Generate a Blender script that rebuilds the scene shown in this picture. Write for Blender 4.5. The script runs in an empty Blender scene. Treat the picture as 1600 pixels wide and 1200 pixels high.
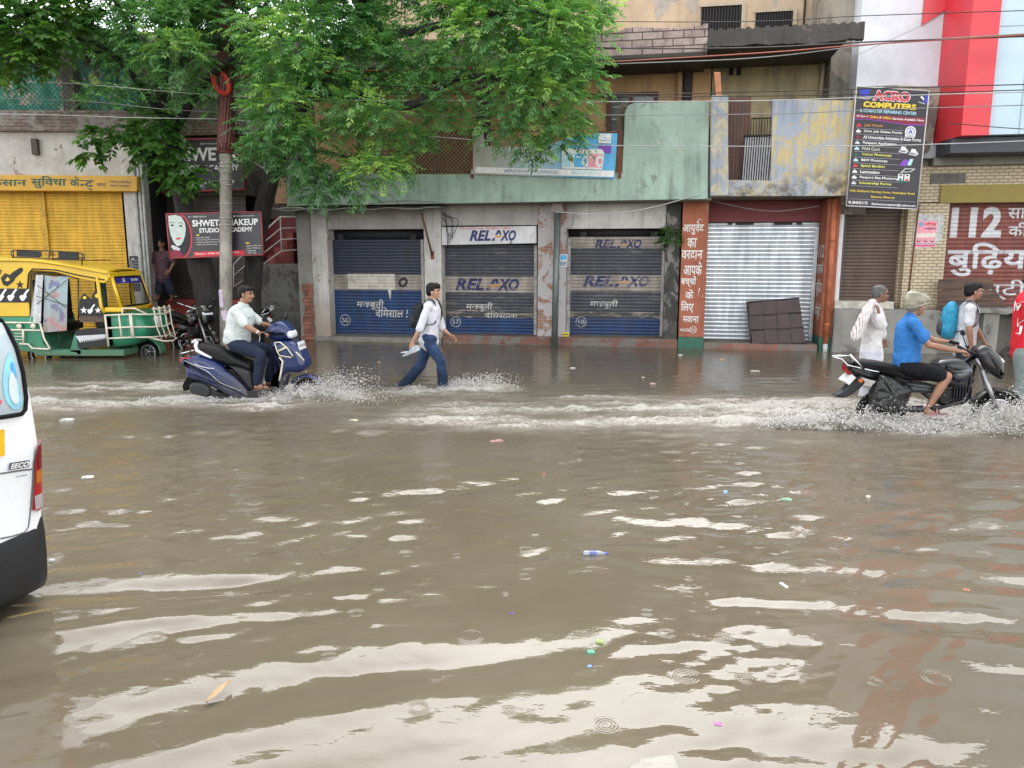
import bpy, bmesh, math, random
import numpy as np
from mathutils import Vector, Matrix
random.seed(7)
NR = np.random.default_rng(11)
SC = bpy.context.scene
COL = SC.collection
# ------------------------------------------------------------------ camera, world, sun, exposure
CAM_H = 2.02
PITCH = math.radians(9.5)
cam_d = bpy.data.cameras.new("camera")
cam_d.sensor_fit = 'HORIZONTAL'
cam_d.sensor_width = 36.0
cam_d.lens = 27.0
cam_d.clip_start = 0.05
cam_d.clip_end = 3000.0
cam = bpy.data.objects.new("camera", cam_d)
COL.objects.link(cam)
cam.location = (0, 0, CAM_H)
cam.rotation_euler = (math.radians(90) - PITCH, 0, 0)
SC.camera = cam
SUN_EL, SUN_AZ = math.radians(50), math.radians(6)      # azimuth measured clockwise from +Y (north)
world = bpy.data.worlds.new("World")
SC.world = world
world.use_nodes = True
wn = world.node_tree.nodes
wl = world.node_tree.links
wn.clear()
wo = wn.new('ShaderNodeOutputWorld')
wb = wn.new('ShaderNodeBackground')
hs = wn.new('ShaderNodeHueSaturation')
sky = wn.new('ShaderNodeTexSky')
sky.sky_type = 'NISHITA'
sky.sun_disc = False
sky.sun_elevation = SUN_EL
sky.sun_rotation = SUN_AZ
sky.air_density = 1.0
sky.dust_density = 1.2
sky.ozone_density = 1.0
hs.inputs['Saturation'].default_value = 0.13
hs.inputs['Value'].default_value = 1.0
wl.new(sky.outputs[0], hs.inputs['Color'])
wl.new(hs.outputs[0], wb.inputs['Color'])
wb.inputs['Strength'].default_value = 0.15
wl.new(wb.outputs[0], wo.inputs['Surface'])
sun_d = bpy.data.lights.new("sun", 'SUN')
sun_d.energy = 0.6
sun_d.angle = math.radians(60)
sun_d.color = (1.0, 0.97, 0.92)
sun = bpy.data.objects.new("sun", sun_d)
COL.objects.link(sun)
sdir = Vector((math.sin(SUN_AZ) * math.cos(SUN_EL), math.cos(SUN_AZ) * math.cos(SUN_EL), math.sin(SUN_EL)))
sun.rotation_euler = sdir.to_track_quat('Z', 'Y').to_euler()
sun.location = (0, -10, 30)
SC.view_settings.view_transform = 'Standard'
SC.view_settings.look = 'None'
SC.view_settings.exposure = 2.22
SC.view_settings.gamma = 1.0
SC.view_settings.use_curve_mapping = False
SC.render.engine = 'CYCLES'
SC.cycles.max_bounces = 6
SC.cycles.diffuse_bounces = 3
SC.cycles.glossy_bounces = 3
SC.cycles.transmission_bounces = 4
SC.cycles.transparent_max_bounces = 6
SC.cycles.caustics_reflective = False
SC.cycles.caustics_refractive = False
# ------------------------------------------------------------------ picture measurements -> metres
FPX = 1200.0
def ray(px, py):
 xc, yc = (px - 800) / FPX, (600 - py) / FPX
 return Vector((xc, math.cos(PITCH) + yc * math.sin(PITCH), -math.sin(PITCH) + yc * math.cos(PITCH)))
def atY(px, py, Y):
 d = ray(px, py)
 t = Y / d.y
 return Vector((d.x * t, Y, CAM_H + d.z * t))
def onwater(px, py, z=0.0):
 d = ray(px, py)
 t = (z - CAM_H) / d.z
 return Vector((d.x * t, d.y * t, z))
class Frame:
 """A street-front frame: x along the front, y away from the street, z up."""
 def __init__(s, ox, oy, a, oz=0.0):
  s.o = Vector((ox, oy, oz))
  s.a = a
  s.R = Matrix.Rotation(a, 3, 'Z')
  s.Ri = s.R.inverted()
 def w(s, p):
  return s.o + s.R @ Vector(p)
 def px(s, px, py, y=0.0):
  o = s.Ri @ (Vector((0, 0, CAM_H)) - s.o)
  d = s.Ri @ ray(px, py)
  t = (y - o.y) / d.y
  p = o + d * t
  return p.x, p.z
 def u(s, px, y=0.0, py=430):
  return s.px(px, py, y)[0]
 def z(s, py, y=0.0, px=900):
  return s.px(px, py, y)[1]
 def rect(s, x0, y0, x1, y1, y=0.0):
  """left, right, bottom, top of a picture rectangle on the plane y"""
  ym, xm = (y0 + y1) / 2, (x0 + x1) / 2
  return s.px(x0, ym, y)[0], s.px(x1, ym, y)[0], s.px(xm, y1, y)[1], s.px(xm, y0, y)[1]
WORLD = Frame(0, 0, 0)
F = Frame(0, 17.65, -math.atan(0.18))       # middle and right-hand fronts
L = Frame(-6.5, 18.6, math.atan(0.03))      # yellow-shutter shop
# ------------------------------------------------------------------ materials
MATS = {}
class NT:
 def __init__(s, name):
  s.m = bpy.data.materials.new(name)
  s.m.use_nodes = True
  s.n = s.m.node_tree.nodes
  s.l = s.m.node_tree.links
  s.n.clear()
  s.out = s.n.new('ShaderNodeOutputMaterial')
  s._tc = None
 def new(s, t, **kw):
  n = s.n.new(t)
  for k, v in kw.items():
   setattr(n, k, v)
  return n
 def set(s, sock, v):
  if hasattr(v, 'is_linked') or hasattr(v, 'links'):
   s.l.new(v, sock)
  elif isinstance(v, (tuple, list)) and len(v) == 3 and sock.type == 'RGBA':
   sock.default_value = (*v, 1)
  else:
   sock.default_value = v
 def coord(s, scale=(1, 1, 1), which='Object'):
  if s._tc is None:
   s._tc = s.new('ShaderNodeTexCoord')
  mp = s.new('ShaderNodeMapping')
  mp.inputs['Scale'].default_value = scale
  s.l.new(s._tc.outputs[which], mp.inputs[0])
  return mp.outputs[0]
 def noise(s, scale, detail=4, rough=0.6, vec=None, dist=0.0, out='Fac'):
  n = s.new('ShaderNodeTexNoise')
  n.inputs['Scale'].default_value = scale
  n.inputs['Detail'].default_value = detail
  n.inputs['Roughness'].default_value = rough
  n.inputs['Distortion'].default_value = dist
  s.l.new(vec if vec is not None else s.coord(), n.inputs['Vector'])
  return n.outputs[out]
 def ramp(s, fac, lo, hi, a=0.0, b=1.0, interp='SMOOTHSTEP'):
  n = s.new('ShaderNodeMapRange', interpolation_type=interp)
  s.set(n.inputs['Value'], fac)
  n.inputs['From Min'].default_value = lo
  n.inputs['From Max'].default_value = hi
  n.inputs['To Min'].default_value = a
  n.inputs['To Max'].default_value = b
  return n.outputs[0]
 def mix(s, fac, a, b, mode='MIX'):
  n = s.new('ShaderNodeMix', data_type='RGBA', blend_type=mode)
  s.set(n.inputs[0], fac)
  s.set(n.inputs[6], a)
  s.set(n.inputs[7], b)
  return n.outputs[2]
 def math(s, op, a, b=0.0, c=0.0):
  n = s.new('ShaderNodeMath', operation=op)
  s.set(n.inputs[0], a)
  s.set(n.inputs[1], b)
  s.set(n.inputs[2], c)
  return n.outputs[0]
 def sep(s, vec=None):
  n = s.new('ShaderNodeSeparateXYZ')
  s.l.new(vec if vec is not None else s.coord(), n.inputs[0])
  return n.outputs
 def bump(s, h, strength=0.3, dist=0.01):
  n = s.new('ShaderNodeBump')
  n.inputs['Strength'].default_value = strength
  n.inputs['Distance'].default_value = dist
  s.l.new(h, n.inputs['Height'])
  return n.outputs[0]
 def bsdf(s, col, rough=0.6, metal=0.0, normal=None, **kw):
  n = s.new('ShaderNodeBsdfPrincipled')
  s.set(n.inputs['Base Color'], col)
  s.set(n.inputs['Roughness'], rough)
  s.set(n.inputs['Metallic'], metal)
  if normal is not None:
   s.l.new(normal, n.inputs['Normal'])
  for k, v in kw.items():
   s.set(n.inputs[k.replace('_', ' ')], v)
  s.l.new(n.outputs[0], s.out.inputs[0])
  return n
def mul(c, k):
 return tuple(min(1.0, x * k) for x in c)
def plain(name, col, rough=0.6, metal=0.0, var=0.12, scale=9.0, bump=0.0, **kw):
 if name in MATS:
  return MATS[name]
 t = NT(name)
 f = t.noise(scale, 4)
 c = t.mix(t.ramp(f, 0.3, 0.7), mul(col, 1 - var), mul(col, 1 + var))
 nb = t.bump(t.noise(scale * 3, 4), 0.4, bump) if bump else None
 t.bsdf(c, t.ramp(f, 0.3, 0.7, max(0.02, rough - 0.06), min(1, rough + 0.08)), metal, nb, **kw)
 MATS[name] = t.m
 return t.m
def wall(name, col, under=None, peel=0.0, stain=(0.05, 0.045, 0.04), streak=0.4, scale=1.0, bump=0.006, under2=None, peel2=0.0, low=None, rough=0.85, moss=0.0):
 """Painted plaster: mottling, peeled patches showing another coat, rain streaks, optional damp foot."""
 if name in MATS:
  return MATS[name]
 t = NT(name)
 o = t.coord()
 n1 = t.noise(1.3 * scale, 6, 0.65, o)
 n2 = t.noise(7 * scale, 6, 0.7, o)
 c = t.mix(t.ramp(n1, 0.3, 0.7), mul(col, 0.82), mul(col, 1.12))
 c = t.mix(t.ramp(n2, 0.45, 0.75, 0, 0.35), c, mul(col, 0.62))
 if under is not None:
  n3 = t.noise(2.1 * scale, 9, 0.68, t.coord((1, 1, 0.8)), 0.6)
  c = t.mix(t.ramp(n3, 0.66 - peel * 0.32, 0.69 - peel * 0.32), c, t.mix(t.ramp(n2, 0.3, 0.7), mul(under, 0.75), mul(under, 1.15)))
 if under2 is not None:
  n4 = t.noise(3.3 * scale, 9, 0.7, t.coord((1.1, 1, 0.9)), 0.9)
  c = t.mix(t.ramp(n4, 0.66 - peel2 * 0.32, 0.68 - peel2 * 0.32), c, under2)
 if streak:
  s1 = t.noise(1.0, 6, 0.7, t.coord((7 * scale, 7 * scale, 0.55)))
  s2 = t.noise(0.9 * scale, 4, 0.6, o)
  c = t.mix(t.math('MULTIPLY', t.ramp(s1, 0.42, 0.75, 0, streak), t.ramp(s2, 0.35, 0.7)), c, stain)
 if moss:
  c = t.mix(t.ramp(t.noise(2.6 * scale, 8, 0.75, t.coord((1.3, 1, 0.7)), 1.0), 0.62 - moss * 0.3, 0.72 - moss * 0.25), c, (0.022, 0.022, 0.018))
 if low is not None:
  z = t.sep()[2]
  zz = t.math('ADD', z, t.math('MULTIPLY', n2, -0.5))
  c = t.mix(t.ramp(zz, low[1], low[0], 0, 0.75), c, low[2])
 nb = t.bump(t.math('ADD', n2, t.noise(40 * scale, 3)), 0.55, bump)
 t.bsdf(c, rough, 0, nb)
 MATS[name] = t.m
 return t.m
def brick(name, c1, c2, mortar, scale=1.0, bw=0.24, bh=0.075, rough=0.85, plaster=None, amount=0.0, grime=0.5):
 if name in MATS:
  return MATS[name]
 t = NT(name)
 x, y, z = t.sep()
 cb = t.new('ShaderNodeCombineXYZ')
 t.l.new(t.math('ADD', x, y), cb.inputs[0])
 t.l.new(z, cb.inputs[1])
 b = t.new('ShaderNodeTexBrick')
 t.l.new(cb.outputs[0], b.inputs['Vector'])
 b.inputs['Scale'].default_value = 1.0 / scale
 b.inputs['Brick Width'].default_value = bw
 b.inputs['Row Height'].default_value = bh
 b.inputs['Mortar Size'].default_value = 0.012
 b.inputs['Color1'].default_value = (*c1, 1)
 b.inputs['Color2'].default_value = (*c2, 1)
 b.inputs['Mortar'].default_value = (*mortar, 1)
 n = t.noise(3, 7, 0.7)
 c = t.mix(t.ramp(n, 0.4, 0.75, 0, grime), b.outputs['Color'], mul(mortar, 0.35))
 if plaster is not None:
  n3 = t.noise(2.0, 8, 0.7, None, 0.5)
  c = t.mix(t.ramp(n3, 0.62 - amount * 0.3, 0.65 - amount * 0.3), c, t.mix(n, mul(plaster, 0.7), plaster))
 nb = t.bump(t.math('ADD', t.math('MULTIPLY', b.outputs['Fac'], -1.0), t.math('MULTIPLY', n, 0.5)), 0.7, 0.012)
 t.bsdf(c, rough, 0, nb)
 MATS[name] = t.m
 return t.m
# ------------------------------------------------------------------ mesh building
BASE = {}
def smooth_closed(pts, n=6):
 """Catmull-Rom through a closed outline; a point given with a third value 1 stays a sharp corner."""
 out = []
 N = len(pts)
 P = [Vector(p[:2]) for p in pts]
 sharp = [len(p) > 2 and p[2] for p in pts]
 for i in range(N):
  p0, p1, p2, p3 = P[i - 1], P[i], P[(i + 1) % N], P[(i + 2) % N]
  if sharp[i]:
   p0 = p1
  if sharp[(i + 1) % N]:
   p3 = p2
  for k in range(n):
   t = k / n
   out.append(0.5 * ((2 * p1) + (p2 - p0) * t + (2 * p0 - 5 * p1 + 4 * p2 - p3) * t * t + (3 * p1 - p0 - 3 * p2 + p3) * t ** 3))
 return [tuple(p) for p in out]
def smooth_open(pts, n=5):
 P = [Vector(p) for p in pts]
 P = [2 * P[0] - P[1]] + P + [2 * P[-1] - P[-2]]
 out = []
 for i in range(1, len(P) - 2):
  p0, p1, p2, p3 = P[i - 1:i + 3]
  for k in range(n):
   t = k / n
   out.append(0.5 * ((2 * p1) + (p2 - p0) * t + (2 * p0 - 5 * p1 + 4 * p2 - p3) * t * t + (3 * p1 - p0 - 3 * p2 + p3) * t ** 3))
 out.append(P[-2])
 return out
class MB:
 def __init__(s, X=None):
  s.v, s.f, s.mi, s.sm = [], [], [], []
  s.cur = 0
  s.X = X
 def mat(s, i):
  s.cur = i
  return s
 def add(s, vs, fs, smooth=False):
  b = len(s.v)
  if s.X is not None:
   vs = [s.X @ Vector(p) for p in vs]
  s.v.extend([tuple(p) for p in vs])
  s.f.extend([tuple(b + i for i in f) for f in fs])
  s.mi.extend([s.cur] * len(fs))
  s.sm.extend([smooth] * len(fs))
  return s
 def box(s, x0, x1, y0, y1, z0, z1):
  x0, x1 = min(x0, x1), max(x0, x1)
  y0, y1 = min(y0, y1), max(y0, y1)
  z0, z1 = min(z0, z1), max(z0, z1)
  v = [(x0, y0, z0), (x1, y0, z0), (x1, y1, z0), (x0, y1, z0), (x0, y0, z1), (x1, y0, z1), (x1, y1, z1), (x0, y1, z1)]
  return s.add(v, [(0, 3, 2, 1), (4, 5, 6, 7), (0, 1, 5, 4), (1, 2, 6, 5), (2, 3, 7, 6), (3, 0, 4, 7)])
 def quad(s, a, b, c, d):
  return s.add([a, b, c, d], [(0, 1, 2, 3)])
 def prism(s, pts, y0, y1, axis='y', smooth=False):
  """outline in x,z extruded along y (axis 'z': outline in x,y extruded along z; 'x': outline y,z along x)"""
  n = len(pts)
  def m(p, h):
   return (p[0], h, p[1]) if axis == 'y' else ((p[0], p[1], h) if axis == 'z' else (h, p[0], p[1]))
  v = [m(p, y0) for p in pts] + [m(p, y1) for p in pts]
  f = [tuple(range(n)), tuple(range(2 * n - 1, n - 1, -1))]
  s.add(v, f)
  b = len(s.v) - 2 * n
  for i in range(n):
   j = (i + 1) % n
   s.f.append((b + i, b + n + i, b + n + j, b + j))
   s.mi.append(s.cur)
   s.sm.append(smooth)
  return s
 def puff(s, pts, w, rnd=0.05, yc=0.0, steps=4, taper=None):
  """rounded slab: outline in x,z, half-width w about yc, its edge rounded by rnd; taper(x,z)->width factor"""
  n = len(pts)
  P = [Vector(p[:2]) for p in pts]
  area = sum(P[i].x * P[(i + 1) % n].y - P[(i + 1) % n].x * P[i].y for i in range(n))
  sg = 1 if area > 0 else -1
  N = []
  for i in range(n):
   e = (P[(i + 1) % n] - P[i - 1])
   e = e.normalized() if e.length > 1e-9 else Vector((1, 0))
   N.append(Vector((-e.y, e.x)) * sg)
  rings = []
  for k in range(steps + 1):
   a = math.pi / 2 * k / steps
   rings.append((-(w - rnd) - rnd * math.cos(a), rnd * (1 - math.sin(a))))
  rings = rings + [(-y, i) for y, i in reversed(rings)]
  vs = []
  for (yy, ins) in rings:
   for p, nn in zip(P, N):
    q = p + nn * ins
    k = taper(q.x, q.y) if taper else 1.0
    vs.append((q.x, yc + yy * k, q.y))
  fs = []
  m = len(rings)
  for r in range(m - 1):
   for i in range(n):
    j = (i + 1) % n
    fs.append((r * n + i, (r + 1) * n + i, (r + 1) * n + j, r * n + j))
  s.add(vs, fs, True)
  s.add(vs[:n], [tuple(range(n))], True)
  s.add(vs[-n:], [tuple(range(n - 1, -1, -1))], True)
  return s
 def tube(s, pts, r, n=8, cap=True, close=False):
  pts = [Vector(p) for p in pts]
  m = len(pts)
  rr = r if isinstance(r, (list, tuple)) else [r] * m
  vs = []
  up = None
  for i, p in enumerate(pts):
   a = pts[i - 1] if (i > 0 or close) else pts[i]
   b = pts[(i + 1) % m] if (i < m - 1 or close) else pts[i]
   d = (b - a)
   d = d.normalized() if d.length > 1e-9 else Vector((0, 0, 1))
   if up is None:
    up = Vector((0, 0, 1)) if abs(d.z) < 0.9 else Vector((0, 1, 0))
   x = d.cross(up)
   if x.length < 1e-6:
    x = d.cross(Vector((1, 0, 0)))
   x.normalize()
   y = x.cross(d).normalized()
   up = y
   for k in range(n):
    t = 2 * math.pi * k / n
    vs.append(p + (x * math.cos(t) + y * math.sin(t)) * rr[i])
  fs = []
  for i in range(m if close else m - 1):
   j = (i + 1) % m
   for k in range(n):
    l = (k + 1) % n
    fs.append((i * n + k, i * n + l, j * n + l, j * n + k))
  if cap and not close:
   fs.append(tuple(range(n - 1, -1, -1)))
   fs.append(tuple(range((m - 1) * n, m * n)))
  return s.add(vs, fs, True)
 def lathe(s, prof, c=(0, 0, 0), axis='z', n=20):
  """prof: (radius, height) list turned about an axis through c"""
  c = Vector(c)
  vs = []
  for (r, h) in prof:
   for k in range(n):
    t = 2 * math.pi * k / n
    a, b = r * math.cos(t), r * math.sin(t)
    vs.append(c + (Vector((a, b, h)) if axis == 'z' else (Vector((a, h, b)) if axis == 'y' else Vector((h, a, b)))))
  fs = []
  m = len(prof)
  for i in range(m - 1):
   for k in range(n):
    l = (k + 1) % n
    fs.append((i * n + k, i * n + l, (i + 1) * n + l, (i + 1) * n + k))
  return s.add(vs, fs, True)
 def torus(s, c, R, r, axis='y', n=28, m=8):
  pts = []
  for k in range(n):
   t = 2 * math.pi * k / n
   a, b = R * math.cos(t), R * math.sin(t)
   pts.append(Vector(c) + (Vector((a, 0, b)) if axis == 'y' else (Vector((a, b, 0)) if axis == 'z' else Vector((0, a, b)))))
  return s.tube(pts, r, m, False, True)
 def ball(s, c, r, n=12, m=8, rot=None):
  r = (r, r, r) if not isinstance(r, (tuple, list)) else r
  vs, fs = [], []
  for i in range(m + 1):
   a = math.pi * i / m
   for k in range(n):
    t = 2 * math.pi * k / n
    p = Vector((r[0] * math.sin(a) * math.cos(t), r[1] * math.sin(a) * math.sin(t), r[2] * math.cos(a)))
    if rot is not None:
     p = rot @ p
    vs.append(Vector(c) + p)
  for i in range(m):
   for k in range(n):
    l = (k + 1) % n
    fs.append((i * n + k, (i + 1) * n + k, (i + 1) * n + l, i * n + l))
  return s.add(vs, fs, True)
 def capsule(s, a, b, ra, rb, n=10, m=4):
  a, b = Vector(a), Vector(b)
  d = b - a
  d = d.normalized() if d.length > 1e-9 else Vector((0, 0, 1))
  pts, rr = [], []
  for k in range(m, 0, -1):
   t = math.pi / 2 * k / m
   pts.append(a - d * ra * math.sin(t))
   rr.append(max(ra * math.cos(t), 1e-4))
  pts += [a, b]
  rr += [ra, rb]
  for k in range(1, m + 1):
   t = math.pi / 2 * k / m
   pts.append(b + d * rb * math.sin(t))
   rr.append(max(rb * math.cos(t), 1e-4))
  return s.tube(pts, rr, n)
 def build(s, name, mats, parent=None, frame=None, base=None, label=None, cat=None, group=None, kind=None, bevel=0.0, fix=False):
  if not isinstance(mats, (list, tuple)):
   mats = [mats]
  me = bpy.data.meshes.new(name)
  off = Vector((0, 0, 0))
  if parent is not None:
   r = parent
   while r.parent is not None:
    r = r.parent
   off = BASE.get(r.name, off)
   if parent is not r:
    off = off
  elif base is not None:
   off = Vector(base)
  me.from_pydata([(p[0] - off.x, p[1] - off.y, p[2] - off.z) for p in s.v], [], s.f)
  for m in mats:
   me.materials.append(m)
  me.polygons.foreach_set('material_index', s.mi)
  me.polygons.foreach_set('use_smooth', s.sm)
  me.update()
  if fix:
   bm = bmesh.new()
   bm.from_mesh(me)
   bmesh.ops.recalc_face_normals(bm, faces=bm.faces)
   bm.to_mesh(me)
   bm.free()
  o = bpy.data.objects.new(name, me)
  COL.objects.link(o)
  if parent is not None:
   o.parent = parent
  elif frame is not None:
   b = base if base is not None else (0, 0, 0)
   o.location = frame.w(b)
   o.rotation_euler = (0, 0, frame.a)
   BASE[o.name] = Vector(b)
  elif base is not None:
   o.location = base
   BASE[o.name] = Vector(base)
  if label:
   o['label'] = label
  if cat:
   o['category'] = cat
  if group:
   o['group'] = group
  if kind:
   o['kind'] = kind
  if bevel:
   b = o.modifiers.new('bevel', 'BEVEL')
   b.width = bevel
   b.segments = 2
   b.limit_method = 'ANGLE'
  return o
def thing(name, label, cat, frame=WORLD, base=(0, 0, 0), group=None, rot=0.0):
 o = bpy.data.objects.new(name, None)
 COL.objects.link(o)
 o.empty_display_size = 0.2
 o.location = frame.w(base)
 o.rotation_euler = (0, 0, frame.a + rot)
 o['label'] = label
 o['category'] = cat
 if group:
  o['group'] = group
 BASE[o.name] = Vector(base)
 return o
def copy_tree(o, parent=None):
 c = o.copy()
 COL.objects.link(c)
 if parent is not None:
  c.parent = parent
 for ch in list(o.children):
  copy_tree(ch, c)
 return c
# ------------------------------------------------------------------ lettering
_TXT = {}
def text_poly(body, shear=0.0, bold=0.0, spacing=1.0):
 k = (body, shear, bold, spacing)
 if k in _TXT:
  return _TXT[k]
 c = bpy.data.curves.new('t', 'FONT')
 c.body = body
 c.shear = shear
 c.offset = bold
 c.space_character = spacing
 c.resolution_u = 3
 c.fill_mode = 'FRONT' if c.dimensions == '2D' else c.fill_mode
 o = bpy.data.objects.new('t', c)
 COL.objects.link(o)
 dg = bpy.context.evaluated_depsgraph_get()
 m = bpy.data.meshes.new_from_object(o.evaluated_get(dg))
 v = [(p.co.x, p.co.y) for p in m.vertices]
 f = [tuple(p.vertices) for p in m.polygons]
 bpy.data.objects.remove(o)
 bpy.data.curves.remove(c)
 bpy.data.meshes.remove(m)
 _TXT[k] = (v, f)
 return v, f
def put_text(mb, body, u0, u1, z0, z1, y, shear=0.0, bold=0.0, spacing=1.0, corr=None, fit=True, dz=None):
 """Lettering inside the rectangle; corr = list of (z, y) breaks of a corrugated sheet it is painted on."""
 v, f = text_poly(body, shear, bold, spacing)
 if not v:
  return
 x0, x1 = min(p[0] for p in v), max(p[0] for p in v)
 y0, y1 = min(p[1] for p in v), max(p[1] for p in v)
 sz = (z1 - z0) / max(y1 - y0, 1e-6)
 sx = (u1 - u0) / max(x1 - x0, 1e-6)
 pts = []
 for p in v:
  uu = u0 + (p[0] - x0) * sx
  zz = z0 + (p[1] - y0) * sz
  if dz:
   zz += dz(uu)
  pts.append((uu, zz))
 lay(mb, pts, f, y, corr)
def lay(mb, pts, f, y, corr=None):
 if corr is None:
  # text faces are counter-clockwise in x,y; seen from -y they are counter-clockwise in x,z too
  mb.add([(p[0], y, p[1]) for p in pts], f)
  return
 bm = bmesh.new()
 vs = [bm.verts.new((p[0], 0, p[1])) for p in pts]
 for q in f:
  try:
   bm.faces.new([vs[i] for i in q])
  except ValueError:
   pass
 lo, hi = min(p[1] for p in pts), max(p[1] for p in pts)
 for (zz, yy) in corr:
  if lo < zz < hi:
   bmesh.ops.bisect_plane(bm, geom=bm.verts[:] + bm.edges[:] + bm.faces[:], plane_co=(0, 0, zz), plane_no=(0, 0, 1))
 zs = [c[0] for c in corr]
 ys = [c[1] for c in corr]
 bm.verts.index_update()
 out = []
 for w in bm.verts:
  out.append((w.co.x, float(np.interp(w.co.z, zs, ys)) + y, w.co.z))
 mb.add(out, [tuple(w.index for w in q.verts) for q in bm.faces])
 bm.free()
def rect_on(mb, u0, u1, z0, z1, y, corr=None):
 lay(mb, [(u0, z0), (u1, z0), (u1, z1), (u0, z1)], [(0, 1, 2, 3)], y, corr)
def corrugation(z0, z1, y, pitch=0.075, depth=0.014):
 """(z, y) polyline of a rolling shutter from top to bottom, sorted by z"""
 n = max(1, round((z1 - z0) / pitch))
 h = (z1 - z0) / n
 pr = [(0.0, 1.0), (0.10, 0.95), (0.22, 0.25), (0.5, 0.0), (0.78, 0.12), (0.9, 0.5)]
 out = []
 for i in range(n):
  for (t, d) in pr:
   out.append((z0 + (i + t) * h, y + d * depth))
 out.append((z1, y + depth))
 return out
def shutter_sheet(mb, u0, u1, corr, bands=None):
 """bands: list of (z_low, material index) ascending"""
 for i in range(len(corr) - 1):
  (za, ya), (zb, yb) = corr[i], corr[i + 1]
  k = 0
  if bands:
   for (zl, mi) in bands:
    if (za + zb) / 2 >= zl:
     k = mi
  mb.cur = k
  mb.add([(u0, ya, za), (u1, ya, za), (u1, yb, zb), (u0, yb, zb)], [(0, 1, 2, 3)], False)
# ------------------------------------------------------------------ lettering helpers that need material colours
def ink(name, col, rough=0.6):
 return plain("ink_" + name, col, rough, 0, 0.1, 14)
INK = dict(white=ink('white', (0.78, 0.78, 0.76)), grey=ink('grey', (0.42, 0.42, 0.42)), navy=ink('navy', (0.025, 0.03, 0.13)), orange=ink('orange', (0.62, 0.26, 0.03)),
     red=ink('red', (0.62, 0.03, 0.05)), yellow=ink('yellow', (0.75, 0.55, 0.04)), green=ink('green', (0.02, 0.10, 0.07)), sky=ink('sky', (0.10, 0.42, 0.72)),
     black=ink('black', (0.015, 0.015, 0.018)), cream=ink('cream', (0.60, 0.55, 0.45)), lemon=ink('lemon', (0.72, 0.72, 0.12)), cyan=ink('cyan', (0.42, 0.68, 0.78)),
     violet=ink('violet', (0.20, 0.06, 0.42)), blue=ink('blue', (0.03, 0.05, 0.45)), maroon=ink('maroon', (0.22, 0.015, 0.04)), pink=ink('pink', (0.75, 0.32, 0.38)),
     skin=ink('skin', (0.70, 0.62, 0.55)), fadedblue=ink('fadedblue', (0.25, 0.32, 0.5)), silver=ink('silver', (0.55, 0.56, 0.58)))
def worn(name, col, base, amount):
 t = NT(name)
 n = t.noise(6, 8, 0.72, t.coord((1.0, 1, 2.2)))
 n2 = t.noise(1.3, 4)
 f = t.ramp(t.math('ADD', n, t.math('MULTIPLY', n2, 0.35)), 0.82 - amount * 0.3, 0.94 - amount * 0.3)
 t.bsdf(t.mix(f, col, base), 0.65)
 return t.m
INK['worn_navy'] = worn('ink_worn_navy', (0.022, 0.026, 0.10), (0.22, 0.19, 0.17), 0.45)
INK['worn_white'] = worn('ink_worn_white', (0.50, 0.49, 0.46), (0.14, 0.14, 0.15), 0.38)
INK['worn_orange'] = worn('ink_worn_orange', (0.50, 0.22, 0.04), (0.30, 0.22, 0.15), 0.5)
INK['old_white'] = worn('ink_old_white', (0.66, 0.62, 0.59), (0.45, 0.20, 0.12), 0.15)
INK['paleskin'] = ink('paleskin', (0.52, 0.60, 0.55))
class Board:
 """A flat printed board through four corners (bottom-left, bottom-right, top-right, top-left) in frame u,z."""
 def __init__(s, bl, br, tr, tl, y):
  s.c = [Vector(p) for p in (bl, br, tr, tl)]
  s.y = y
  s.mb = {}
 @classmethod
 def from_px(cls, fr, bl, br, tr, tl, y):
  return cls(fr.px(*bl, y), fr.px(*br, y), fr.px(*tr, y), fr.px(*tl, y), y)
 def m(s, a, b):
  c = s.c
  return tuple((c[0] * (1 - a) + c[1] * a) * (1 - b) + (c[3] * (1 - a) + c[2] * a) * b)
 def get(s, k):
  return s.mb.setdefault(k, MB())
 def txt(s, k, body, a0, a1, b0, b1, shear=0.0, bold=0.0, lift=0.006, spacing=1.0):
  v, f = text_poly(body, shear, bold, spacing)
  x0, x1 = min(p[0] for p in v), max(p[0] for p in v)
  y0, y1 = min(p[1] for p in v), max(p[1] for p in v)
  pts = [s.m(a0 + (p[0] - x0) / (x1 - x0) * (a1 - a0), b0 + (p[1] - y0) / (y1 - y0) * (b1 - b0)) for p in v]
  lay(s.get(k), pts, f, s.y - lift)
 def poly(s, k, pts, lift=0.004):
  lay(s.get(k), [s.m(*p) for p in pts], [tuple(range(len(pts)))], s.y - lift)
 def rect(s, k, a0, a1, b0, b1, lift=0.004):
  s.poly(k, [(a0, b0), (a1, b0), (a1, b1), (a0, b1)], lift)
 def disc(s, k, a, b, ra, rb, lift=0.005, n=18):
  s.poly(k, [(a + ra * math.cos(2 * math.pi * i / n), b + rb * math.sin(2 * math.pi * i / n)) for i in range(n)], lift)
 def finish(s, parent, name='lettering'):
  one = MB()
  ms = []
  for k, mb in s.mb.items():
   one.cur = len(ms)
   ms.append(INK[k])
   one.add(mb.v, mb.f)
  if ms:
   return one.build(name, ms, parent)
 def panel(s, mb, t=0.03, inset=0.0):
  p = [s.m(inset, inset), s.m(1 - inset, inset), s.m(1 - inset, 1 - inset), s.m(inset, 1 - inset)]
  mb.prism(p, s.y, s.y + t)
 def frame(s, mb, w=0.02, t=0.04):
  for a, b in ((0, 1), (1, 2), (2, 3), (3, 0)):
   pa, pb = s.c[a], s.c[b]
   mb.tube([(pa.x, s.y, pa.y), (pb.x, s.y, pb.y)], w, 6)
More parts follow.
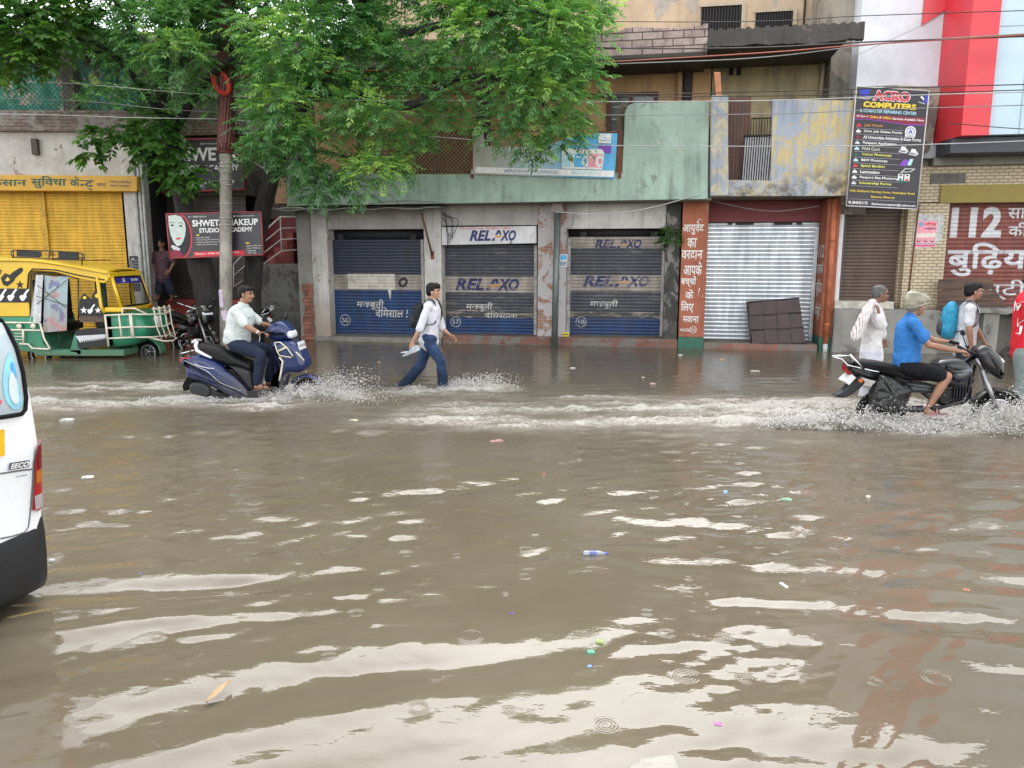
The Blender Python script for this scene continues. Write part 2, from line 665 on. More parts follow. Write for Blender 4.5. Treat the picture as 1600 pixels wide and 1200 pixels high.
def half_poly(ch, keep):
 v, f = text_poly(ch)
 x0, x1 = min(p[0] for p in v), max(p[0] for p in v)
 bm = bmesh.new()
 vs = [bm.verts.new((p[0], p[1], 0)) for p in v]
 for q in f:
  try:
   bm.faces.new([vs[i] for i in q])
  except ValueError:
   pass
 bmesh.ops.bisect_plane(bm, geom=bm.verts[:] + bm.edges[:] + bm.faces[:], plane_co=(x0 + (x1 - x0) * keep, 0, 0), plane_no=(1, 0, 0), clear_outer=True)
 bm.verts.index_update()
 r = [(w.co.x - x0, w.co.y) for w in bm.verts], [tuple(w.index for w in q.verts) for q in bm.faces]
 bm.free()
 return r
def relaxo(mbs, u0, u1, z0, z1, y, corr):
 """slanted capitals with a split letter A and an orange bar; mbs = (navy builder, orange builder)"""
 W, H = u1 - u0, z1 - z0
 sl = 0.18 * H
 put_text(mbs[0], "REL", u0, u0 + W * 0.46, z0, z1, y, 0.3, 0.045, 1.06, corr)
 put_text(mbs[0], "XO", u0 + W * 0.66, u1, z0, z1, y, 0.3, 0.045, 1.02, corr)
 a = u0 + W * 0.5
 lay(mbs[0], [(a + W * 0.055, z0 + H * 0.55), (a + W * 0.105, z0 + H * 0.55), (a + W * 0.150, z1), (a + W * 0.105, z1)], [(0, 1, 2, 3)], y, corr)
 lay(mbs[0], [(a + W * 0.140, z0 + H * 0.60), (a + W * 0.19, z0 + H * 0.58), (a + W * 0.165, z1), (a + W * 0.125, z1)], [(0, 1, 2, 3)], y - 0.001, corr)
 lay(mbs[1], [(a + W * 0.03, z0 + H * 0.30), (a + W * 0.20, z0 + H * 0.36), (a + W * 0.19, z0 + H * 0.52), (a + W * 0.06, z0 + H * 0.44)], [(0, 1, 2, 3)], y, corr)
 lay(mbs[0], [(a - W * 0.03, z0), (a + W * 0.03, z0), (a + W * 0.055, z0 + H * 0.26), (a + W * 0.005, z0 + H * 0.26)], [(0, 1, 2, 3)], y, corr)
def ringed(mb, txt, uc, zc, r, y, corr, both=True):
 n = 26
 pts, f = [], []
 for i in range(n):
  t = 2 * math.pi * i / n
  pts += [(uc + r * math.cos(t), zc + r * math.sin(t)), (uc + (r - 0.013) * math.cos(t), zc + (r - 0.013) * math.sin(t))]
 for i in range(n):
  j = (i + 1) % n
  f.append((2 * i, 2 * j, 2 * j + 1, 2 * i + 1))
 lay(mb, pts, [tuple(reversed(q)) for q in f], y, corr)
 put_text(mb, txt, uc - r * 0.62, uc + r * 0.62, zc - r * 0.42, zc + r * 0.42, y, 0, 0.0, 1.0, corr)
# ------------------------------------------------------------------ materials of the setting
m_green = wall('green_paint', (0.33, 0.44, 0.37), (0.28, 0.34, 0.29), 0.20, (0.07, 0.085, 0.065), 0.75, 1.1, 0.006, (0.45, 0.43, 0.36), 0.02, moss=-0.16)
def peeling_paint():
 t = NT('blue_over_yellow_paint')
 big = t.noise(1.1, 5, 0.65, t.coord((1.0, 1, 0.9)))
 fine = t.noise(5.5, 10, 0.78, t.coord((1.3, 1, 0.65)), 0.4)
 streak = t.noise(1.0, 7, 0.75, t.coord((9, 9, 0.7)))
 y = t.mix(t.ramp(streak, 0.35, 0.7), (0.56, 0.45, 0.20), (0.38, 0.32, 0.20))
 b = t.mix(t.ramp(fine, 0.35, 0.7), (0.27, 0.33, 0.44), (0.36, 0.39, 0.44))
 m1 = t.math('ADD', t.math('MULTIPLY', big, 0.55), t.math('ADD', t.math('MULTIPLY', fine, 0.55), t.math('MULTIPLY', streak, 0.35)))
 c = t.mix(t.ramp(m1, 0.675, 0.775), y, b)
 c = t.mix(t.ramp(t.noise(7, 9, 0.78), 0.50, 0.66, 0, 0.85), c, t.mix(streak, (0.22, 0.21, 0.19), (0.44, 0.42, 0.38)))
 z = t.sep()[2]
 c = t.mix(t.math('MULTIPLY', t.ramp(streak, 0.42, 0.68), t.ramp(t.math('ADD', z, t.math('MULTIPLY', big, 1.2)), 5.3, 6.6)), c, (0.07, 0.066, 0.06))
 c = t.mix(t.math('MULTIPLY', t.ramp(t.noise(2.2, 8, 0.75), 0.44, 0.62), t.ramp(t.math('ADD', z, big), 4.6, 3.9)), c, (0.11, 0.10, 0.085))
 t.bsdf(c, 0.85, 0, t.bump(fine, 0.6, 0.008))
 return t.m
m_blueyellow = peeling_paint()
m_orangewall = wall('ochre_wall', (0.58, 0.36, 0.18), (0.42, 0.33, 0.22), 0.1, (0.07, 0.05, 0.035), 0.5, 0.7)
m_creamwall = wall('stained_cream_wall', (0.47, 0.38, 0.21), (0.33, 0.29, 0.20), 0.35, (0.07, 0.06, 0.045), 0.8, 0.8)
m_beige = wall('weathered_beige_wall', (0.54, 0.41, 0.28), (0.42, 0.37, 0.32), 0.35, (0.16, 0.13, 0.10), 0.7, 0.5)
m_greystain = wall('grey_stained_wall', (0.36, 0.32, 0.26), (0.20, 0.18, 0.15), 0.5, (0.05, 0.045, 0.04), 0.8, 0.9)
m_slab = wall('rain_blackened_slab', (0.075, 0.068, 0.062), (0.20, 0.14, 0.12), 0.15, (0.02, 0.02, 0.02), 0.6, 1.4, 0.02)
m_pinkbrick = brick('pale_pink_brick', (0.40, 0.29, 0.27), (0.50, 0.39, 0.36), (0.11, 0.08, 0.07), 1.0, 0.42, 0.15, grime=0.65)
m_soffit = wall('grey_soffit', (0.26, 0.23, 0.20), None, 0, (0.06, 0.05, 0.045), 0.5, 0.8)
m_whitewash = wall('dirty_whitewash', (0.55, 0.53, 0.50), (0.36, 0.30, 0.24), 0.18, (0.09, 0.075, 0.065), 0.65, 1.4, low=(0.1, 1.3, (0.28, 0.20, 0.13)))
m_lintel = wall('grey_lintel', (0.42, 0.40, 0.38), (0.26, 0.22, 0.20), 0.12, (0.07, 0.06, 0.055), 0.6, 1.2)
m_peelpillar = brick('peeling_brick_pillar', (0.30, 0.12, 0.07), (0.36, 0.18, 0.10), (0.30, 0.27, 0.24), 1.0, 0.22, 0.075, plaster=(0.50, 0.47, 0.47), amount=0.55)
m_conc = wall('damp_concrete', (0.15, 0.145, 0.13), (0.075, 0.07, 0.06), 0.4, (0.02, 0.02, 0.018), 0.8, 1.2, 0.012, low=(0.0, 1.0, (0.035, 0.035, 0.03)))
m_mossy = wall('black_mossy_plaster', (0.20, 0.19, 0.17), (0.05, 0.05, 0.045), 0.6, (0.02, 0.02, 0.02), 0.8, 1.6, 0.012, low=(0.0, 1.2, (0.05, 0.05, 0.045)))
m_greycol = wall('grey_plaster_pillar', (0.27, 0.26, 0.24), (0.30, 0.20, 0.14), 0.2, (0.05, 0.045, 0.04), 0.7, 1.6)
m_orangep = wall('orange_red_pillar', (0.35, 0.115, 0.065), (0.34, 0.20, 0.14), 0.12, (0.14, 0.05, 0.035), 0.65, 1.6, 0.004)
m_greenfoot = plain('dark_green_paint', (0.03, 0.12, 0.08), 0.6, 0, 0.25)
m_maroonwall = plain('maroon_paint', (0.16, 0.025, 0.025), 0.6, 0, 0.2)
m_dark = plain('dark_interior', (0.012, 0.012, 0.014), 0.8, 0, 0.2)  # near-black colour in place of the shade inside rooms and openings
m_step = brick('wet_brick_step', (0.20, 0.07, 0.045), (0.26, 0.11, 0.07), (0.13, 0.115, 0.10), 1.0, 0.24, 0.085, plaster=(0.19, 0.17, 0.145), amount=0.35)
m_redstep = plain('red_oxide_step', (0.30, 0.055, 0.04), 0.55, 0, 0.25, 5)
m_tile = brick('beige_stone_tile', (0.50, 0.41, 0.27), (0.58, 0.49, 0.34), (0.28, 0.22, 0.14), 1.0, 0.17, 0.065, 0.6, grime=0.25)
m_whiteclad = wall('white_cladding', (0.66, 0.69, 0.74), None, 0, (0.35, 0.36, 0.38), 0.35, 0.5, 0.001, rough=0.4)
m_redclad = plain('red_panel', (0.66, 0.035, 0.05), 0.35, 0, 0.1, 1.2)
m_bluegrey = plain('blue_grey_panel', (0.46, 0.60, 0.68), 0.35, 0, 0.08, 1.0)
m_plinth = wall('grey_plinth', (0.25, 0.24, 0.215), (0.15, 0.14, 0.13), 0.3, (0.05, 0.05, 0.045), 0.6, 1.2)
m_olive = plain('olive_board', (0.24, 0.185, 0.035), 0.6, 0, 0.12, 3)
m_pipe = plain('grey_pipe', (0.13, 0.15, 0.145), 0.45, 0.3, 0.2)
m_rust = plain('rust', (0.16, 0.055, 0.03), 0.8, 0.2, 0.35, 20)
m_iron = plain('dark_iron', (0.035, 0.032, 0.03), 0.6, 0.5, 0.3)
m_wood = plain('brown_door_wood', (0.10, 0.045, 0.03), 0.6, 0, 0.35, 6)
m_glass = plain('dull_window_glass', (0.05, 0.06, 0.065), 0.12, 0, 0.2, 4)
m_steel = plain('galvanised_steel', (0.50, 0.52, 0.54), 0.35, 0.75, 0.12, 5)
m_railwhite = plain('white_rail_paint', (0.62, 0.61, 0.58), 0.45, 0, 0.12)
def shutter_mat(name, col, dirt=0.5, rough=0.5, metal=0.0, patch=None, amount=0.0):
 if name in MATS:
  return MATS[name]
 t = NT(name)
 n1 = t.noise(1.0, 6, 0.7, t.coord((6, 1, 1.0)))
 n2 = t.noise(1.6, 6, 0.65)
 c = t.mix(t.ramp(n1, 0.35, 0.7), mul(col, 0.8), mul(col, 1.2))
 c = t.mix(t.ramp(n2, 0.45, 0.75, 0, dirt), c, (0.06, 0.052, 0.045))
 if patch:
  n3 = t.noise(1.0, 8, 0.72, t.coord((2.2, 1, 9)))
  c = t.mix(t.ramp(n3, 0.66 - amount * 0.3, 0.70 - amount * 0.3), c, patch)
 nb = t.bump(t.noise(60, 2), 0.25, 0.002)
 t.bsdf(c, rough, metal, nb)
 MATS[name] = t.m
 return t.m
s_char = shutter_mat('charcoal_shutter', (0.048, 0.050, 0.064), 0.5, patch=(0.10, 0.095, 0.10), amount=0.35)
s_cream = shutter_mat('cream_shutter_band', (0.31, 0.27, 0.23), 0.65)
s_blue = shutter_mat('blue_shutter_band', (0.008, 0.036, 0.115), 0.4, patch=(0.025, 0.03, 0.05), amount=0.35)
s_smudge = shutter_mat('worn_shutter_band', (0.24, 0.20, 0.16), 0.7, patch=(0.05, 0.05, 0.055), amount=0.75)
s_navy = shutter_mat('dark_navy_shutter', (0.022, 0.030, 0.055), 0.3)
s_steel = shutter_mat('bare_steel_shutter', (0.60, 0.64, 0.67), 0.16, 0.34, 0.6)
s_brown = shutter_mat('brown_shutter', (0.105, 0.068, 0.052), 0.3)
s_maroon = shutter_mat('maroon_shutter', (0.19, 0.055, 0.042), 0.3)
s_yellow = shutter_mat('yellow_shutter', (0.66, 0.39, 0.035), 0.18)
s_dull = shutter_mat('dull_brown_shutter', (0.085, 0.068, 0.06), 0.4)
# ------------------------------------------------------------------ the ground and the flood water come with their own file
# ------------------------------------------------------------------ middle building: three shutters under the green balcony
BY = -0.7           # face of the balcony parapets
SY = 0.32           # face of the shutters
ZB = -0.16          # road level under the water
def mid_building():
 ub = F.u(760)
 B = thing('shop_building', 'weathered two-storey shop row with pale green balcony parapet over three dark rolling shutters', 'building', F, (ub, 0, ZB))
 zs = F.z(316, BY, 800)            # underside of balcony
 # body behind everything
 uL, uR = F.u(470), F.u(1104)
 ztop = F.z(78, -0.3, 1000)
 mb = MB()
 mb.box(uL, uR, 1.15, 6.0, zs + 0.15, ztop + 0.05)
 mb.build('upper_wall', m_orangewall, B)
 mb = MB()
 mb.box(uL, uR, 1.0, 6.0, ZB, zs - 0.02)
 mb.build('inner_wall', m_dark, B)  # solid dark block put in behind the shutters to stop light
 # ceiling slab of the ground floor = balcony floor
 mb = MB()
 mb.box(F.u(450, BY), uR, BY + 0.14, 1.15, zs, zs + 0.13)
 mb.build('balcony_slab', m_soffit, B)
 # parapet outline in u,z
 P = lambda x, y: F.px(x, y, BY)
 out = [P(448, 322), P(700, 318), P(1106, 311), P(1108, 159), P(1040, 160), P(990, 161), P(981, 165), P(976, 176), P(975, 205), P(972, 270), P(735, 272), P(600, 272), P(448, 262)]
 mb = MB()
 mb.prism(out, BY, BY + 0.13)
 mb.build('balcony_parapet', m_green, B, bevel=0.012)
 # lattice grille over the low part
 mb = MB()
 u0, u1, z0, z1 = F.rect(560, 208, 742, 272, BY + 0.06)
 y = BY + 0.06
 k = 0.09
 n = int((u1 - u0 + z1 - z0) / k)
 for i in range(n + 1):
  for sgn in (1, -1):
   c = u0 + i * k if sgn == 1 else u0 - (z1 - z0) + i * k
   # line u = c - sgn*(z - z0) ... clip to the rectangle
   pts = []
   for zz in (z0, z1):
    pts.append((c - sgn * (zz - z0), zz))
   (ua, za), (ub_, zb) = pts
   def clip(ua, za, ub, zb):
    a, b = 0.0, 1.0
    du = ub - ua
    for lim, s in ((u0, 1), (u1, -1)):
     da, db = s * (ua - lim), s * (ub - lim)
     if da < 0 and db < 0:
      return None
     if da < 0:
      a = max(a, da / (da - db))
     elif db < 0:
      b = min(b, da / (da - db))
    if a >= b:
     return None
    f = lambda t: (ua + du * t, za + (zb - za) * t)
    return f(a), f(b)
   r = clip(ua, za, ub_, zb)
   if r:
    (a1, b1), (a2, b2) = r
    yy = y + (0.008 if sgn > 0 else -0.008)
    mb.tube([(a1, yy, b1), (a2, yy, b2)], 0.012, 4)
 for uu in np.linspace(u0, u1, 4):
  mb.box(uu - 0.025, uu + 0.025, y - 0.03, y + 0.03, z0, z1)
 mb.box(u0, u1, y - 0.025, y + 0.025, z1 - 0.001, z1 + 0.04)
 mb.build('balcony_grille', plain('grille_wood', (0.15, 0.09, 0.07), 0.7, 0, 0.3), B)
 # roof slab with the brick course on top
 mb = MB()
 a = lambda x, y, d: F.px(x, y, d)
 u0, u1, z0, z1 = F.rect(915, 84, 1106, 101, -0.3)
 mb.box(uL, u1, -0.3, 1.4, z0 + 0.12, z1)
 mb.build('roof_slab', m_slab, B, bevel=0.02)
 zt = F.z(45, -0.24, 1000)
 mb = MB()
 nn = 46
 rr = random.Random(4)
 tops = [zt + rr.uniform(-0.03, 0.03) + 0.02 * math.sin(i) for i in range(nn + 1)]
 us = np.linspace(uL, u1 - 0.02, nn + 1)
 pts = [(us[0], z1 - 0.002), (us[-1], z1 - 0.002)]
 for i in range(nn, -1, -1):
  pts.append((us[i], tops[i]))
  if i > 0:
   pts.append((us[i] - 0.001 - (us[1] - us[0]) * 0.0, tops[i - 1]) if False else ((us[i] + us[i - 1]) / 2, tops[i]))
   pts.append(((us[i] + us[i - 1]) / 2 - 0.002, tops[i - 1]))
 mb.prism(pts, -0.24, 0.05)
 mb.build('brick_parapet', m_pinkbrick, B)
 # windows of the upper floor
 y = 1.15
 u0, u1, z0, z1 = F.rect(936, 146, 1028, 232, y)
 fr = MB()
 fr.box(F.u(920, y, 150), u1, y - 0.10, y - 0.01, z1 - 0.08, z1)
 for px_ in (952, 985, 1024):
  uu = F.u(px_, y, 190)
  fr.box(uu - 0.05, uu + 0.05, y - 0.08, y - 0.01, z0, z1 - 0.082)
 w = fr.build('window', m_wood, B)
 g = MB()
 g.box(F.u(954, y, 190), F.u(1024, y, 190), y - 0.03, y - 0.012, z0, z1 - 0.08)
 g.build('pane', m_glass, w)
 bar = MB()
 for i in range(3):
  zz = z0 + (z1 - z0) * (0.3 + 0.22 * i)
  bar.box(F.u(956, y, 190), F.u(1022, y, 190), y - 0.06, y - 0.035, zz, zz + 0.03)
 bar.build('window_bar', plain('weathered_white_wood', (0.42, 0.42, 0.40), 0.6), w)
 # broken brown blind beside the parapet top
 bl = MB()
 q = lambda x, yy: F.px(x, yy, BY + 0.2)
 bl.prism([q(962, 206), q(976, 206), q(980, 165), q(972, 160), q(965, 170)], BY + 0.19, BY + 0.22)
 bl.build('blind', plain('brown_cloth', (0.13, 0.10, 0.075), 0.9, 0, 0.35, 12), B)
 # rain pipes on the upper wall
 for x0, col in ((1062, m_orangewall), (1075, m_slab)):
  p = MB()
  uu = F.u(x0, 1.0, 130)
  p.tube([(uu, 1.06, F.z(160, 1.06, x0)), (uu, 1.06, ztop - 0.1)], 0.07 if x0 == 1062 else 0.1, 10)
  p.build('rain_pipe', col, B)
 # ------------- ground floor: pillars, lintels, shutters
 zl = zs - 0.002
 def pillar(x0, x1, mat, y0=0.0, y1=0.95, pyb=530):
  mb = MB()
  mb.box(F.u(x0, y0), F.u(x1, y0), y0, y1, ZB, zl)
  return mb.build('pillar', mat, B, bevel=0.015)
 pillar(466, 487, m_greycol, -0.05)
 pillar(488, 513, m_whitewash)
 pillar(663, 690, m_whitewash)
 pillar(840, 884, m_peelpillar)
 pillar(1038, 1061, m_mossy)
 # broken brick foot of the left pillar
 mb = MB()
 rr = random.Random(5)
 u0, u1, z0, z1 = F.rect(470, 440, 490, 530, -0.1)
 nrow = int((z1 - ZB) / 0.09)
 for i in range(nrow):
  mb.box(u0 + rr.uniform(0, 0.06) + i * 0.004, u1 - rr.uniform(0, 0.03), -0.09 - rr.uniform(0, 0.03), -0.052, ZB + i * 0.09, ZB + i * 0.09 + 0.078)
 mb.build('brick_facing', plain('broken_brick', (0.24, 0.10, 0.065), 0.9, 0, 0.4, 7), B)
 def lintel(x0, x1, py, mat):
  mb = MB()
  mb.box(F.u(x0) + 0.003, F.u(x1) - 0.003, 0.06, 0.34, F.z(py, 0.06, (x0 + x1) / 2), zl - 0.003)
  return mb.build('lintel', mat, B)
 lintel(513, 663, 358, m_lintel)
 lintel(690, 840, 352, m_lintel)
 lintel(884, 1038, 357, m_whitewash)
 def shutter(x0, x1, ytop, ybot, bands, mats, drum=True, y=SY):
  u0, u1 = F.u(x0, y), F.u(x1, y)
  xm = (x0 + x1) / 2
  z0, z1 = F.z(ybot, y, xm), F.z(ytop, y, xm)
  corr = corrugation(z0, z1, y)
  mb = MB()
  bl = [(F.z(p, y, xm), k) for p, k in bands]
  shutter_sheet(mb, u0, u1, corr, sorted(bl))
  s = mb.build('rolling_shutter', mats, B)
  for uu, sg in ((u0, -1), (u1, 1)):
   gd = MB()
   gd.box(uu - 0.035, uu + 0.035, y - 0.035, y + 0.06, z0 - 0.02, z1 - 0.01)
   gd.build('guide_rail', plain('guide_rail_grey', (0.34, 0.32, 0.30), 0.6, 0.2, 0.3), s)
  bt = MB()
  bt.box(u0, u1, y - 0.02, y + 0.03, z0 - 0.06, z0)
  bt.build('bottom_rail', plain('bottom_rail_dark', (0.05, 0.055, 0.07), 0.5, 0.3, 0.3), s)
  if drum:
   d = MB()
   d.tube([(u0 - 0.03, y + 0.22, z1 + 0.12), (u1 + 0.03, y + 0.22, z1 + 0.12)], 0.13, 14)
   for uu in (u0 + 0.25, u1 - 0.3):
    d.box(uu, uu + 0.14, y + 0.02, y + 0.1, z1 - 0.02, z1 + 0.12)
   d.build('shutter_drum', plain('drum_black', (0.03, 0.03, 0.033), 0.7, 0.3), s)
  return s, corr, u0, u1, z0, z1
 LY = -0.003
 MM = [s_navy, s_cream, s_blue]
 s, corr, u0, u1, z0, z1 = shutter(514, 661, 374, 521, [(530, 2), (470, 2), (453, 1), (429, 0)], [s_navy, s_cream, s_blue])
 pu = lambda px_: F.u(px_, SY)
 pz = lambda py_, x=600: F.z(py_, SY, x)
 n_, w_, p_ = MB(), MB(), MB()
 rect_on(p_, pu(543), pu(617), pz(452), pz(428), LY, corr)
 lay(p_, [(pu(x), pz(y)) for x, y in ((605, 452), (609, 470), (611, 453), (616, 452))], [(0, 1, 2, 3)], LY, corr)
 p_.build('paint_patch', plain('pale_patch_paint', (0.50, 0.46, 0.41), 0.6, 0, 0.2, 6), s)
 put_text(n_, "O", pu(622), pu(637), pz(449), pz(433), LY, 0.2, 0.06, 1, corr)
 n_.build('lettering', INK['black'], s)
 put_text(w_, "मजबूती", pu(556), pu(599), pz(484), pz(468), LY, 0.12, 0.012, 1, corr)
 put_text(w_, "बेिमसाल !", pu(585), pu(636), pz(496), pz(480), LY, 0.12, 0.012, 1, corr)
 ringed(w_, "56", pu(537), pz(501), 0.135, LY, corr)
 w_.build('lettering', INK['worn_white'], s)
 mats = [s_char, s_cream, s_blue, s_smudge]
 s, corr, u0, u1, z0, z1 = shutter(693, 837, 382, 523, [(530, 2), (497, 3), (485, 0), (457, 1), (432, 0)], mats, False)
 a, b, w_ = MB(), MB(), MB()
 relaxo((a, b), pu(711), pu(811), pz(454, 760), pz(435, 760), LY, corr)
 a.build('lettering', INK['worn_navy'], s)
 b.build('lettering', INK['worn_orange'], s)
 put_text(w_, "मजबूती", pu(728), pu(770), pz(487, 750), pz(472, 750), LY, 0.12, 0.012, 1, corr)
 put_text(w_, "बेिमसाल!", pu(757), pu(808), pz(497, 780), pz(487, 780), LY, 0.12, 0.0, 1, corr)
 ringed(w_, "57", pu(711), pz(503, 711), 0.125, LY, corr)
 w_.build('lettering', INK['worn_white'], s)
 s, corr, u0, u1, z0, z1 = shutter(889, 1036, 370, 523, [(530, 2), (497, 3), (487, 0), (455, 1), (430, 0), (387, 1)], mats)
 a, b, w_ = MB(), MB(), MB()
 relaxo((a, b), pu(911), pu(1015), pz(448, 960), pz(431, 960), LY, corr)
 relaxo((a, b), pu(928), pu(1001), pz(388, 960), pz(374, 960), LY, corr)
 a.build('lettering', INK['worn_navy'], s)
 b.build('lettering', INK['worn_orange'], s)
 put_text(w_, "मजबूती", pu(923), pu(967), pz(482, 945), pz(468, 945), LY, 0.12, 0.012, 1, corr)
 ringed(w_, "58", pu(909), pz(503, 909), 0.125, LY, corr)
 w_.build('lettering', INK['worn_white'], s)
 return B, zs
MID, ZS = mid_building()
def relaxo_sign():
 bd = Board.from_px(F, (690, 383), (838, 380), (838, 353), (690, 355), 0.0)
 c = bd.m(0.5, 0)
 T = thing('shop_signboard', 'dirty white signboard with slanted navy capitals above the middle shutter', 'signboard', F, (c[0], 0.0, c[1]))
 mb = MB()
 bd.panel(mb, 0.055)
 mb.build('panel', wall('signboard_white', (0.62, 0.61, 0.62), (0.30, 0.27, 0.24), 0.05, (0.15, 0.12, 0.10), 0.4, 1.5, 0.001, rough=0.5), T, bevel=0.006)
 a, b = MB(), MB()
 p0, p1 = bd.m(0.30, 0.2), bd.m(0.79, 0.78)
 relaxo((a, b), p0[0], p1[0], p0[1], p1[1], -0.005, None)
 bd.mb['navy'], bd.mb['orange'] = a, b
 bd.txt('red', "7417653144  9568317407", 0.19, 0.73, 0.84, 0.97)
 bd.finish(T)
relaxo_sign()
# ------------------------------------------------------------------ orange-pillar shop with the blue and yellow parapet
def orange_shop():
 ub = F.u(1190)
 B = thing('shop_building', 'shop with orange pillars, bare steel shutter and peeling blue and yellow parapet', 'building', F, (ub, 0, ZB))
 u0, u1, z0, z1 = F.rect(1108, 155, 1333, 307, BY)
 zs = z0 + 0.0
 mb = MB()
 uR = F.u(1312)
 uW = F.u(1290, 1.15, 120)
 mb.box(F.u(1106) + 0.0, uW, 1.16, 6.0, zs + 0.15, F.z(79, 0.2, 1230))
 mb.build('upper_wall', m_creamwall, B)
 mb = MB()
 mb.box(F.u(1104), uR - 0.02, 1.0, 6.0, ZB, zs - 0.02)
 mb.build('inner_wall', m_dark, B)
 mb = MB()
 mb.box(u0 + 0.01, u1 - 0.02, BY + 0.14, 1.15, zs + 0.01, zs + 0.14)
 mb.build('balcony_slab', m_soffit, B)
 # parapet: pillar, low sill under the doorway gap, wall
 q = lambda x, y: F.px(x, y, BY)
 mb = MB()
 mb.prism([q(1109, 307), q(1333, 306), q(1334, 157), q(1207, 155), q(1204, 282), q(1136, 281), q(1138, 153), q(1110, 153)], BY, BY + 0.14)
 mb.build('balcony_parapet', m_blueyellow, B, bevel=0.012)
 mb = MB()
 mb.prism([q(1110, 306), q(1138, 306), q(1137, 150), q(1111, 150)], BY - 0.06, BY - 0.002)
 mb.build('parapet_pier', wall('lilac_over_yellow_paint', (0.33, 0.36, 0.41), (0.46, 0.42, 0.31), 0.55, (0.08, 0.07, 0.06), 0.5, 1.6), B, bevel=0.01)
 # brown door in the gap and a railing sheet
 y = BY + 0.3
 d = MB()
 a0, a1, b0, b1 = F.rect(1137, 152, 1171, 282, y)
 d.box(a0, a1, y, y + 0.04, b0, b1)
 dd = d.build('door', m_wood, B)
 d = MB()
 for i in range(6):
  uu = a0 + (a1 - a0) * (i + 0.5) / 6
  d.box(uu - 0.006, uu + 0.006, y - 0.012, y - 0.001, b0 + 0.05, b1 - 0.05)
 d.build('door_batten', plain('door_batten_brown', (0.07, 0.03, 0.022), 0.6), dd)
 rl = MB()
 y = BY + 0.05
 a0, a1, b0, b1 = F.rect(1160, 212, 1206, 281, y)
 for i in range(13):
  uu = a0 + (a1 - a0) * i / 12
  rl.tube([(uu, y, b0), (uu + 0.03, y, b1)], 0.011, 6)
 rl.tube([(a0, y, b1), (a1 + 0.03, y, b1)], 0.02, 6)
 a2, a3, b2, b3 = F.rect(1172, 184, 1206, 281, y)
 for i in range(9):
  uu = a2 + (a3 - a2) * i / 8
  rl.tube([(uu, y + 0.05, b2), (uu, y + 0.05, b3)], 0.008, 6)
 rl.tube([(a2, y + 0.05, b3), (a3, y + 0.05, b3)], 0.014, 6)
 r = rl.build('balcony_railing', m_iron, B)
 sh = MB()
 sh.prism([F.px(1160, 281, y), F.px(1205, 281, y), F.px(1205, 214, y), F.px(1165, 214, y)], y + 0.02, y + 0.028)
 sh.build('railing_sheet', plain('pale_sheet', (0.45, 0.45, 0.47), 0.5, 0.2, 0.2), r)
 # little vents, pipe, wooden post on the upper wall
 v = MB()
 for x in (1139, 1151):
  a0, a1, b0, b1 = F.rect(x, 101, x + 7, 118, 1.16)
  v.box(a0, a1, 1.14, 1.2, b0, b1)
 v.build('vent_slot', m_dark, B)
 p = MB()
 p.tube([(F.u(1283, 1.05, 130), 1.07, F.z(158, 1.07, 1283)), (F.u(1286, 1.05, 130), 1.07, F.z(85, 1.07, 1286))], 0.045, 10)
 p.build('rain_pipe', plain('cream_pipe', (0.46, 0.40, 0.30), 0.6), B)
 t = MB()
 t.prism([q(1119, 152), q(1128, 152), q(1126, 112), q(1116, 112)], BY + 0.02, BY + 0.10)
 t.build('wooden_post', plain('raw_timber', (0.50, 0.21, 0.10), 0.7, 0, 0.25, 8), B)
 # overhanging roof slab with ragged underside
 y0, y1 = -1.0, 1.6
 rr = random.Random(9)
 uA, uB = F.u(1107, y0, 60), F.u(1350, y0, 60)
 zt, zb = F.z(40, y0, 1230), F.z(66, y0, 1230)
 n = 80
 wk = [0.0]
 for i in range(n):
  wk.append(wk[-1] * .8 + rr.uniform(-.035, .035))
 top = [(uB - (uB - uA) * i / n, zt + 0.02 * math.sin(i * 1.3) + rr.uniform(-.012, .012)) for i in range(n + 1)]
 bot = [(uA + (uB - uA) * i / n, zb + sum(wk[max(0, i - 3):i + 4]) / 7 + rr.uniform(-.006, .006)) for i in range(n + 1)]
 mb = MB()
 mb.prism(bot + top, y0, y0 + 0.16)
 mb.build('slab_fascia', m_slab, B)
 mb = MB()
 mb.box(uA + 0.02, uB - 0.25, y0 + 0.163, y1, zb + 0.05, zt - 0.03)
 mb.build('roof_slab', m_slab, B)
 # grey stained wall strip running up past the slab
 mb = MB()
 mb.box(uW + 0.0, F.u(1345, 1.0, 80), 0.7, 6.0, zs + 0.0, F.z(-60, 0.7, 1310))
 mb.build('end_wall', m_greystain, B)
 # ---------------- ground floor
 zl = zs - 0.003
 mb = MB()
 mb.box(F.u(1063), F.u(1103), -0.12, 0.95, F.z(527, -0.12, 1080), zl)
 pl = mb.build('pillar', m_orangep, B, bevel=0.015)
 f = MB()
 f.box(F.u(1063) - 0.003, F.u(1103) + 0.003, -0.125, 0.95, ZB, F.z(527, -0.12, 1080) - 0.002)
 f.build('pillar_foot', m_greenfoot, pl, bevel=0.012)
 w = MB()
 y = -0.126
 c = lambda x0, x1, y0_, y1_: F.rect(x0, y0_, x1, y1_, y)
 for body, x0, x1, ya, yb in (("आयुवेद", 1067, 1100, 346, 367), ("का", 1074, 1089, 372, 387), ("वरदान", 1065, 1098, 391, 406), ("आपके", 1068, 1097, 409, 430),
         ("बच्चों", 1064, 1088, 431, 449), ("के", 1071, 1084, 452, 467), ("िलए", 1064, 1084, 470, 489), ("मवाना", 1067, 1092, 494, 504), ("NO/26", 1063, 1078, 513, 518)):
  u0_, u1_, z0_, z1_ = c(x0, x1, ya, yb)
  put_text(w, body, u0_, u1_, z0_, z1_, y, 0.05, 0.022)
 cz = F.px(1083, 515, y)
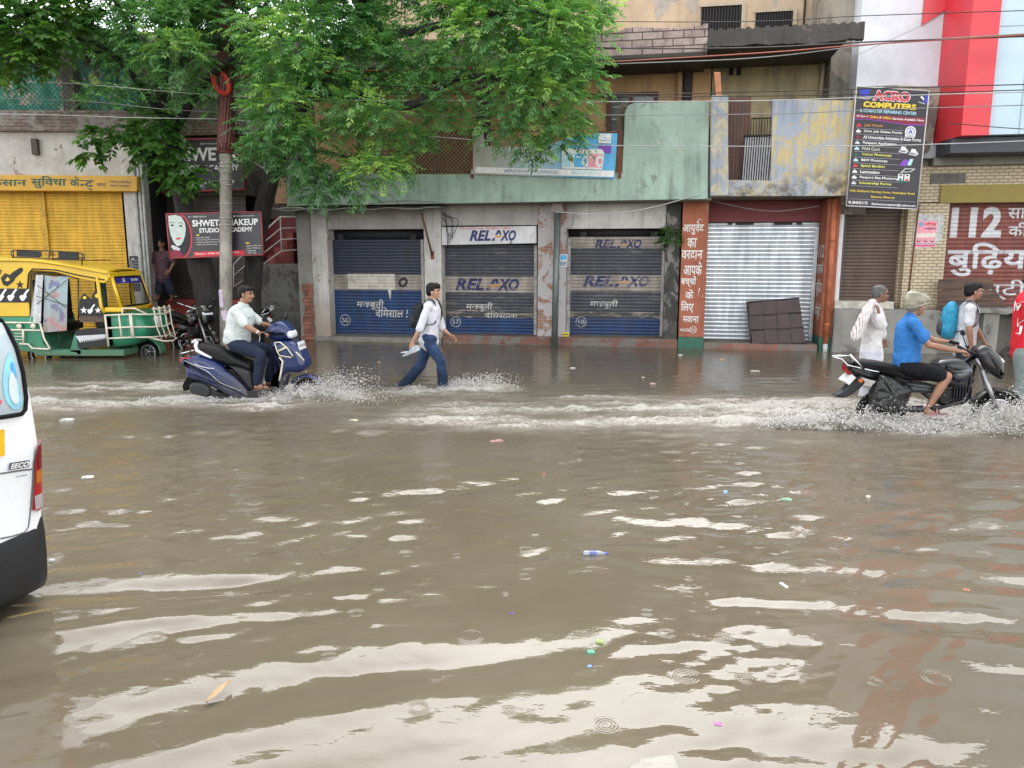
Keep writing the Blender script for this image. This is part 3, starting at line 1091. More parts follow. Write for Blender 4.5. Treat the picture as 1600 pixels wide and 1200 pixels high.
 ringed(w, "26", cz[0], cz[1], 0.075, y, None)
 # curl above the first word, comma strokes beside the fifth and sixth
 w.tube([(F.px(1090, 346, y)[0], y, F.px(1090, 346, y)[1]), (F.px(1093, 342, y)[0], y, F.px(1093, 342, y)[1]), (F.px(1097, 344, y)[0], y, F.px(1097, 344, y)[1])], 0.011, 5)
 for (xa, ya, xb, yb) in ((1093, 450, 1091, 459), (1097, 462, 1098, 464)):
  p0, p1 = F.px(xa, ya, y), F.px(xb, yb, y)
  w.tube([(p0[0], y, p0[1]), (p1[0], y, p1[1])], 0.012, 5)
 w.build('lettering', INK['old_white'], pl)
 mb = MB()
 uA, uB = F.u(1287, -0.12), F.u(1307, -0.12)
 mb.box(uA, uB, -0.12, 0.95, F.z(527, -0.12, 1290), zl)
 pr = mb.build('pillar', m_orangep, B, bevel=0.015)
 f = MB()
 f.box(uA - 0.003, uB + 0.003, -0.125, 0.95, ZB, F.z(527, -0.12, 1290) - 0.002)
 f.build('pillar_foot', m_greenfoot, pr, bevel=0.012)
 # lettering on the inner side of that pillar (faces the shutter)
 w = MB()
 zz = [(382, 402, "112"), (408, 428, "सालकी"), (436, 464, "बुिढ़या"), (474, 500, "कीघुटी")]
 for (ya, yb, body) in zz:
  v, fc = text_poly(body, 0, 0.02)
  x0, x1 = min(p[0] for p in v), max(p[0] for p in v)
  yy0, yy1 = min(p[1] for p in v), max(p[1] for p in v)
  za, zb_ = F.z(yb, 0.1, 1283), F.z(ya, 0.1, 1283)
  # the side faces -x: reading direction runs from the back (y 0.30) to the front (y -0.08)
  w.add([(uA - 0.004, 0.54 - (p[0] - x0) / (x1 - x0) * 0.58, za + (p[1] - yy0) / (yy1 - yy0) * (zb_ - za)) for p in v], fc)
 w.build('lettering', INK['old_white'], pr)
 # steel shutter
 y = 0.62
 u0, u1 = F.u(1097, y), F.u(1275, y)
 z0, z1 = F.z(533, y, 1190), F.z(347, y, 1190)
 corr = corrugation(z0, z1, y, 0.092, 0.022)
 mb = MB()
 shutter_sheet(mb, u0, u1, corr)
 s = mb.build('rolling_shutter', s_steel, B)
 for b_ in ((u1 - 0.09, u1 - 0.01, y - 0.06, y - 0.002, z0, z1 - 0.12), (u0 + 0.0, u0 + 0.04, y - 0.04, y - 0.002, z0, z1)):
  g = MB()
  g.box(*b_)
  g.build('guide_rail', m_steel, s)
 g = MB()
 for px_ in (1141, 1249):
  p = F.px(px_, 344, y - 0.05)
  g.box(p[0] - 0.14, p[0] + 0.14, y - 0.09, y - 0.04, p[1] - 0.02, p[1] + 0.02)
  g.box(p[0] - 0.05, p[0] + 0.05, y - 0.09, y - 0.04, p[1] - 0.10, p[1] - 0.021)
 for px_ in (1164, 1224):
  p = F.px(px_, 347, y - 0.04)
  g.box(p[0] - 0.19, p[0] + 0.19, y - 0.06, y - 0.02, p[1] - 0.06, p[1] + 0.05)
 g.build('shutter_bracket', m_iron, s)
 mb = MB()
 mb.box(F.u(1103), uA, 0.45, 0.8, z1 + 0.0, zl - 0.003)
 mb.build('lintel', m_maroonwall, B)
 st = MB()
 st.box(u0, u1, y - 0.03, y + 0.02, z0 - 0.05, z0)
 st.build('bottom_rail', m_iron, s)
 # white and brown strip on the far side and drain pipe
 mb = MB()
 mb.box(uB + 0.004, F.u(1313), 0.0, 0.3, F.z(470, 0, 1308), F.z(335, 0, 1308))
 mb.build('white_trim', plain('white_trim_paint', (0.62, 0.62, 0.62), 0.5), B)
 d = MB()
 ud = F.u(1297, -0.2)
 d.tube([(ud, -0.19, -0.14), (ud, -0.19, F.z(537, -0.19, 1297))], 0.05, 10)
 d.cur = 1
 d.tube([(ud, -0.19, F.z(537, -0.19, 1297) + 0.002), (ud, -0.19, zl - 0.01)], 0.058, 12)
 for py in (375, 507):
  zc = F.z(py, -0.19, 1297)
  d.tube([(ud, -0.19, zc - 0.02), (ud, -0.19, zc + 0.02)], 0.068, 12)
 d.build('rain_pipe', [plain('pipe_grey_white', (0.42, 0.42, 0.40), 0.6, 0, 0.25), plain('orange_pipe', (0.38, 0.115, 0.05), 0.75, 0, 0.3, 5)], B)
orange_shop()
# ------------------------------------------------------------------ tall building behind the roofs
def back_building():
 y = 3.2
 u0, u1 = F.u(560, y, 20), F.u(1296, y, 20)
 B = thing('rear_building', 'tall beige weathered building rising behind the brick parapet, with two barred windows', 'building', F, ((u0 + u1) / 2, y, ZB))
 mb = MB()
 mb.box(u0, u1, y, y + 6, 4.0, 9.35)
 mb.box(u0 - 0.1, u1 + 0.1, y - 0.35, y + 6.1, 9.352, 9.5)
 mb.build('wall', m_beige, B)
 for (x0, y0, x1, y1) in ((1096, 9, 1160, 44), (1181, 18, 1240, 44)):
  a0, a1, b0, b1 = F.rect(x0, y0, x1, y1, y)
  b0 -= 0.3
  w = MB()
  w.box(a0, a1, y - 0.01, y + 0.05, b0, b1)
  wi = w.build('window', m_dark, B)
  g = MB()
  n = 14
  for i in range(n + 1):
   uu = a0 + (a1 - a0) * i / n
   g.box(uu - 0.012, uu + 0.012, y - 0.05, y - 0.012, b0, b1)
  g.build('window_bar', m_iron, wi)
  f = MB()
  f.box(a0 - 0.06, a1 + 0.06, y - 0.08, y - 0.055, b1 - 0.02, b1 + 0.05)
  f.box(a1 - 0.03, a1 + 0.06, y - 0.08, y - 0.055, b0, b1 - 0.022)
  f.build('window_frame', plain('beige_window_frame', (0.46, 0.38, 0.28), 0.7), wi)
 p = MB()
 uu = F.u(1255, y - 0.05, 20)
 p.tube([(uu, y - 0.05, 5), (uu + 0.02, y - 0.05, 7), (uu + 0.05, y - 0.05, 9.3)], 0.025, 8)
 p.build('rain_pipe', m_iron, B)
back_building()
# ------------------------------------------------------------------ right-hand building: white, red and blue-grey cladding over the tiled shop front
def right_building():
 ub = F.u(1480)
 B = thing('clad_building', 'modern building with white, red and blue-grey cladding over beige tiled shop front', 'building', F, (ub, 0, ZB))
 yW = 0.1
 uA, uE = F.u(1343, yW, 60), F.u(2100)
 zc = F.z(243, -0.2, 1520)
 mb = MB()
 mb.box(uA, F.u(1488, yW, 60), yW, 6, zc, 9.3)
 mb.build('white_wall', m_whiteclad, B)
 # projecting red fin and blue-grey bay
 yR = -1.0
 zb = F.z(211, yR, 1535)
 u0, u1 = F.u(1512, yR, 100), F.u(1556, yR, 100)
 mb = MB()
 mb.prism([(F.u(1457, yW, 225), yW - 0.004), (u0, yR), (u1, yR), (u1, yW - 0.004)], zb, 12.4, 'z')
 mb.build('red_fin', m_redclad, B)
 mb = MB()
 mb.prism([(F.px(1440, 40, yW - 0.03)[0] + .05, 9.3), F.px(1440, 40, yW - 0.03), F.px(1480, 14, yW - 0.03), (F.px(1480, 14, yW - 0.03)[0] + .06, 9.3)], yW - 0.05, yW - 0.003)
 mb.build('red_panel', m_redclad, B)
 mb = MB()
 mb.box(u1 + 0.003, uE + 1.5, yR + 0.12, 6, zb + 0.02, 10.2)
 mb.build('blue_grey_bay', m_bluegrey, B)
 mb = MB()
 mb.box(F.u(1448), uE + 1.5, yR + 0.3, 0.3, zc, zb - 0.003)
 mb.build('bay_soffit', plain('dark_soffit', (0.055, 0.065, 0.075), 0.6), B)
 # joints of the panels
 j = MB()
 for zz in (6.2, 7.7, 9.2):
  j.box(u1 + 0.01, uE + 1.5, yR + 0.112, yR + 0.121, zz, zz + 0.015)
 for k in range(3):
  uu = u1 + 0.55 + k * 0.8
  j.box(uu, uu + 0.015, yR + 0.110, yR + 0.1215, zb + 0.03, 10.1)
 j.build('panel_joint', plain('panel_joint_grey', (0.30, 0.40, 0.46), 0.5), B)
 # ground floor
 zt = zc - 0.003
 mb = MB()
 mb.box(F.u(1312), F.u(1398), 0.95, 6, ZB, zt)
 mb.build('inner_wall', m_dark, B)
 mb = MB()
 mb.box(F.u(1300, .3), F.u(1345, .3), 0.3, 0.9, F.z(335, .3, 1330), zt)
 mb.box(F.u(1345, .3) + .002, F.u(1460, .3), 0.28, 0.9, F.z(322, .3, 1400), zt)
 mb.build('lintel', m_greystain, B)
 # brown shutter
 y = 0.45
 u0, u1 = F.u(1314, y), F.u(1404, y)
 z0, z1 = F.z(470, y, 1360), F.z(322, y, 1360)
 corr = corrugation(z0, z1, y, 0.075, 0.016)
 mb = MB()
 shutter_sheet(mb, u0, u1, corr)
 s = mb.build('rolling_shutter', s_brown, B)
 for b_ in ((u1 - 0.01, u1 + 0.05, y - 0.05, y + 0.1, z0, z1), (u0 - 0.04, u0 + 0.02, y - 0.05, y + 0.1, z0, z1)):
  g = MB()
  g.box(*b_)
  g.build('guide_rail', plain('brown_guide_rail', (0.09, 0.07, 0.06), 0.5, 0.2), s)
 # tiled pier
 mb = MB()
 yt = 0.1
 mb.box(F.u(1411, yt), F.u(1474, yt), yt, 0.9, F.z(482, yt, 1440), F.z(318, yt, 1440))
 mb.box(F.u(1411, yt), uE, yt, 0.9, F.z(316, yt, 1440) + 0.002, F.z(259, yt, 1500))
 mb.box(F.u(1405, yt + .1), F.u(1411, yt) - 0.002, yt + 0.25, 0.9, F.z(482, yt, 1440), F.z(318, yt, 1440))
 mb.box(F.u(1790, yt), uE, yt, 0.9, F.z(482, yt, 1440), F.z(318, yt, 1440))
 mb.build('tiled_wall', m_tile, B)
 mb = MB()
 mb.box(F.u(1440, yt), uE, yt - 0.12, 0.9, F.z(259, yt, 1500) + 0.002, zt)
 mb.build('concrete_band', m_plinth, B)
 mb = MB()
 mb.box(F.u(1440, yt), F.u(1494, yt), yt - 0.02, yt - 0.002, F.z(287, yt, 1460), F.z(272, yt, 1460))
 mb.build('cement_patch', plain('cement_patch_grey', (0.13, 0.12, 0.11), 0.9, 0, 0.3), B)
 mb = MB()
 mb.tube([(F.u(1421, yt), yt - 0.02, F.z(480, yt, 1421)), (F.u(1426, yt), yt - 0.02, F.z(320, yt, 1426))], 0.014, 6)
 mb.build('cable_conduit', m_rust, B)
 # olive board and maroon shutter
 mb = MB()
 mb.box(F.u(1457, yt), uE, yt - 0.05, yt + 0.2, F.z(317, yt, 1520), F.z(289, yt, 1520))
 mb.build('shutter_hood', m_olive, B, bevel=0.01)
 y = 0.35
 u0, u1 = F.u(1472, y), F.u(1790, y)
 z0, z1 = F.z(484, y, 1540), F.z(317, y, 1540)
 corr = corrugation(z0, z1, y, 0.083, 0.016)
 mb = MB()
 shutter_sheet(mb, u0, u1, corr)
 s = mb.build('rolling_shutter', s_maroon, B)
 w = MB()
 for body, x0, x1, ya, yb, bd in (("112", 1486, 1566, 323, 371, 0.045), ("साल", 1575, 1622, 325, 342, 0.012), ("की", 1576, 1606, 347, 369, 0.012), ("बुिढ़या", 1480, 1622, 379, 432, 0.02), ("घुण्टी", 1500, 1604, 437, 468, 0.008)):
  a0, a1, b0, b1 = F.rect(x0, ya, x1, yb, y)
  put_text(w, body, a0, a1, b0, b1, -0.003, 0, bd, 1, corr)
 w.build('lettering', INK['silver'], s)
 # plinth
 mb = MB()
 yp = -0.25
 mb.box(F.u(1308, yp), F.u(1476, yp), yp, 1.0, ZB, F.z(484, yp, 1400))
 mb.box(F.u(1476, yp) + .002, uE, yp + 0.25, 1.0, ZB, F.z(489, yp, 1400) - 0.03)
 mb.build('plinth', m_plinth, B, bevel=0.02)
 mb = MB()
 mb.box(F.u(1309, yp), F.u(1403, yp), yp + 0.1, 0.4, F.z(484, yp, 1400) + .003, F.z(472, yp, 1400))
 mb.build('threshold', plain('pale_threshold', (0.45, 0.42, 0.36), 0.8, 0, 0.25), B, bevel=0.01)
 mb = MB()
 mb.box(F.u(1478, yp), uE, yp - 0.35, 0.32, F.z(489, yp - .3, 1540) + 0.0, F.z(482, yp - .3, 1540))
 mb.build('ledge', m_plinth, B, bevel=0.01)
 mb = MB()
 mb.box(F.u(1600, yp), F.u(1640, yp), yp - 0.3, 0.2, ZB, F.z(489, yp - .3, 1540) - .003)
 mb.box(F.u(1536, yp), F.u(1560, yp), yp - 0.25, 0.2, ZB, F.z(489, yp - .3, 1540) - .003)
 mb.build('ledge_support', m_plinth, B)
 # camera under the soffit
 c = MB()
 p = F.px(1497, 231, -0.5)
 c.capsule((p[0] - 0.05, -0.5, p[1]), (p[0] + 0.07, -0.56, p[1] - 0.03), 0.045, 0.05)
 c.tube([(p[0], -0.5, p[1]), (p[0], -0.48, zb - 0.005)], 0.015, 6)
 c.build('security_camera', plain('camera_white', (0.55, 0.55, 0.55), 0.4), B)
 # ragged old wall edge behind the hanging board
 e = MB()
 rr = random.Random(12)
 q = lambda x, y_: F.px(x, y_, -0.05)
 e.prism([q(1335, 250), q(1452, 236), q(1460, 205), q(1466, 170), q(1470, 136), q(1400, 133), q(1342, 135), q(1332, 140)], -0.04, 0.096)
 e.build('old_wall_edge', m_greystain, B)
right_building()
# ------------------------------------------------------------------ left shop with yellow shutters
def left_building():
 B = thing('shop_building', 'whitewashed shop with two yellow rolling shutters and netted upper floor', 'building', L, (L.u(100), 0, ZB))
 yf = 0.0
 uA, uE = L.u(-430), L.u(226)
 zl = L.z(298, yf, 100)
 zb = L.z(206, yf, 100)
 zt = L.z(174, yf, 100)
 mb = MB()
 mb.box(uA, L.u(203), yf + 0.05, 0.6, zl, zb)
 mb.box(L.u(203) + .002, uE, yf, 0.6, ZB, zb)
 mb.build('wall', m_whitewash, B)
 mb = MB()
 mb.box(uA, uE, 0.6, 6, ZB, zb)
 mb.build('inner_wall', m_dark, B)
 mb = MB()
 uF = L.u(270)
 mb.box(uA, uF, yf - 0.12, 0.6, zb + .002, zt)
 mb.build('brick_parapet', brick('sooty_brick', (0.20, 0.14, 0.12), (0.28, 0.21, 0.18), (0.12, 0.10, 0.09), 1.0, 0.23, 0.075, plaster=(0.30, 0.27, 0.25), amount=0.35), B)
 # upper floor set back: painted wall, netting, chain link
 y = 0.9
 mb = MB()
 zr = L.z(68, yf, 130)
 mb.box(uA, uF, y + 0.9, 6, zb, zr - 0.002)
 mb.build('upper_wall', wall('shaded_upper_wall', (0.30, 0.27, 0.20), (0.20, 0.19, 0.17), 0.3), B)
 mb = MB()
 mb.box(uA, L.u(250), -0.3, 6, zr, zr + 0.25)
 mb.build('roof_slab', m_slab, B, bevel=0.02)
 mb = MB()
 for px_ in (-70, 110, 235):
  uu = L.u(px_, 0.2, 140)
  mb.box(uu - 0.14, uu + 0.14, 0.1, 0.4, zt - 0.1, zr - 0.003)
 mb.build('pillar', m_conc, B)
 # green netting with a loose wavy top
 net = MB()
 rr = random.Random(3)
 n = 60
 for (xa, xb) in ((-140, 104), (118, 228)):
  ua, ue = L.u(xa, 0.3, 140), L.u(xb, 0.3, 140)
  vs, fs = [], []
  for i in range(n + 1):
   uu = ua + (ue - ua) * i / n
   top = zt + (zr - zt) * (0.72 + 0.22 * math.sin(i * 0.5 + xa) * math.sin(i * 0.17 + 1))
   for k in range(8):
    t = k / 7
    vs.append((uu, 0.33 + 0.05 * math.sin(i * 0.9 + k), zt + (top - zt) * t))
  for i in range(n):
   for k in range(7):
    a = i * 8 + k
    fs.append((a, a + 8, a + 9, a + 1))
  net.add(vs, fs, True)
 t = NT('green_shade_net')
 c = t.mix(t.ramp(t.noise(4, 6, 0.7), 0.4, 0.6), (0.02, 0.24, 0.16), (0.10, 0.40, 0.30))
 c = t.mix(t.ramp(t.noise(2.5, 5, 0.7), 0.54, 0.6), c, (0.50, 0.48, 0.36))
 t.bsdf(c, 0.8)
 MATS['green_shade_net'] = t.m
 net.build('shade_net', t.m, B)
 # chain link
 cl = MB()
 ua, ue = L.u(-140, 0.05, 140), L.u(232, 0.05, 140)
 z0, z1 = zt, zr - 0.25
 k = 0.115
 H = z1 - z0
 i = 0
 uu = ua - H
 while uu < ue:
  for sg in (1, -1):
   p = [(uu, z0), (uu + H, z1)] if sg > 0 else [(uu + H, z0), (uu, z1)]
   (a, b), (c_, d) = p
   # clip
   pts = []
   if min(a, c_) < ua or max(a, c_) > ue:
    lo, hi = 0.0, 1.0
    for lim, s in ((ua, 1), (ue, -1)):
     da, db = s * (a - lim), s * (c_ - lim)
     if da < 0 and db < 0:
      lo, hi = 1, 0
     elif da < 0:
      lo = max(lo, da / (da - db))
     elif db < 0:
      hi = min(hi, da / (da - db))
    if lo >= hi:
     continue
    a, b, c_, d = a + (c_ - a) * lo, b + (d - b) * lo, a + (c_ - a) * hi, b + (d - b) * hi
   cl.tube([(a, 0.05 + sg * 0.004, b), (c_, 0.05 + sg * 0.004, d)], 0.007, 4, False)
  uu += k
 cl.build('chain_link_mesh', plain('weathered_wire', (0.10, 0.085, 0.06), 0.7, 0.3, 0.3), B)
 # two yellow shutters and their post
 ys = 0.22
 for (x0, x1) in ((-430, -170), (-160, 75), (83, 200)):
  u0, u1 = L.u(x0, ys), L.u(x1, ys)
  z0, z1 = 0.15, L.z(297, ys, 100)
  corr = corrugation(z0, z1, ys, 0.072, 0.016)
  mb = MB()
  shutter_sheet(mb, u0, u1, corr)
  s = mb.build('rolling_shutter', s_yellow, B)
  br = MB()
  br.box(u0, u1, ys - 0.02, ys + 0.04, 0.08, 0.147)
  br.build('bottom_rail', m_rust, s)
 mb = MB()
 mb.box(L.u(75, ys) + .002, L.u(83, ys) - .002, ys - 0.06, ys + 0.1, ZB, zl)
 mb.build('shutter_post', plain('yellow_post', (0.52, 0.30, 0.03), 0.6, 0, 0.3, 14), B)
 mb = MB()
 mb.box(uA, uE + 0.2, -0.3, 0.6, ZB - .001, 0.07)
 mb.build('shop_step', m_step, B)
 # vertical pipes at the corner
 for px_, r in ((219, 0.045), (226, 0.035), (231, 0.03)):
  p = MB()
  uu = L.u(px_, -0.06, 400)
  p.tube([(uu, -0.06, ZB), (uu, -0.06, zb - 0.3)], r, 10)
  p.build('rain_pipe', plain('grey_white_pipe', (0.40, 0.40, 0.38), 0.6, 0, 0.25), B)
 # small fuse box
 p = MB()
 a0, a1, b0, b1 = L.rect(51, 217, 60, 242, 0.0)
 p.box(a0, a1, -0.06, 0.045, b0, b1)
 p.build('fuse_box', plain('rusty_fuse_box', (0.09, 0.07, 0.06), 0.8), B)
 # painted ghost letters on the white wall
 gl = MB()
 a0, a1, b0, b1 = L.rect(30, 247, 196, 262, 0.046)
 put_text(gl, "गोल्डनआर्ट पेन्टर", a0, a1, b0, b1, 0.046, 0, 0.02)
 gl.build('faded_lettering', plain('ghost_letters', (0.49, 0.47, 0.44), 0.85), B)
 return B
left_building()
def yellow_sign():
 bd = Board.from_px(L, (-120, 297), (214, 299), (214, 275), (-120, 272), -0.22)
 c = bd.m(0.6, 0)
 T = thing('shop_signboard', 'yellow signboard with green Hindi lettering above the yellow shutters', 'signboard', L, (c[0], -0.22, c[1]))
 mb = MB()
 bd.panel(mb, 0.25)
 mb.build('panel', plain('sign_yellow', (0.60, 0.33, 0.03), 0.5, 0, 0.12, 3), T, bevel=0.01)
 fa = lambda px_: (px_ + 120) / 334
 bd.txt('green', "िकसान", fa(-24), fa(41), 0.28, 0.86, 0, 0.02)
 bd.txt('green', "सुिवधा", fa(48), fa(103), 0.16, 0.95, 0, 0.02)
 bd.txt('green', "के", fa(109), fa(124), 0.30, 0.92, 0, 0.02)
 v, f = half_poly("न", 0.62)
 x1 = max(p[0] for p in v)
 y0, y1 = min(p[1] for p in v), max(p[1] for p in v)
 lay(bd.get('green'), [bd.m(fa(124) + p[0] / x1 * (fa(133) - fa(124)), 0.30 + (p[1] - y0) / (y1 - y0) * 0.40) for p in v], f, bd.y - 0.006)
 bd.txt('green', "द", fa(132), fa(146), 0.16, 0.70, 0, 0.02)
 bd.poly('green', [(fa(137), 0.13), (fa(142), 0.05), (fa(145), 0.10), (fa(139), 0.2)], 0.007)
 bd.txt('navy', "मवाना", fa(151), fa(165), 0.3, 0.52)
 bd.txt('navy', "• 7983109964", fa(168), fa(205), 0.52, 0.68)
 bd.txt('navy', "9871156832", fa(172), fa(203), 0.28, 0.42)
 bd.finish(T)
yellow_sign()
# ------------------------------------------------------------------ recessed stair bay between the two
def stair_bay():
 y0 = 0.55
 B = thing('stair_building', 'dark recessed shop front with brown shutter, red steps and a railed stairway', 'building', F, (F.u(330, y0), y0, ZB))
 uA, uE = F.u(228, y0), F.u(466, 0)
 mb = MB()
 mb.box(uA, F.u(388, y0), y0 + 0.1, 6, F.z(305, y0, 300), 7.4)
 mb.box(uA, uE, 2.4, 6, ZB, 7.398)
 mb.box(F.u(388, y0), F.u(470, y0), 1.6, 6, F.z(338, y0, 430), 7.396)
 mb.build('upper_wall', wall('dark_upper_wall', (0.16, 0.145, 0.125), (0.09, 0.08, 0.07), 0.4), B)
 mb = MB()
 mb.box(uA, F.u(470, 0.3), y0 - 0.25, y0 + 0.098, F.z(214, y0, 300), F.z(194, y0, 300))
 mb.build('ledge', brick('sooty_brick', (0.2, 0.14, 0.12), (0.28, 0.21, 0.18), (0.12, 0.10, 0.09)), B)
 u0, u1 = F.u(238, y0 + .3), F.u(390, y0 + .3)
 z0, z1 = F.z(466, y0 + .3, 300), F.z(296, y0, 300)
 corr = corrugation(z0, z1, y0 + 0.3, 0.075, 0.016)
 mb = MB()
 shutter_sheet(mb, u0, u1, corr)
 s = mb.build('rolling_shutter', s_dull, B)
 mb = MB()
 mb.box(uA - 0.1, uA + 0.03, y0 - 0.1, 2.4, ZB, 4.2)
 mb.build('side_wall', m_greystain, B)
 # red steps
 mb = MB()
 zA = F.z(468, y0 - .2, 290)
 for i in range(4):
  mb.box(F.u(228, y0) + .04, F.u(388, y0), y0 - 0.2 - 0.27 * i, y0 + 0.6 if i == 0 else y0 - 0.2 - 0.27 * (i - 1) - .002, ZB, zA - 0.2 * i)
 mb.build('front_step', m_redstep, B, bevel=0.012)
 # stairway with red riser wall rising to the right
 mb = MB()
 ua, ub = F.u(372, 0.8), F.u(462, 0.8)
 n = 9
 za, zb = F.z(470, 0.8, 380), F.z(345, 0.8, 450)
 for i in range(n):
  uu = ua + (ub - ua) * i / n
  mb.box(uu, ub, 0.75, 1.58, za + (zb - za) * i / n * 0.86 - 0.3, za + (zb - za) * (i + 1) / n * 0.86 - 0.002 - (0.3 if i == 0 else 0))
 mb.build('stair_flight', m_redstep, B)
 mb = MB()
 q = lambda x, y_: F.px(x, y_, 1.4)
 mb.prism([q(405, 425), q(468, 425), q(468, 338), q(425, 338), q(405, 370)], 1.585, 1.6)
 mb.build('stair_wall', plain('dark_red_wall', (0.22, 0.022, 0.03), 0.6, 0, 0.2), B)
 # dirty retaining wall under the railing
 mb = MB()
 mb.box(F.u(398, 0.3), F.u(468, 0.02), 0.25, 0.7, ZB, F.z(412, 0.25, 430))
 mb.box(F.u(410, 0.1), F.u(468, 0.0), 0.02, 0.248, ZB, F.z(487, 0.05, 440))
 mb.build('retaining_wall', m_conc, B, bevel=0.02)
 # railings
 def rail(pts_top, drops, y, r=0.022, mids=(0.33, 0.66)):
  g = MB()
  T = [F.px(x, yy, y) for x, yy in pts_top]
  g.tube([(u, y, z) for u, z in T], r, 8)
  D = [F.px(x, yy, y) for x, yy in drops]
  for k in mids:
   g.tube([(t[0] * (1 - k) + d[0] * k, y, t[1] * (1 - k) + d[1] * k) for t, d in zip(T, D)], r * 0.65, 6)
  g.tube([(d[0], y, d[1]) for d in D], r * 0.65, 6)
  for t, d in zip(T, D):
   g.tube([(t[0], y, t[1]), (d[0], y, d[1])], r * 0.8, 6)
  return g
 g = rail([(401, 372), (438, 339), (466, 339)], [(401, 420), (440, 392), (466, 390)], 0.5)
 g.build('stair_railing', m_railwhite, B)
 g = rail([(365, 413), (398, 378)], [(365, 448), (398, 425)], 0.3, 0.016, (0.5,))
 g.build('stair_railing', m_railwhite, B)
 # orange post fragment and grey box above
 mb = MB()
 a0, a1, b0, b1 = F.rect(429, 276, 447, 318, 0.4)
 mb.box(a0, a1, 0.4, 0.9, b0, b1)
 mb.build('corner_post', plain('faded_orange_post', (0.42, 0.24, 0.15), 0.8, 0, 0.2), B)
stair_bay()
def shop_platform():
 """brick platform along the shutters"""
 mb = MB()
 mb.box(F.u(487), F.u(690), -0.10, 1.0, ZB, F.z(527, -0.1, 590))
 mb.build('shop_step', plain('worn_concrete_step', (0.20, 0.185, 0.16), 0.85, 0, 0.25, 4, 0.01), None, F, (F.u(590), -0.1, ZB),
    'low worn concrete step below the shutter numbered 56', 'step', 'steps below the shutters', bevel=0.02)
 mb = MB()
 mb.box(F.u(692), F.u(1062), -0.14, 1.0, ZB, F.z(527, -0.14, 870))
 mb.build('shop_step', m_step, None, F, (F.u(870), -0.14, ZB), 'long low brick step below the shutters numbered 57 and 58', 'step', 'steps below the shutters', bevel=0.02)
 mb = MB()
 mb.box(F.u(1103), F.u(1282), -0.16, 1.0, ZB, F.z(537, -0.16, 1190))
 mb.build('shop_step', brick('red_brick_edge', (0.26, 0.10, 0.07), (0.30, 0.14, 0.09), (0.18, 0.16, 0.14), 1.0, 0.12, 0.3, plaster=(0.2, 0.18, 0.15), amount=0.3), None, F, (F.u(1190), -0.16, ZB),
    'short brick step below the bare steel shutter', 'step', 'steps below the shutters', bevel=0.015)
shop_platform()
# ------------------------------------------------------------------ road bed under the flood, and the water itself
def vnoise(x, y, seed=0):
 """smooth value noise in -1..1"""
 r = np.random.default_rng(seed)
 tab = r.uniform(-1, 1, (256, 256))
 xi, yi = np.floor(x).astype(int), np.floor(y).astype(int)
 fx, fy = x - xi, y - yi
 fx, fy = fx * fx * (3 - 2 * fx), fy * fy * (3 - 2 * fy)
 g = lambda a, b: tab[a & 255, b & 255]
 return (g(xi, yi) * (1 - fx) + g(xi + 1, yi) * fx) * (1 - fy) + (g(xi, yi + 1) * (1 - fx) + g(xi + 1, yi + 1) * fx) * fy
def fbm(x, y, seed=0, o=4, gain=0.55):
 s, a, t = 0, 1.0, 0.0
 for i in range(o):
  s = s + a * vnoise(x * 2 ** i + 17.3 * i, y * 2 ** i + 5.1 * i, seed + i)
  t += a
  a *= gain
 return s / t
def sst(a, b, x):
 t = np.clip((x - a) / (b - a), 0, 1)
 return t * t * (3 - 2 * t)
def gau(x, c, w):
 return np.exp(-((x - c) / w) ** 2)
def foam_amount(x, y):
 st = fbm(x * 0.9, y * 4.5, 60, 4)
 st2 = fbm(x * 2.2, y * 7.0, 75, 4)
 # scooter wake: two arms with churned water between
 X0 = -2.7
 age = np.clip((X0 - x) / 9.0, 0, 1)
 on = sst(X0 + 0.05, X0 - 0.6, x)
 wob = 0.15 * np.sin(x * 1.1) + 0.1 * np.sin(x * 2.7 + 1)
 f1 = on * (1 - 0.35 * age) * (0.70 * gau(y, 10.45 - 0.30 * age + wob, 0.38 + 0.5 * age) + 0.60 * gau(y, 11.85 + 0.5 * age + wob, 0.6 + 0.4 * age) + 0.50 * gau(y, 11.1, 1.1))
 f1 = np.maximum(f1, 0.95 * gau(x, -3.4, 0.9) * gau(y, 10.5, 0.20))
 f1 = np.maximum(f1, 0.85 * gau(x, -2.5, 0.5) * gau(y, 10.75, 0.38))
 # the wading boy
 f2 = 0.85 * gau(x, -0.95, 0.75) * gau(y, 11.55, 0.26) + 0.55 * gau(x, -0.3, 0.45) * gau(y, 11.8, 0.35) + 0.5 * sst(-3.0, -2.2, x) * sst(-0.8, -1.6, x) * gau(y, 11.45, 0.3)
 # motorcycle wake
 age = np.clip((5.4 - x) / 8.6, 0, 1)
 w1 = 0.10 * np.sin(x * 1.4 + 1) + 0.06 * np.sin(x * 3.3)
 fade = 1 - 0.45 * age
 on = sst(-3.4, -0.6, x)
 f3 = on * fade * (0.74 * gau(y, 10.4 + 0.40 * age + w1, 0.55 + 0.4 * age) + 0.80 * gau(y, 9.15 - 0.05 * age - w1, 0.30 + 0.18 * age) + (0.66 - 0.20 * age) * gau(y, 9.8, 0.7))
 f3 = np.maximum(f3, 0.95 * gau(x, 4.4, 1.3) * gau(y, 9.25, 0.45))
 f3 = np.maximum(f3, 0.90 * sst(3.4, 4.8, x) * gau(y, 8.70, 0.36))
 f4 = 0.30 * sst(-6, 0, x) * gau(y, 10.0, 1.6)
 f = np.clip(f1 + f2 + np.maximum(f3, f4), 0, 1.05)
 return np.clip(f * (0.85 + 0.7 * st + 0.5 * st2), 0, 1)
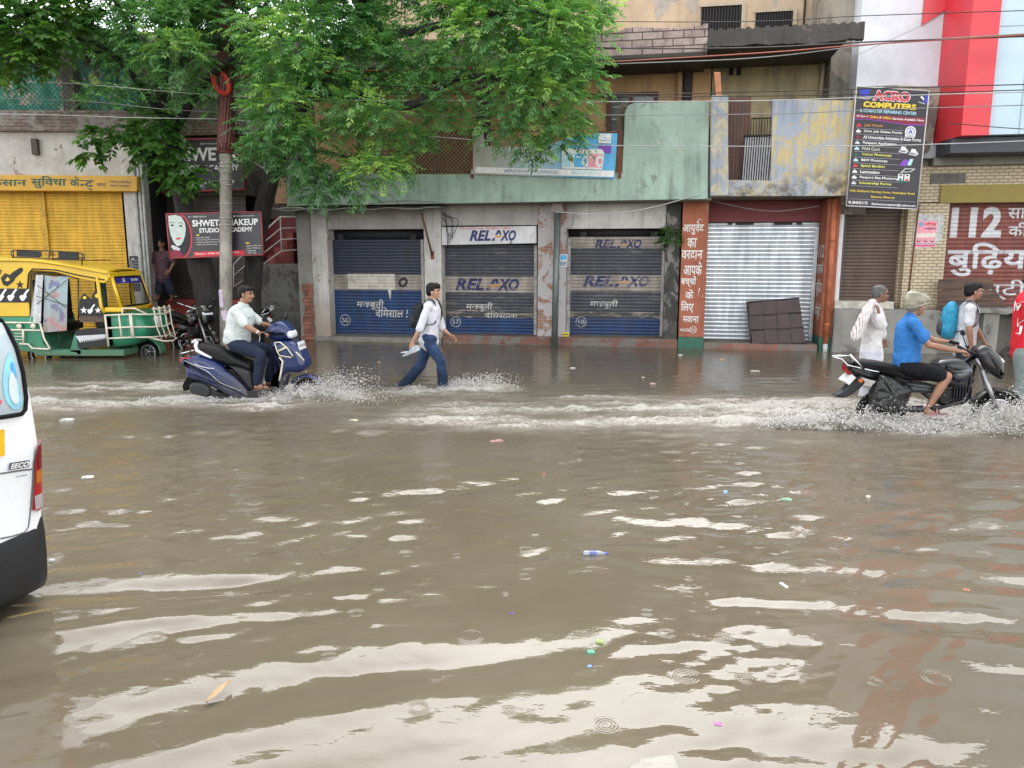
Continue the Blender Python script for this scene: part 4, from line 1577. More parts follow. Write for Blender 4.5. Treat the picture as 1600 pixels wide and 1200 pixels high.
def wave_height(x, y):
 # patchy, wandering wave trains that fan out from the passing traffic
 n1 = fbm(x * 0.28, y * 0.5, 3, 2)
 n2 = fbm(x * 0.6 + 9, y * 1.0, 8, 2)
 n3 = fbm(x * 0.42 + 4, y * 0.75 + 2, 21, 2)
 n4 = fbm(x * 0.9 + 2, y * 1.6 + 7, 27, 3)
 near = 0.42 + 0.58 * sst(8.5, 3.6, y)
 far = 0.30 + 0.70 * sst(16.0, 9.0, y)
 wl = sst(2.4, -0.6, x)
 h = 0
 for (dx, dy, lam, amp, ph, side) in ((-0.42, 1.0, 0.72, 0.0125, 0.3, 0), (-0.30, 1.0, 0.47, 0.0052, 2.1, 0), (0.34, 1.0, 0.67, 0.0120, 1.2, 1), (0.46, 1.0, 0.44, 0.0052, 4.0, 1), (-0.06, 1.0, 0.98, 0.0080, 0.8, 2)):
  L_ = math.hypot(dx, dy)
  k = 2 * math.pi / lam
  w = wl if side == 0 else ((1 - wl) if side == 1 else 1.0)
  ph_ = k * (dx * x + dy * y) / L_ + ph + 3.4 * n1 + 1.3 * n2
  s = np.sin(ph_)
  h = h + amp * w * near * far * (0.55 + 1.0 * n3) * (s + 0.25 * np.cos(2 * ph_))
 r = np.random.default_rng(5)
 chop = 0.20 + 0.80 * sst(3.4, 5.6, y)
 for i in range(20):
  a = r.normal(0, 0.38)
  lam = r.uniform(0.14, 0.40)
  k = 2 * math.pi / lam
  h = h + 0.0017 * (lam / 0.25) * far * chop * (0.7 + 1.1 * n4) * np.sin(k * (math.sin(a) * x + math.cos(a) * y) + r.uniform(0, 6.3) + 2.5 * n1 + 1.5 * n2)
 for i in range(14):
  a = r.normal(0, 0.7)
  lam = r.uniform(0.07, 0.16)
  k = 2 * math.pi / lam
  h = h + 0.00042 * (lam / 0.1) * far * (0.45 + 0.55 * chop) * (0.6 + 1.2 * n4) * np.sin(k * (math.sin(a) * x + math.cos(a) * y) + r.uniform(0, 6.3) + 4 * n2 + 3 * n4)
 f = foam_amount(x, y)
 tb = fbm(x * 2.6, y * 5.0, 31, 4)
 rd = 1 - np.abs(fbm(x * 3.6, y * 7.0, 44, 4)) * 2.2
 h = h + f * (0.045 * tb + 0.060 * rd * f)
 # bow swell thrown up by the motorcycle and the scooter
 h = h + 0.16 * sst(4.6, 6.2, x) * gau(y, 8.75, 0.22) * (1 + .5 * tb) + 0.07 * gau(x, -2.7, 0.4) * gau(y, 10.62, 0.22)
 h = h + 0.10 * gau(x, 4.1, 0.8) * gau(y, 9.15, 0.4) * (1 + .8 * tb)
 return h
def build_water():
 mb = MB()
 mb.quad((-400, -60, -0.16), (400, -60, -0.16), (400, 400, -0.16), (-400, 400, -0.16))
 mb.build('ground', plain('road_asphalt', (0.05, 0.048, 0.045), 0.85, 0, 0.25, 3), kind='structure')
 xs = np.concatenate([np.array([-120, -60, -35, -22, -18]), np.arange(-15, -4.2, 0.055), np.arange(-4.2, 4.2, 0.026), np.arange(4.2, 13.5, 0.055), np.array([15, 18, 22, 35, 60, 120])])
 ys = np.concatenate([np.array([-50, -25, -12, -6, -3, -1.5, -0.6, 0, 0.4, 0.8]), np.arange(1.0, 4.6, 0.022), np.arange(4.6, 9, 0.034), np.arange(9, 13, 0.04), np.arange(13, 22, 0.075)])
 X, Y = np.meshgrid(xs, ys)
 H = wave_height(X, Y)
 H = H * sst(-16, -14, X) * sst(14.5, 13, X) * sst(0.2, 1.2, Y)
 FO = foam_amount(X, Y)
 ny, nx = X.shape
 V = np.stack([X, Y, H], -1).reshape(-1, 3).astype(np.float32)
 idx = np.arange(ny * nx).reshape(ny, nx)
 Q = np.stack([idx[:-1, :-1], idx[:-1, 1:], idx[1:, 1:], idx[1:, :-1]], -1).reshape(-1, 4).astype(np.int32)
 me = bpy.data.meshes.new('flood_water')
 me.vertices.add(len(V))
 me.vertices.foreach_set('co', V.ravel())
 me.loops.add(Q.size)
 me.loops.foreach_set('vertex_index', Q.ravel())
 me.polygons.add(len(Q))
 me.polygons.foreach_set('loop_start', np.arange(0, Q.size, 4, dtype=np.int32))
 me.polygons.foreach_set('use_smooth', np.ones(len(Q), dtype=bool))
 me.update()
 at = me.attributes.new('foam', 'FLOAT', 'POINT')
 at.data.foreach_set('value', FO.ravel().astype(np.float32))
 o = bpy.data.objects.new('flood_water', me)
 COL.objects.link(o)
 o['kind'] = 'structure'
 # material
 t = NT('muddy_flood_water')
 co = t.coord()
 a = t.new('ShaderNodeAttribute', attribute_name='foam')
 fo = a.outputs['Fac']
 big = t.noise(0.5, 4, 0.6, co)
 mud = t.mix(t.ramp(big, 0.3, 0.7), (0.098, 0.080, 0.054), (0.122, 0.102, 0.072))
 froth = t.math('ADD', t.math('MULTIPLY', t.noise(1.0, 9, 0.75, t.coord((6, 12, 6)), 1.2), 0.62), t.math('MULTIPLY', t.noise(1.0, 5, 0.75, t.coord((26, 44, 24)), 0.6), 0.38))
 rg = t.math('SUBTRACT', 1.0, t.math('ABSOLUTE', t.math('MULTIPLY_ADD', t.noise(1.0, 7, 0.68, t.coord((8, 17, 8)), 1.0), 4.0, -2.0)))
 rg2 = t.math('SUBTRACT', 1.0, t.math('ABSOLUTE', t.math('MULTIPLY_ADD', t.noise(1.0, 5, 0.7, t.coord((21, 38, 20)), 0.8), 4.0, -2.0)))
 lace = t.math('ADD', t.math('MULTIPLY', rg, 0.34), t.math('ADD', t.math('MULTIPLY', rg2, 0.22), t.math('MULTIPLY', froth, 0.6)))
 mask = t.ramp(t.math('ADD', lace, t.math('MULTIPLY', fo, 0.52)), 0.95, 1.36)
 mud2 = t.mix(t.ramp(fo, 0.12, 0.7, 0, 0.75), mud, (0.20, 0.172, 0.130))
 colr = t.mix(mask, mud2, (0.58, 0.55, 0.50))
 # ripples
 r1 = t.noise(1.0, 3, 0.6, t.coord((5, 11, 5)), 0.3)
 r2 = t.noise(1.0, 2, 0.5, t.coord((16, 34, 10)))
 yy = t.sep(co)[1]
 rough_y = t.ramp(yy, 3.4, 8.5, 0.17, 1.0)
 hh = t.math('MULTIPLY', t.math('ADD', t.math('MULTIPLY', r1, 0.0066), t.math('MULTIPLY', r2, 0.0026)), rough_y)
 hh = t.math('ADD', hh, t.math('MULTIPLY', t.math('MULTIPLY', lace, fo), 0.035))
 def rings(scale, off, lam, density):
  mp = t.new('ShaderNodeMapping')
  mp.inputs['Location'].default_value = off
  mp.inputs['Scale'].default_value = (scale, scale, 0)
  t.l.new(co, mp.inputs[0])
  v = t.new('ShaderNodeTexVoronoi', voronoi_dimensions='2D', feature='F1')
  v.inputs['Scale'].default_value = 1.0
  v.inputs['Randomness'].default_value = 0.75
  t.l.new(mp.outputs[0], v.inputs['Vector'])
  d = t.math('DIVIDE', v.outputs['Distance'], scale)
  sc = t.new('ShaderNodeSeparateColor')
  t.l.new(v.outputs['Color'], sc.inputs[0])
  r0 = t.math('MULTIPLY_ADD', sc.outputs[0], 0.42 / scale * 0.36, 0.008)
  e = t.math('SUBTRACT', d, r0)
  env = t.math('POWER', 2.718, t.math('MULTIPLY', t.math('POWER', t.math('DIVIDE', e, lam * 1.3), 2.0), -1.0))
  s = t.math('MULTIPLY', t.math('SINE', t.math('MULTIPLY', e, 2 * math.pi / lam)), env)
  return t.math('MULTIPLY', s, t.math('LESS_THAN', sc.outputs[1], density))
 hh = t.math('ADD', hh, t.math('MULTIPLY', rings(2.6, (0.3, 0.1, 0), 0.016, 0.13), 0.00055))
 hh = t.math('ADD', hh, t.math('MULTIPLY', rings(4.1, (5.3, 2.1, 0), 0.012, 0.12), 0.00045))
 b = t.new('ShaderNodeBump')
 b.inputs['Strength'].default_value = 1.0
 b.inputs['Distance'].default_value = 1.0
 t.l.new(hh, b.inputs['Height'])
 t.bsdf(colr, t.ramp(mask, 0, 1, 0.02, 0.55), 0, b.outputs[0], IOR=1.335)
 me.materials.append(t.m)
 return o
build_water()
# ------------------------------------------------------------------ trees
def leaf_material(name, dark, mid, young):  # young: new-leaf colour, also laid on clump tops as if lit
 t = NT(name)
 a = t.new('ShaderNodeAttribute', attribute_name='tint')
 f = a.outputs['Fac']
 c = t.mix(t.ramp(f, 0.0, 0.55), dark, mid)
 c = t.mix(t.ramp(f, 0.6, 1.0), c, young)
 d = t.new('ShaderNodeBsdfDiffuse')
 tr = t.new('ShaderNodeBsdfTranslucent')
 g = t.new('ShaderNodeBsdfGlossy')
 g.inputs['Roughness'].default_value = 0.38
 t.l.new(c, d.inputs[0])
 t.l.new(t.mix(1.0, c, (0.92, 1.12, 0.6), 'MULTIPLY'), tr.inputs[0])
 m1 = t.new('ShaderNodeMixShader')
 m1.inputs[0].default_value = 0.55
 t.l.new(d.outputs[0], m1.inputs[1])
 t.l.new(tr.outputs[0], m1.inputs[2])
 m2 = t.new('ShaderNodeMixShader')
 m2.inputs[0].default_value = 0.05
 t.l.new(m1.outputs[0], m2.inputs[1])
 t.l.new(g.outputs[0], m2.inputs[2])
 t.l.new(m2.outputs[0], t.out.inputs[0])
 return t.m
def unit(a):
 return a / np.maximum(np.linalg.norm(a, axis=-1, keepdims=True), 1e-9)
def crown_mesh(clusters, rng, pairs=6, flen=0.31, ll=0.118, lw=0.038, density=215, droop=0.50):
 """clusters: (x, y, z, r, tint). Feathery leaves: each frond a curved axis with paired leaflets."""
 VV, TT = [], []
 for (cx, cy, cz, r, tint) in clusters:
  n = int(density * (r / 0.9) ** 2) + 12
  d = unit(rng.normal(size=(n, 3)) + np.array([0, -0.2, 0.45]))
  rad = r * rng.uniform(0.25, 1.0, (n, 1)) ** 0.55
  p = np.array([cx, cy, cz]) + d * rad * np.array([1.08, 1.0, 0.68]) * rng.uniform(0.8, 1.15, (n, 1))
  ax = unit(d * np.array([1, 1, 0.40]) + rng.normal(0, 0.30, (n, 3)) + np.array([0, 0, -0.02]))
  L_ = flen * rng.uniform(0.65, 1.25, (n, 1))
  ft = np.clip(tint + rng.normal(0, 0.17, (n, 1)) + 0.36 * d[:, 2:3] * rng.uniform(0.3, 1, (n, 1)) + rng.normal(0, 0.10), 0, 1)  # clump tops tinted lighter: light from above put into the leaf colour
  up = np.array([0, 0, 1.0])
  side = unit(np.cross(ax, up) + 1e-4)
  for k in range(pairs * 2 + 1):
   if k == pairs * 2:
    t, sg = 1.0, 0
   else:
    t, sg = (k // 2 + 0.6) / pairs, (1 if k % 2 else -1)
   base = p + ax * L_ * t + np.array([0, 0, -1]) * droop * L_ * t * t * 0.55
   a2 = unit(ax + np.array([0, 0, -1]) * droop * t)
   dr = a2 if sg == 0 else unit(side * sg * 0.85 + a2 * 0.62 + np.array([0, 0, -0.20]) + rng.normal(0, 0.16, (n, 3)))
   wd = a2 - (a2 * dr).sum(1, keepdims=True) * dr if sg else side
   wd = unit(wd + rng.normal(0, 0.18, (n, 3)))
   l = ll * rng.uniform(0.75, 1.2, (n, 1)) * (1.0 - 0.35 * abs(t - 0.45))
   w = lw * rng.uniform(0.8, 1.2, (n, 1))
   q = np.stack([base, base + dr * l * 0.42 + wd * w * 0.5, base + dr * l + np.array([0, 0, -0.012]), base + dr * l * 0.42 - wd * w * 0.5], 1)
   VV.append(q.reshape(-1, 3))
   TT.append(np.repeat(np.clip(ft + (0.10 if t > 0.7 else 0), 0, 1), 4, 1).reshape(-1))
 return np.concatenate(VV), np.concatenate(TT)
def leaf_object(name, V, T, mat, parent):
 off = BASE.get(parent.name, Vector((0, 0, 0)))
 V = V - np.array(off)
 n = len(V) // 4
 me = bpy.data.meshes.new(name)
 me.vertices.add(len(V))
 me.vertices.foreach_set('co', V.astype(np.float32).ravel())
 me.loops.add(n * 4)
 me.loops.foreach_set('vertex_index', np.arange(n * 4, dtype=np.int32))
 me.polygons.add(n)
 me.polygons.foreach_set('loop_start', np.arange(0, n * 4, 4, dtype=np.int32))
 me.update()
 a = me.attributes.new('tint', 'FLOAT', 'POINT')
 a.data.foreach_set('value', T.astype(np.float32))
 me.materials.append(mat)
 o = bpy.data.objects.new(name, me)
 COL.objects.link(o)
 o.parent = parent
 return o
def bark(name, col):
 t = NT(name)
 n = t.noise(1.0, 7, 0.7, t.coord((14, 14, 2.2)), 0.6)
 c = t.mix(t.ramp(n, 0.35, 0.7), mul(col, 0.45), mul(col, 1.35))
 t.bsdf(c, 0.9, 0, t.bump(n, 0.9, 0.03))
 return t.m
def limb(mb, pts, r, wob=0.02, seed=0):
 rr = random.Random(seed)
 P = smooth_open(pts, 6)
 P = [p + Vector((rr.uniform(-wob, wob), rr.uniform(-wob, wob), 0)) for p in P]
 n = len(P)
 mb.tube(P, [r[0] + (r[1] - r[0]) * (i / (n - 1)) ** 0.8 for i in range(n)], 10)
def cl(px, py, rpx, Y, tint):  # tint: leaf colour, with each clump's light and shade put in
 p = atY(px, py, Y)
 return (p.x, p.y, p.z, rpx / 1200 * Y * 0.84, tint)
def build_trees():
 rng = np.random.default_rng(2)
 neem = leaf_material('neem_leaf', (0.060, 0.160, 0.060), (0.180, 0.385, 0.145), (0.46, 0.66, 0.17))
 broad = leaf_material('broad_leaf', (0.030, 0.090, 0.022), (0.080, 0.20, 0.040), (0.17, 0.32, 0.050))
 bk = bark('dark_wet_bark', (0.030, 0.027, 0.024))
 # ---- tree by the utility pole
 Y = 17.0
 b = atY(336, 548, Y)
 T = thing('neem_tree', 'leaning neem tree with dark wet trunk behind the concrete utility pole', 'tree', WORLD, (b.x, Y, -0.16), 'neem trees along the street')
 mb = MB()
 tr = [(345, 560, Y, 0), (333, 500, Y, 0), (318, 430, Y, 0), (300, 370, Y, 0), (284, 300, Y - .05, 0), (268, 210, Y - .2, 0), (252, 120, Y - .4, 0), (262, 20, Y - .7, 0), (275, -60, Y - .9, 0)]
 P = [atY(x, y, d) for x, y, d, _ in tr]
 P[0].z = -0.2
 limb(mb, P, (0.36, 0.10), 0.015, 1)
 for pts, r in (([P[5], atY(320, 130, 16.2), atY(390, 60, 15.4), atY(430, -30, 15)], (0.11, 0.03)), ([P[5], atY(225, 140, 16.3), atY(170, 80, 15.6), atY(120, 60, 15.2)], (0.10, 0.03)),
       ([P[6], atY(340, 60, 15.8), atY(420, 20, 15.0)], (0.09, 0.03)), ([P[4], atY(250, 255, 16.5), atY(200, 225, 16.2)], (0.06, 0.02)), ([P[4], atY(310, 262, 16.4), atY(345, 270, 16.2)], (0.05, 0.02)),
       ([P[6], atY(200, 40, 16.0), atY(150, -60, 15.4)], (0.09, 0.03))):
  limb(mb, pts, r, 0.01, 3)
 mb.build('trunk', bk, T)
 C = [cl(*c) for c in (
  (232, 45, 62, 15.2, .42), (275, 88, 52, 14.9, .62), (300, 30, 55, 15.4, .40), (205, 100, 45, 15.8, .28), (278, 138, 40, 15.6, .3), (180, 40, 60, 15.9, .2), (345, -20, 40, 16.7, .4),
  (408, 40, 55, 14.8, .55), (440, 75, 62, 14.6, .6), (432, 122, 54, 14.8, .55), (470, 40, 52, 14.9, .5), (424, 185, 48, 14.9, .5), (445, 165, 58, 14.7, .55), (430, 225, 50, 14.9, .42), (480, 215, 45, 15.0, .5),
  (500, 120, 55, 14.9, .6), (520, 60, 50, 15.2, .45), (408, 245, 30, 15.3, .35), (470, 262, 40, 15.2, .35), (150, 70, 40, 16.1, .25), (225, 150, 36, 16.4, .25), (160, 150, 26, 16.2, .3),
  (240, -60, 80, 15.5, .4), (340, -70, 85, 15.2, .45), (430, -60, 80, 15.0, .45), (500, -40, 70, 15.2, .4), (150, -40, 60, 16.2, .3))]
 C += [cl(rng.uniform(260, 520), rng.uniform(-60, 170), rng.uniform(35, 60), rng.uniform(16.0, 17.0), .15) for _ in range(8)] + [cl(rng.uniform(60, 530), rng.uniform(-90, 45), rng.uniform(38, 54), rng.uniform(16.4, 17.2), .3) for _ in range(38)]  # back filler tinted darker, crown shade put into the leaf colour
 V, TT = crown_mesh(C, rng)
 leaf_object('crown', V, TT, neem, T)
 # broad-leaved clump growing round the same trunk
 C = [cl(*c) for c in ((245, 228, 44, 16.2, .45), (268, 258, 32, 16.1, .5), (232, 205, 42, 16.3, .4), (188, 216, 32, 16.0, .35), (152, 214, 20, 15.9, .4), (318, 280, 18, 16.2, .45), (275, 282, 24, 16.2, .4), (250, 190, 30, 16.4, .3), (140, 242, 9, 15.9, .3))]
 V, TT = crown_mesh(C, rng, 3, 0.26, 0.17, 0.10, 150, 0.8)
 leaf_object('lower_foliage', V, TT, broad, T)
 # ---- second neem, reaching over the green balcony
 Y = 17.45
 b = atY(388, 545, Y)
 T = thing('neem_tree', 'broad neem tree spreading over the green balcony, its dark trunk beside the stairway', 'tree', WORLD, (b.x, Y, -0.16), 'neem trees along the street')
 mb = MB()
 P = [atY(x, y, d) for x, y, d in ((384, 560, Y), (392, 480, Y), (398, 400, Y), (415, 310, 17.2), (440, 230, 16.9), (480, 150, 16.5), (540, 60, 16.0), (570, 0, 15.8), (600, -60, 15.8))]
 P[0].z = -0.2
 limb(mb, P, (0.26, 0.09), 0.015, 6)
 for pts, r in (([P[5], atY(560, 150, 15.9), atY(640, 165, 15.5), atY(720, 120, 15.2), atY(800, 130, 15.0), atY(870, 180, 14.9)], (0.12, 0.03)),
       ([P[6], atY(640, 50, 15.6), atY(730, 30, 15.3), atY(830, 20, 15.1), atY(900, 40, 15.0)], (0.11, 0.03)),
       ([P[4], atY(520, 240, 16.2), atY(580, 255, 15.8)], (0.06, 0.02)), ([P[7], atY(700, -60, 15.5), atY(820, -80, 15.3)], (0.09, 0.03)), ([P[4], atY(500, 270, 16.4), atY(530, 300, 16.2)], (0.05, 0.02))):
  limb(mb, pts, r, 0.01, 8)
 mb.build('trunk', bk, T)
 C = [cl(*c) for c in (
  (545, 30, 55, 15.4, .42), (575, 80, 45, 15.3, .45), (600, 40, 50, 15.8, .25), (560, 175, 52, 15.0, .58), (600, 190, 40, 15.1, .5), (535, 210, 40, 15.2, .42), (620, 85, 42, 15.4, .42), (650, 90, 36, 15.4, .42), (640, 130, 38, 15.7, .3),
  (585, 268, 44, 15.1, .62), (600, 245, 36, 15.3, .5), (560, 290, 32, 15.4, .42), (620, 262, 28, 15.3, .5), (505, 290, 42, 15.7, .34), (490, 305, 26, 15.8, .3), (530, 262, 36, 15.7, .3), (650, 225, 34, 15.8, .3), (640, 215, 25, 15.6, .35),
  (700, 25, 50, 15.3, .5), (740, 55, 55, 14.9, .58), (700, 95, 42, 15.3, .42), (760, 20, 55, 14.9, .6), (715, 150, 42, 15.2, .42), (690, 190, 30, 15.4, .38), (780, 75, 50, 15.0, .5),
  (810, 25, 58, 14.8, .55), (860, 50, 60, 14.7, .55), (905, 25, 44, 14.9, .48), (850, 100, 55, 14.7, .58), (895, 95, 44, 14.8, .52), (915, 125, 34, 14.9, .5), (800, 130, 50, 14.9, .45), (860, 155, 52, 14.7, .5), (900, 165, 34, 14.9, .52),
  (790, 180, 44, 15.0, .4), (830, 205, 40, 14.9, .45), (880, 195, 38, 14.9, .45), (895, 212, 24, 15.0, .45), (835, 238, 24, 15.0, .5), (770, 200, 34, 15.2, .38), (870, 222, 22, 15.0, .4), (925, 60, 26, 15.0, .5), (930, 10, 34, 15.0, .45),
  (560, -60, 75, 15.4, .42), (660, -50, 60, 15.3, .45), (760, -60, 80, 15.0, .5), (850, -50, 75, 14.9, .5), (910, -40, 50, 15.1, .45))]
 C += [cl(rng.uniform(520, 900), rng.uniform(-20, 190), rng.uniform(28, 46), rng.uniform(16.0, 16.7), .15) for _ in range(16)] + [cl(rng.uniform(480, 900), rng.uniform(-80, 60), rng.uniform(40, 55), rng.uniform(15.4, 16.5), .25) for _ in range(16)]  # filler behind takes a darker tint in place of crown shade
 V, TT = crown_mesh(C, rng)
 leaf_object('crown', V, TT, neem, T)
 # ---- broad-leaved tree entering from the edge
 T = thing('broadleaf_tree', 'broad-leaved tree hanging over the netted upper floor above the yellow shutters', 'tree', WORLD, (atY(-190, 560, 15.5).x, 15.5, -0.16))
 mb = MB()
 P = [atY(x, y, 15.5) for x, y in ((-190, 580), (-185, 420), (-170, 250), (-150, 100), (-130, 0), (-90, -60))]
 P[0].z = -0.2
 limb(mb, P, (0.3, 0.1), 0.02, 4)
 for pts, r in (([P[3], atY(-60, 60, 15.1), atY(20, 30, 14.8), atY(90, 10, 14.6)], (0.12, 0.03)), ([P[4], atY(-20, -80, 15), atY(80, -110, 14.8)], (0.1, 0.03)), ([P[3], atY(-40, 110, 15.0), atY(40, 95, 14.7)], (0.08, 0.02))):
  limb(mb, pts, r, 0.01, 2)
 mb.build('trunk', bk, T)
 C = [cl(*c) for c in ((25, 30, 50, 14.6, .5), (60, 60, 40, 14.5, .5), (10, 80, 38, 14.6, .48), (45, 95, 28, 14.5, .55), (85, 20, 42, 14.9, .38), (100, 55, 30, 15.1, .25), (-20, 50, 50, 14.8, .4), (0, 110, 16, 14.6, .3), (75, 90, 18, 14.8, .4),
        (120, 20, 40, 15.2, .3), (30, -50, 75, 14.8, .42), (120, -60, 70, 15.0, .35), (-60, -40, 80, 15.0, .4), (-100, 40, 60, 15.1, .4))]
 V, TT = crown_mesh(C, rng, 3, 0.24, 0.15, 0.085, 190, 0.7)
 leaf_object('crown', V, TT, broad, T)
build_trees()
# ------------------------------------------------------------------ utility pole, cables
def build_pole():
 Y = 16.2
 b = atY(353, 550, Y)
 T = thing('utility_pole', 'tall concrete utility pole wound with pale wire below a rust-red cable bundle', 'utility pole', WORLD, (b.x, Y, -0.16))
 q = lambda x, y: atY(x, y, Y)
 t = NT('pole_concrete')
 n = t.noise(5, 7, 0.7, t.coord((1, 1, 0.5)))
 c = t.mix(t.ramp(n, 0.35, 0.65), (0.20, 0.185, 0.155), (0.38, 0.355, 0.31))
 c = t.mix(t.ramp(t.noise(18, 4), 0.6, 0.75, 0, 0.6), c, (0.10, 0.09, 0.08))
 t.bsdf(c, 0.85, 0, t.bump(n, 0.6, 0.01))
 mb = MB()
 bt = q(353, 550)
 bt.z = -0.2
 mb.tube([bt, q(353, 420), q(353, 235), q(352, 60), q(352, -140)], [0.135, 0.125, 0.115, 0.09, 0.08], 14)
 mb.build('shaft', t.m, T)
 mb = MB()
 rr = random.Random(2)
 for k in range(15):
  a = k / 15 * 6.28
  pts = []
  for i in range(14):
   p = q(352.5, 240 - i * 20)
   r = 0.125 + 0.015 * math.sin(i * 0.8 + k)
   pts.append(p + Vector((r * math.cos(a + i * 0.12), r * math.sin(a + i * 0.12), 0)))
  mb.tube(pts, 0.036, 6)
 mb.build('cable_bundle', plain('rust_red_cable', (0.11, 0.030, 0.026), 0.55, 0, 0.35, 10), T)
 mb = MB()
 for i, py in enumerate((205, 214, 222, 226, 231, 238, 246, 255, 262, 270, 282, 288, 318, 340, 352)):
  p = q(353, py)
  mb.torus(p + Vector((0, 0, rr.uniform(-.02, .02))), 0.135, 0.008, 'z', 20, 5)
 mb.build('binding_wire', plain('pale_binding_wire', (0.48, 0.46, 0.43), 0.5, 0.2), T)
 mb = MB()
 for i in range(12):
  off = rr.uniform(-.03, .03)
  pts = []
  for k in range(30):
   a = 2 * math.pi * k / 30
   pts.append(q(351, 132) + Vector(((0.135 + off) * math.cos(a) - 0.05 * math.sin(a) + rr.uniform(-.005, .005), -0.22 + 0.010 * i, (0.21 + off) * math.sin(a) + rr.uniform(-.005, .005))))
  mb.tube(pts, 0.016, 6, False, True)
 mb.build('cable_coil', plain('red_cable', (0.55, 0.05, 0.03), 0.45, 0, 0.15), None, WORLD, tuple(q(351, 132)), 'coil of bright red cable hung high on the utility pole', 'cable coil')
 # bills pasted on the pole
 mb = MB()
 for (py0, py1, a0) in ((452, 480, -2.6), (484, 500, -2.2)):
  z0, z1 = q(353, py1).z, q(353, py0).z
  n = 6
  for i in range(n):
   a, a2 = a0 + i * 0.16, a0 + (i + 1) * 0.16
   c0 = q(353, 470)
   mb.quad((c0.x + .134 * math.cos(a), Y + .134 * math.sin(a), z0), (c0.x + .134 * math.cos(a2), Y + .134 * math.sin(a2), z0), (c0.x + .133 * math.cos(a2), Y + .133 * math.sin(a2), z1), (c0.x + .133 * math.cos(a), Y + .133 * math.sin(a), z1))
 mb.build('pasted_bill', plain('lilac_paper', (0.55, 0.45, 0.55), 0.8, 0, 0.35, 30), T)
build_pole()
def cable(pts, r, mat, label, Y=15.6, name='overhead_cable', group='cables strung across the street'):
 """pts: picture points on the plane at distance Y, or (x, y, Y)"""
 P = [atY(p[0], p[1], p[2] if len(p) > 2 else Y - max(0, p[0] - 1000) / 680 * 1.7) for p in pts]
 P = smooth_open(P, 6)
 mb = MB()
 mb.tube(P, r, 5)
 return mb.build(name, mat, None, WORLD, tuple(P[0]), label, 'cable', group)
c_black = plain('black_cable', (0.02, 0.02, 0.02), 0.5)
c_grey = plain('grey_cable', (0.22, 0.22, 0.22), 0.45)
c_pale = plain('pale_cable', (0.42, 0.42, 0.41), 0.45)
c_red = plain('dull_red_cable', (0.36, 0.09, 0.05), 0.5)
for pts, r, m, lab in (
 ([(352, 122, 16.2), (520, 112), (760, 106), (945, 97), (1200, 82), (1350, 70), (1680, 50)], .012, c_red, 'dull red cable crossing below the brick roof parapet'),
 ([(352, 95, 16.2), (520, 103), (800, 104), (1040, 97), (1200, 89), (1400, 66), (1680, 48)], .010, c_grey, 'grey cable running close beside the dull red one'),
 ([(790, 30), (1000, 34), (1200, 33), (1345, 25), (1680, 14)], .008, c_black, 'thin black cable passing over the barred windows, highest of the cables'),
 ([(905, 74), (1050, 76), (1200, 74), (1350, 66), (1600, 57), (1680, 53)], .014, c_black, 'thick black cable crossing the blackened roof slab'),
 ([(352, 110, 16.2), (520, 130), (660, 137), (800, 145), (1000, 147), (1200, 143), (1450, 136), (1680, 130)], .010, c_black, 'black cable just above the top edge of the green parapet'),
 ([(400, 145, 16.2), (600, 147), (800, 147), (1000, 151), (1200, 150), (1450, 145), (1680, 138)], .009, c_black, 'black cable level with the top edge of the green parapet'),
 ([(352, 150, 16.2), (520, 156), (700, 157), (900, 159), (1200, 157), (1450, 148), (1680, 142)], .010, c_pale, 'pale cable touching the top edge of the green parapet'),
 ([(352, 172, 16.2), (600, 180), (900, 180), (1200, 178), (1380, 171), (1680, 162)], .009, c_grey, 'grey cable across the middle of the green parapet, above the banner'),
 ([(352, 186, 16.2), (500, 200), (660, 212), (800, 222), (1000, 228), (1330, 228), (1500, 224), (1680, 217)], .009, c_pale, 'pale sagging cable crossing in front of the paint banner'),
 ([(-60, 128), (105, 130), (250, 142), (352, 150, 16.2)], .009, c_pale, 'pale cable from the utility pole across the upper netting'),
 ([(-60, 152), (130, 158), (250, 170), (352, 176, 16.2)], .008, c_grey, 'grey cable from the utility pole across the lower netting'),
 ([(-60, 178), (60, 179), (220, 184), (352, 186, 16.2)], .009, c_pale, 'pale cable along the sooty brick parapet'),
 ([(-60, 86), (100, 86), (240, 83), (352, 84, 16.2)], .007, c_pale, 'thin pale cable at the level of the netting top'),
 ([(1480, 192), (1560, 199), (1680, 207)], .008, c_black, 'short black cable sloping across the blue-grey cladding'),
 ([(1290, 108, 16.3), (1370, 72, 16.0), (1440, 40, 15.7), (1485, 16, 15.5)], .005, c_grey, 'thin grey wire rising slantwise over the white cladding'),
 ([(365, 238, 16.2), (410, 262, 16.9), (470, 302, 17.4)], .011, c_pale, 'pale wire dropping from the utility pole to the balcony corner'),
):
 cable(pts, r, m, lab)
for pts, y, m, lab in (([(865, 331), (920, 334), (965, 333), (1010, 326), (1050, 316), (1094, 303)], -0.75, c_pale, 'pale slack wire under the green balcony by the orange pillar'),
        ([(520, 317), (560, 320), (600, 314), (650, 313), (700, 317)], -0.74, c_pale, 'slack wire hanging along the bottom of the green balcony above the awning'),
        ([(1104, 312), (1170, 326), (1215, 330), (1260, 325), (1280, 322)], -0.1, c_grey, 'thin slack wire over the bare steel shutter')):
 P = [F.w((F.px(a, b, y)[0], y, F.px(a, b, y)[1])) for a, b in pts]
 P = smooth_open(P, 6)
 mb = MB()
 mb.tube(P, 0.010, 5)
 mb.build('slack_wire', m, None, WORLD, tuple(P[0]), lab, 'wire', 'slack wires on the shop fronts')
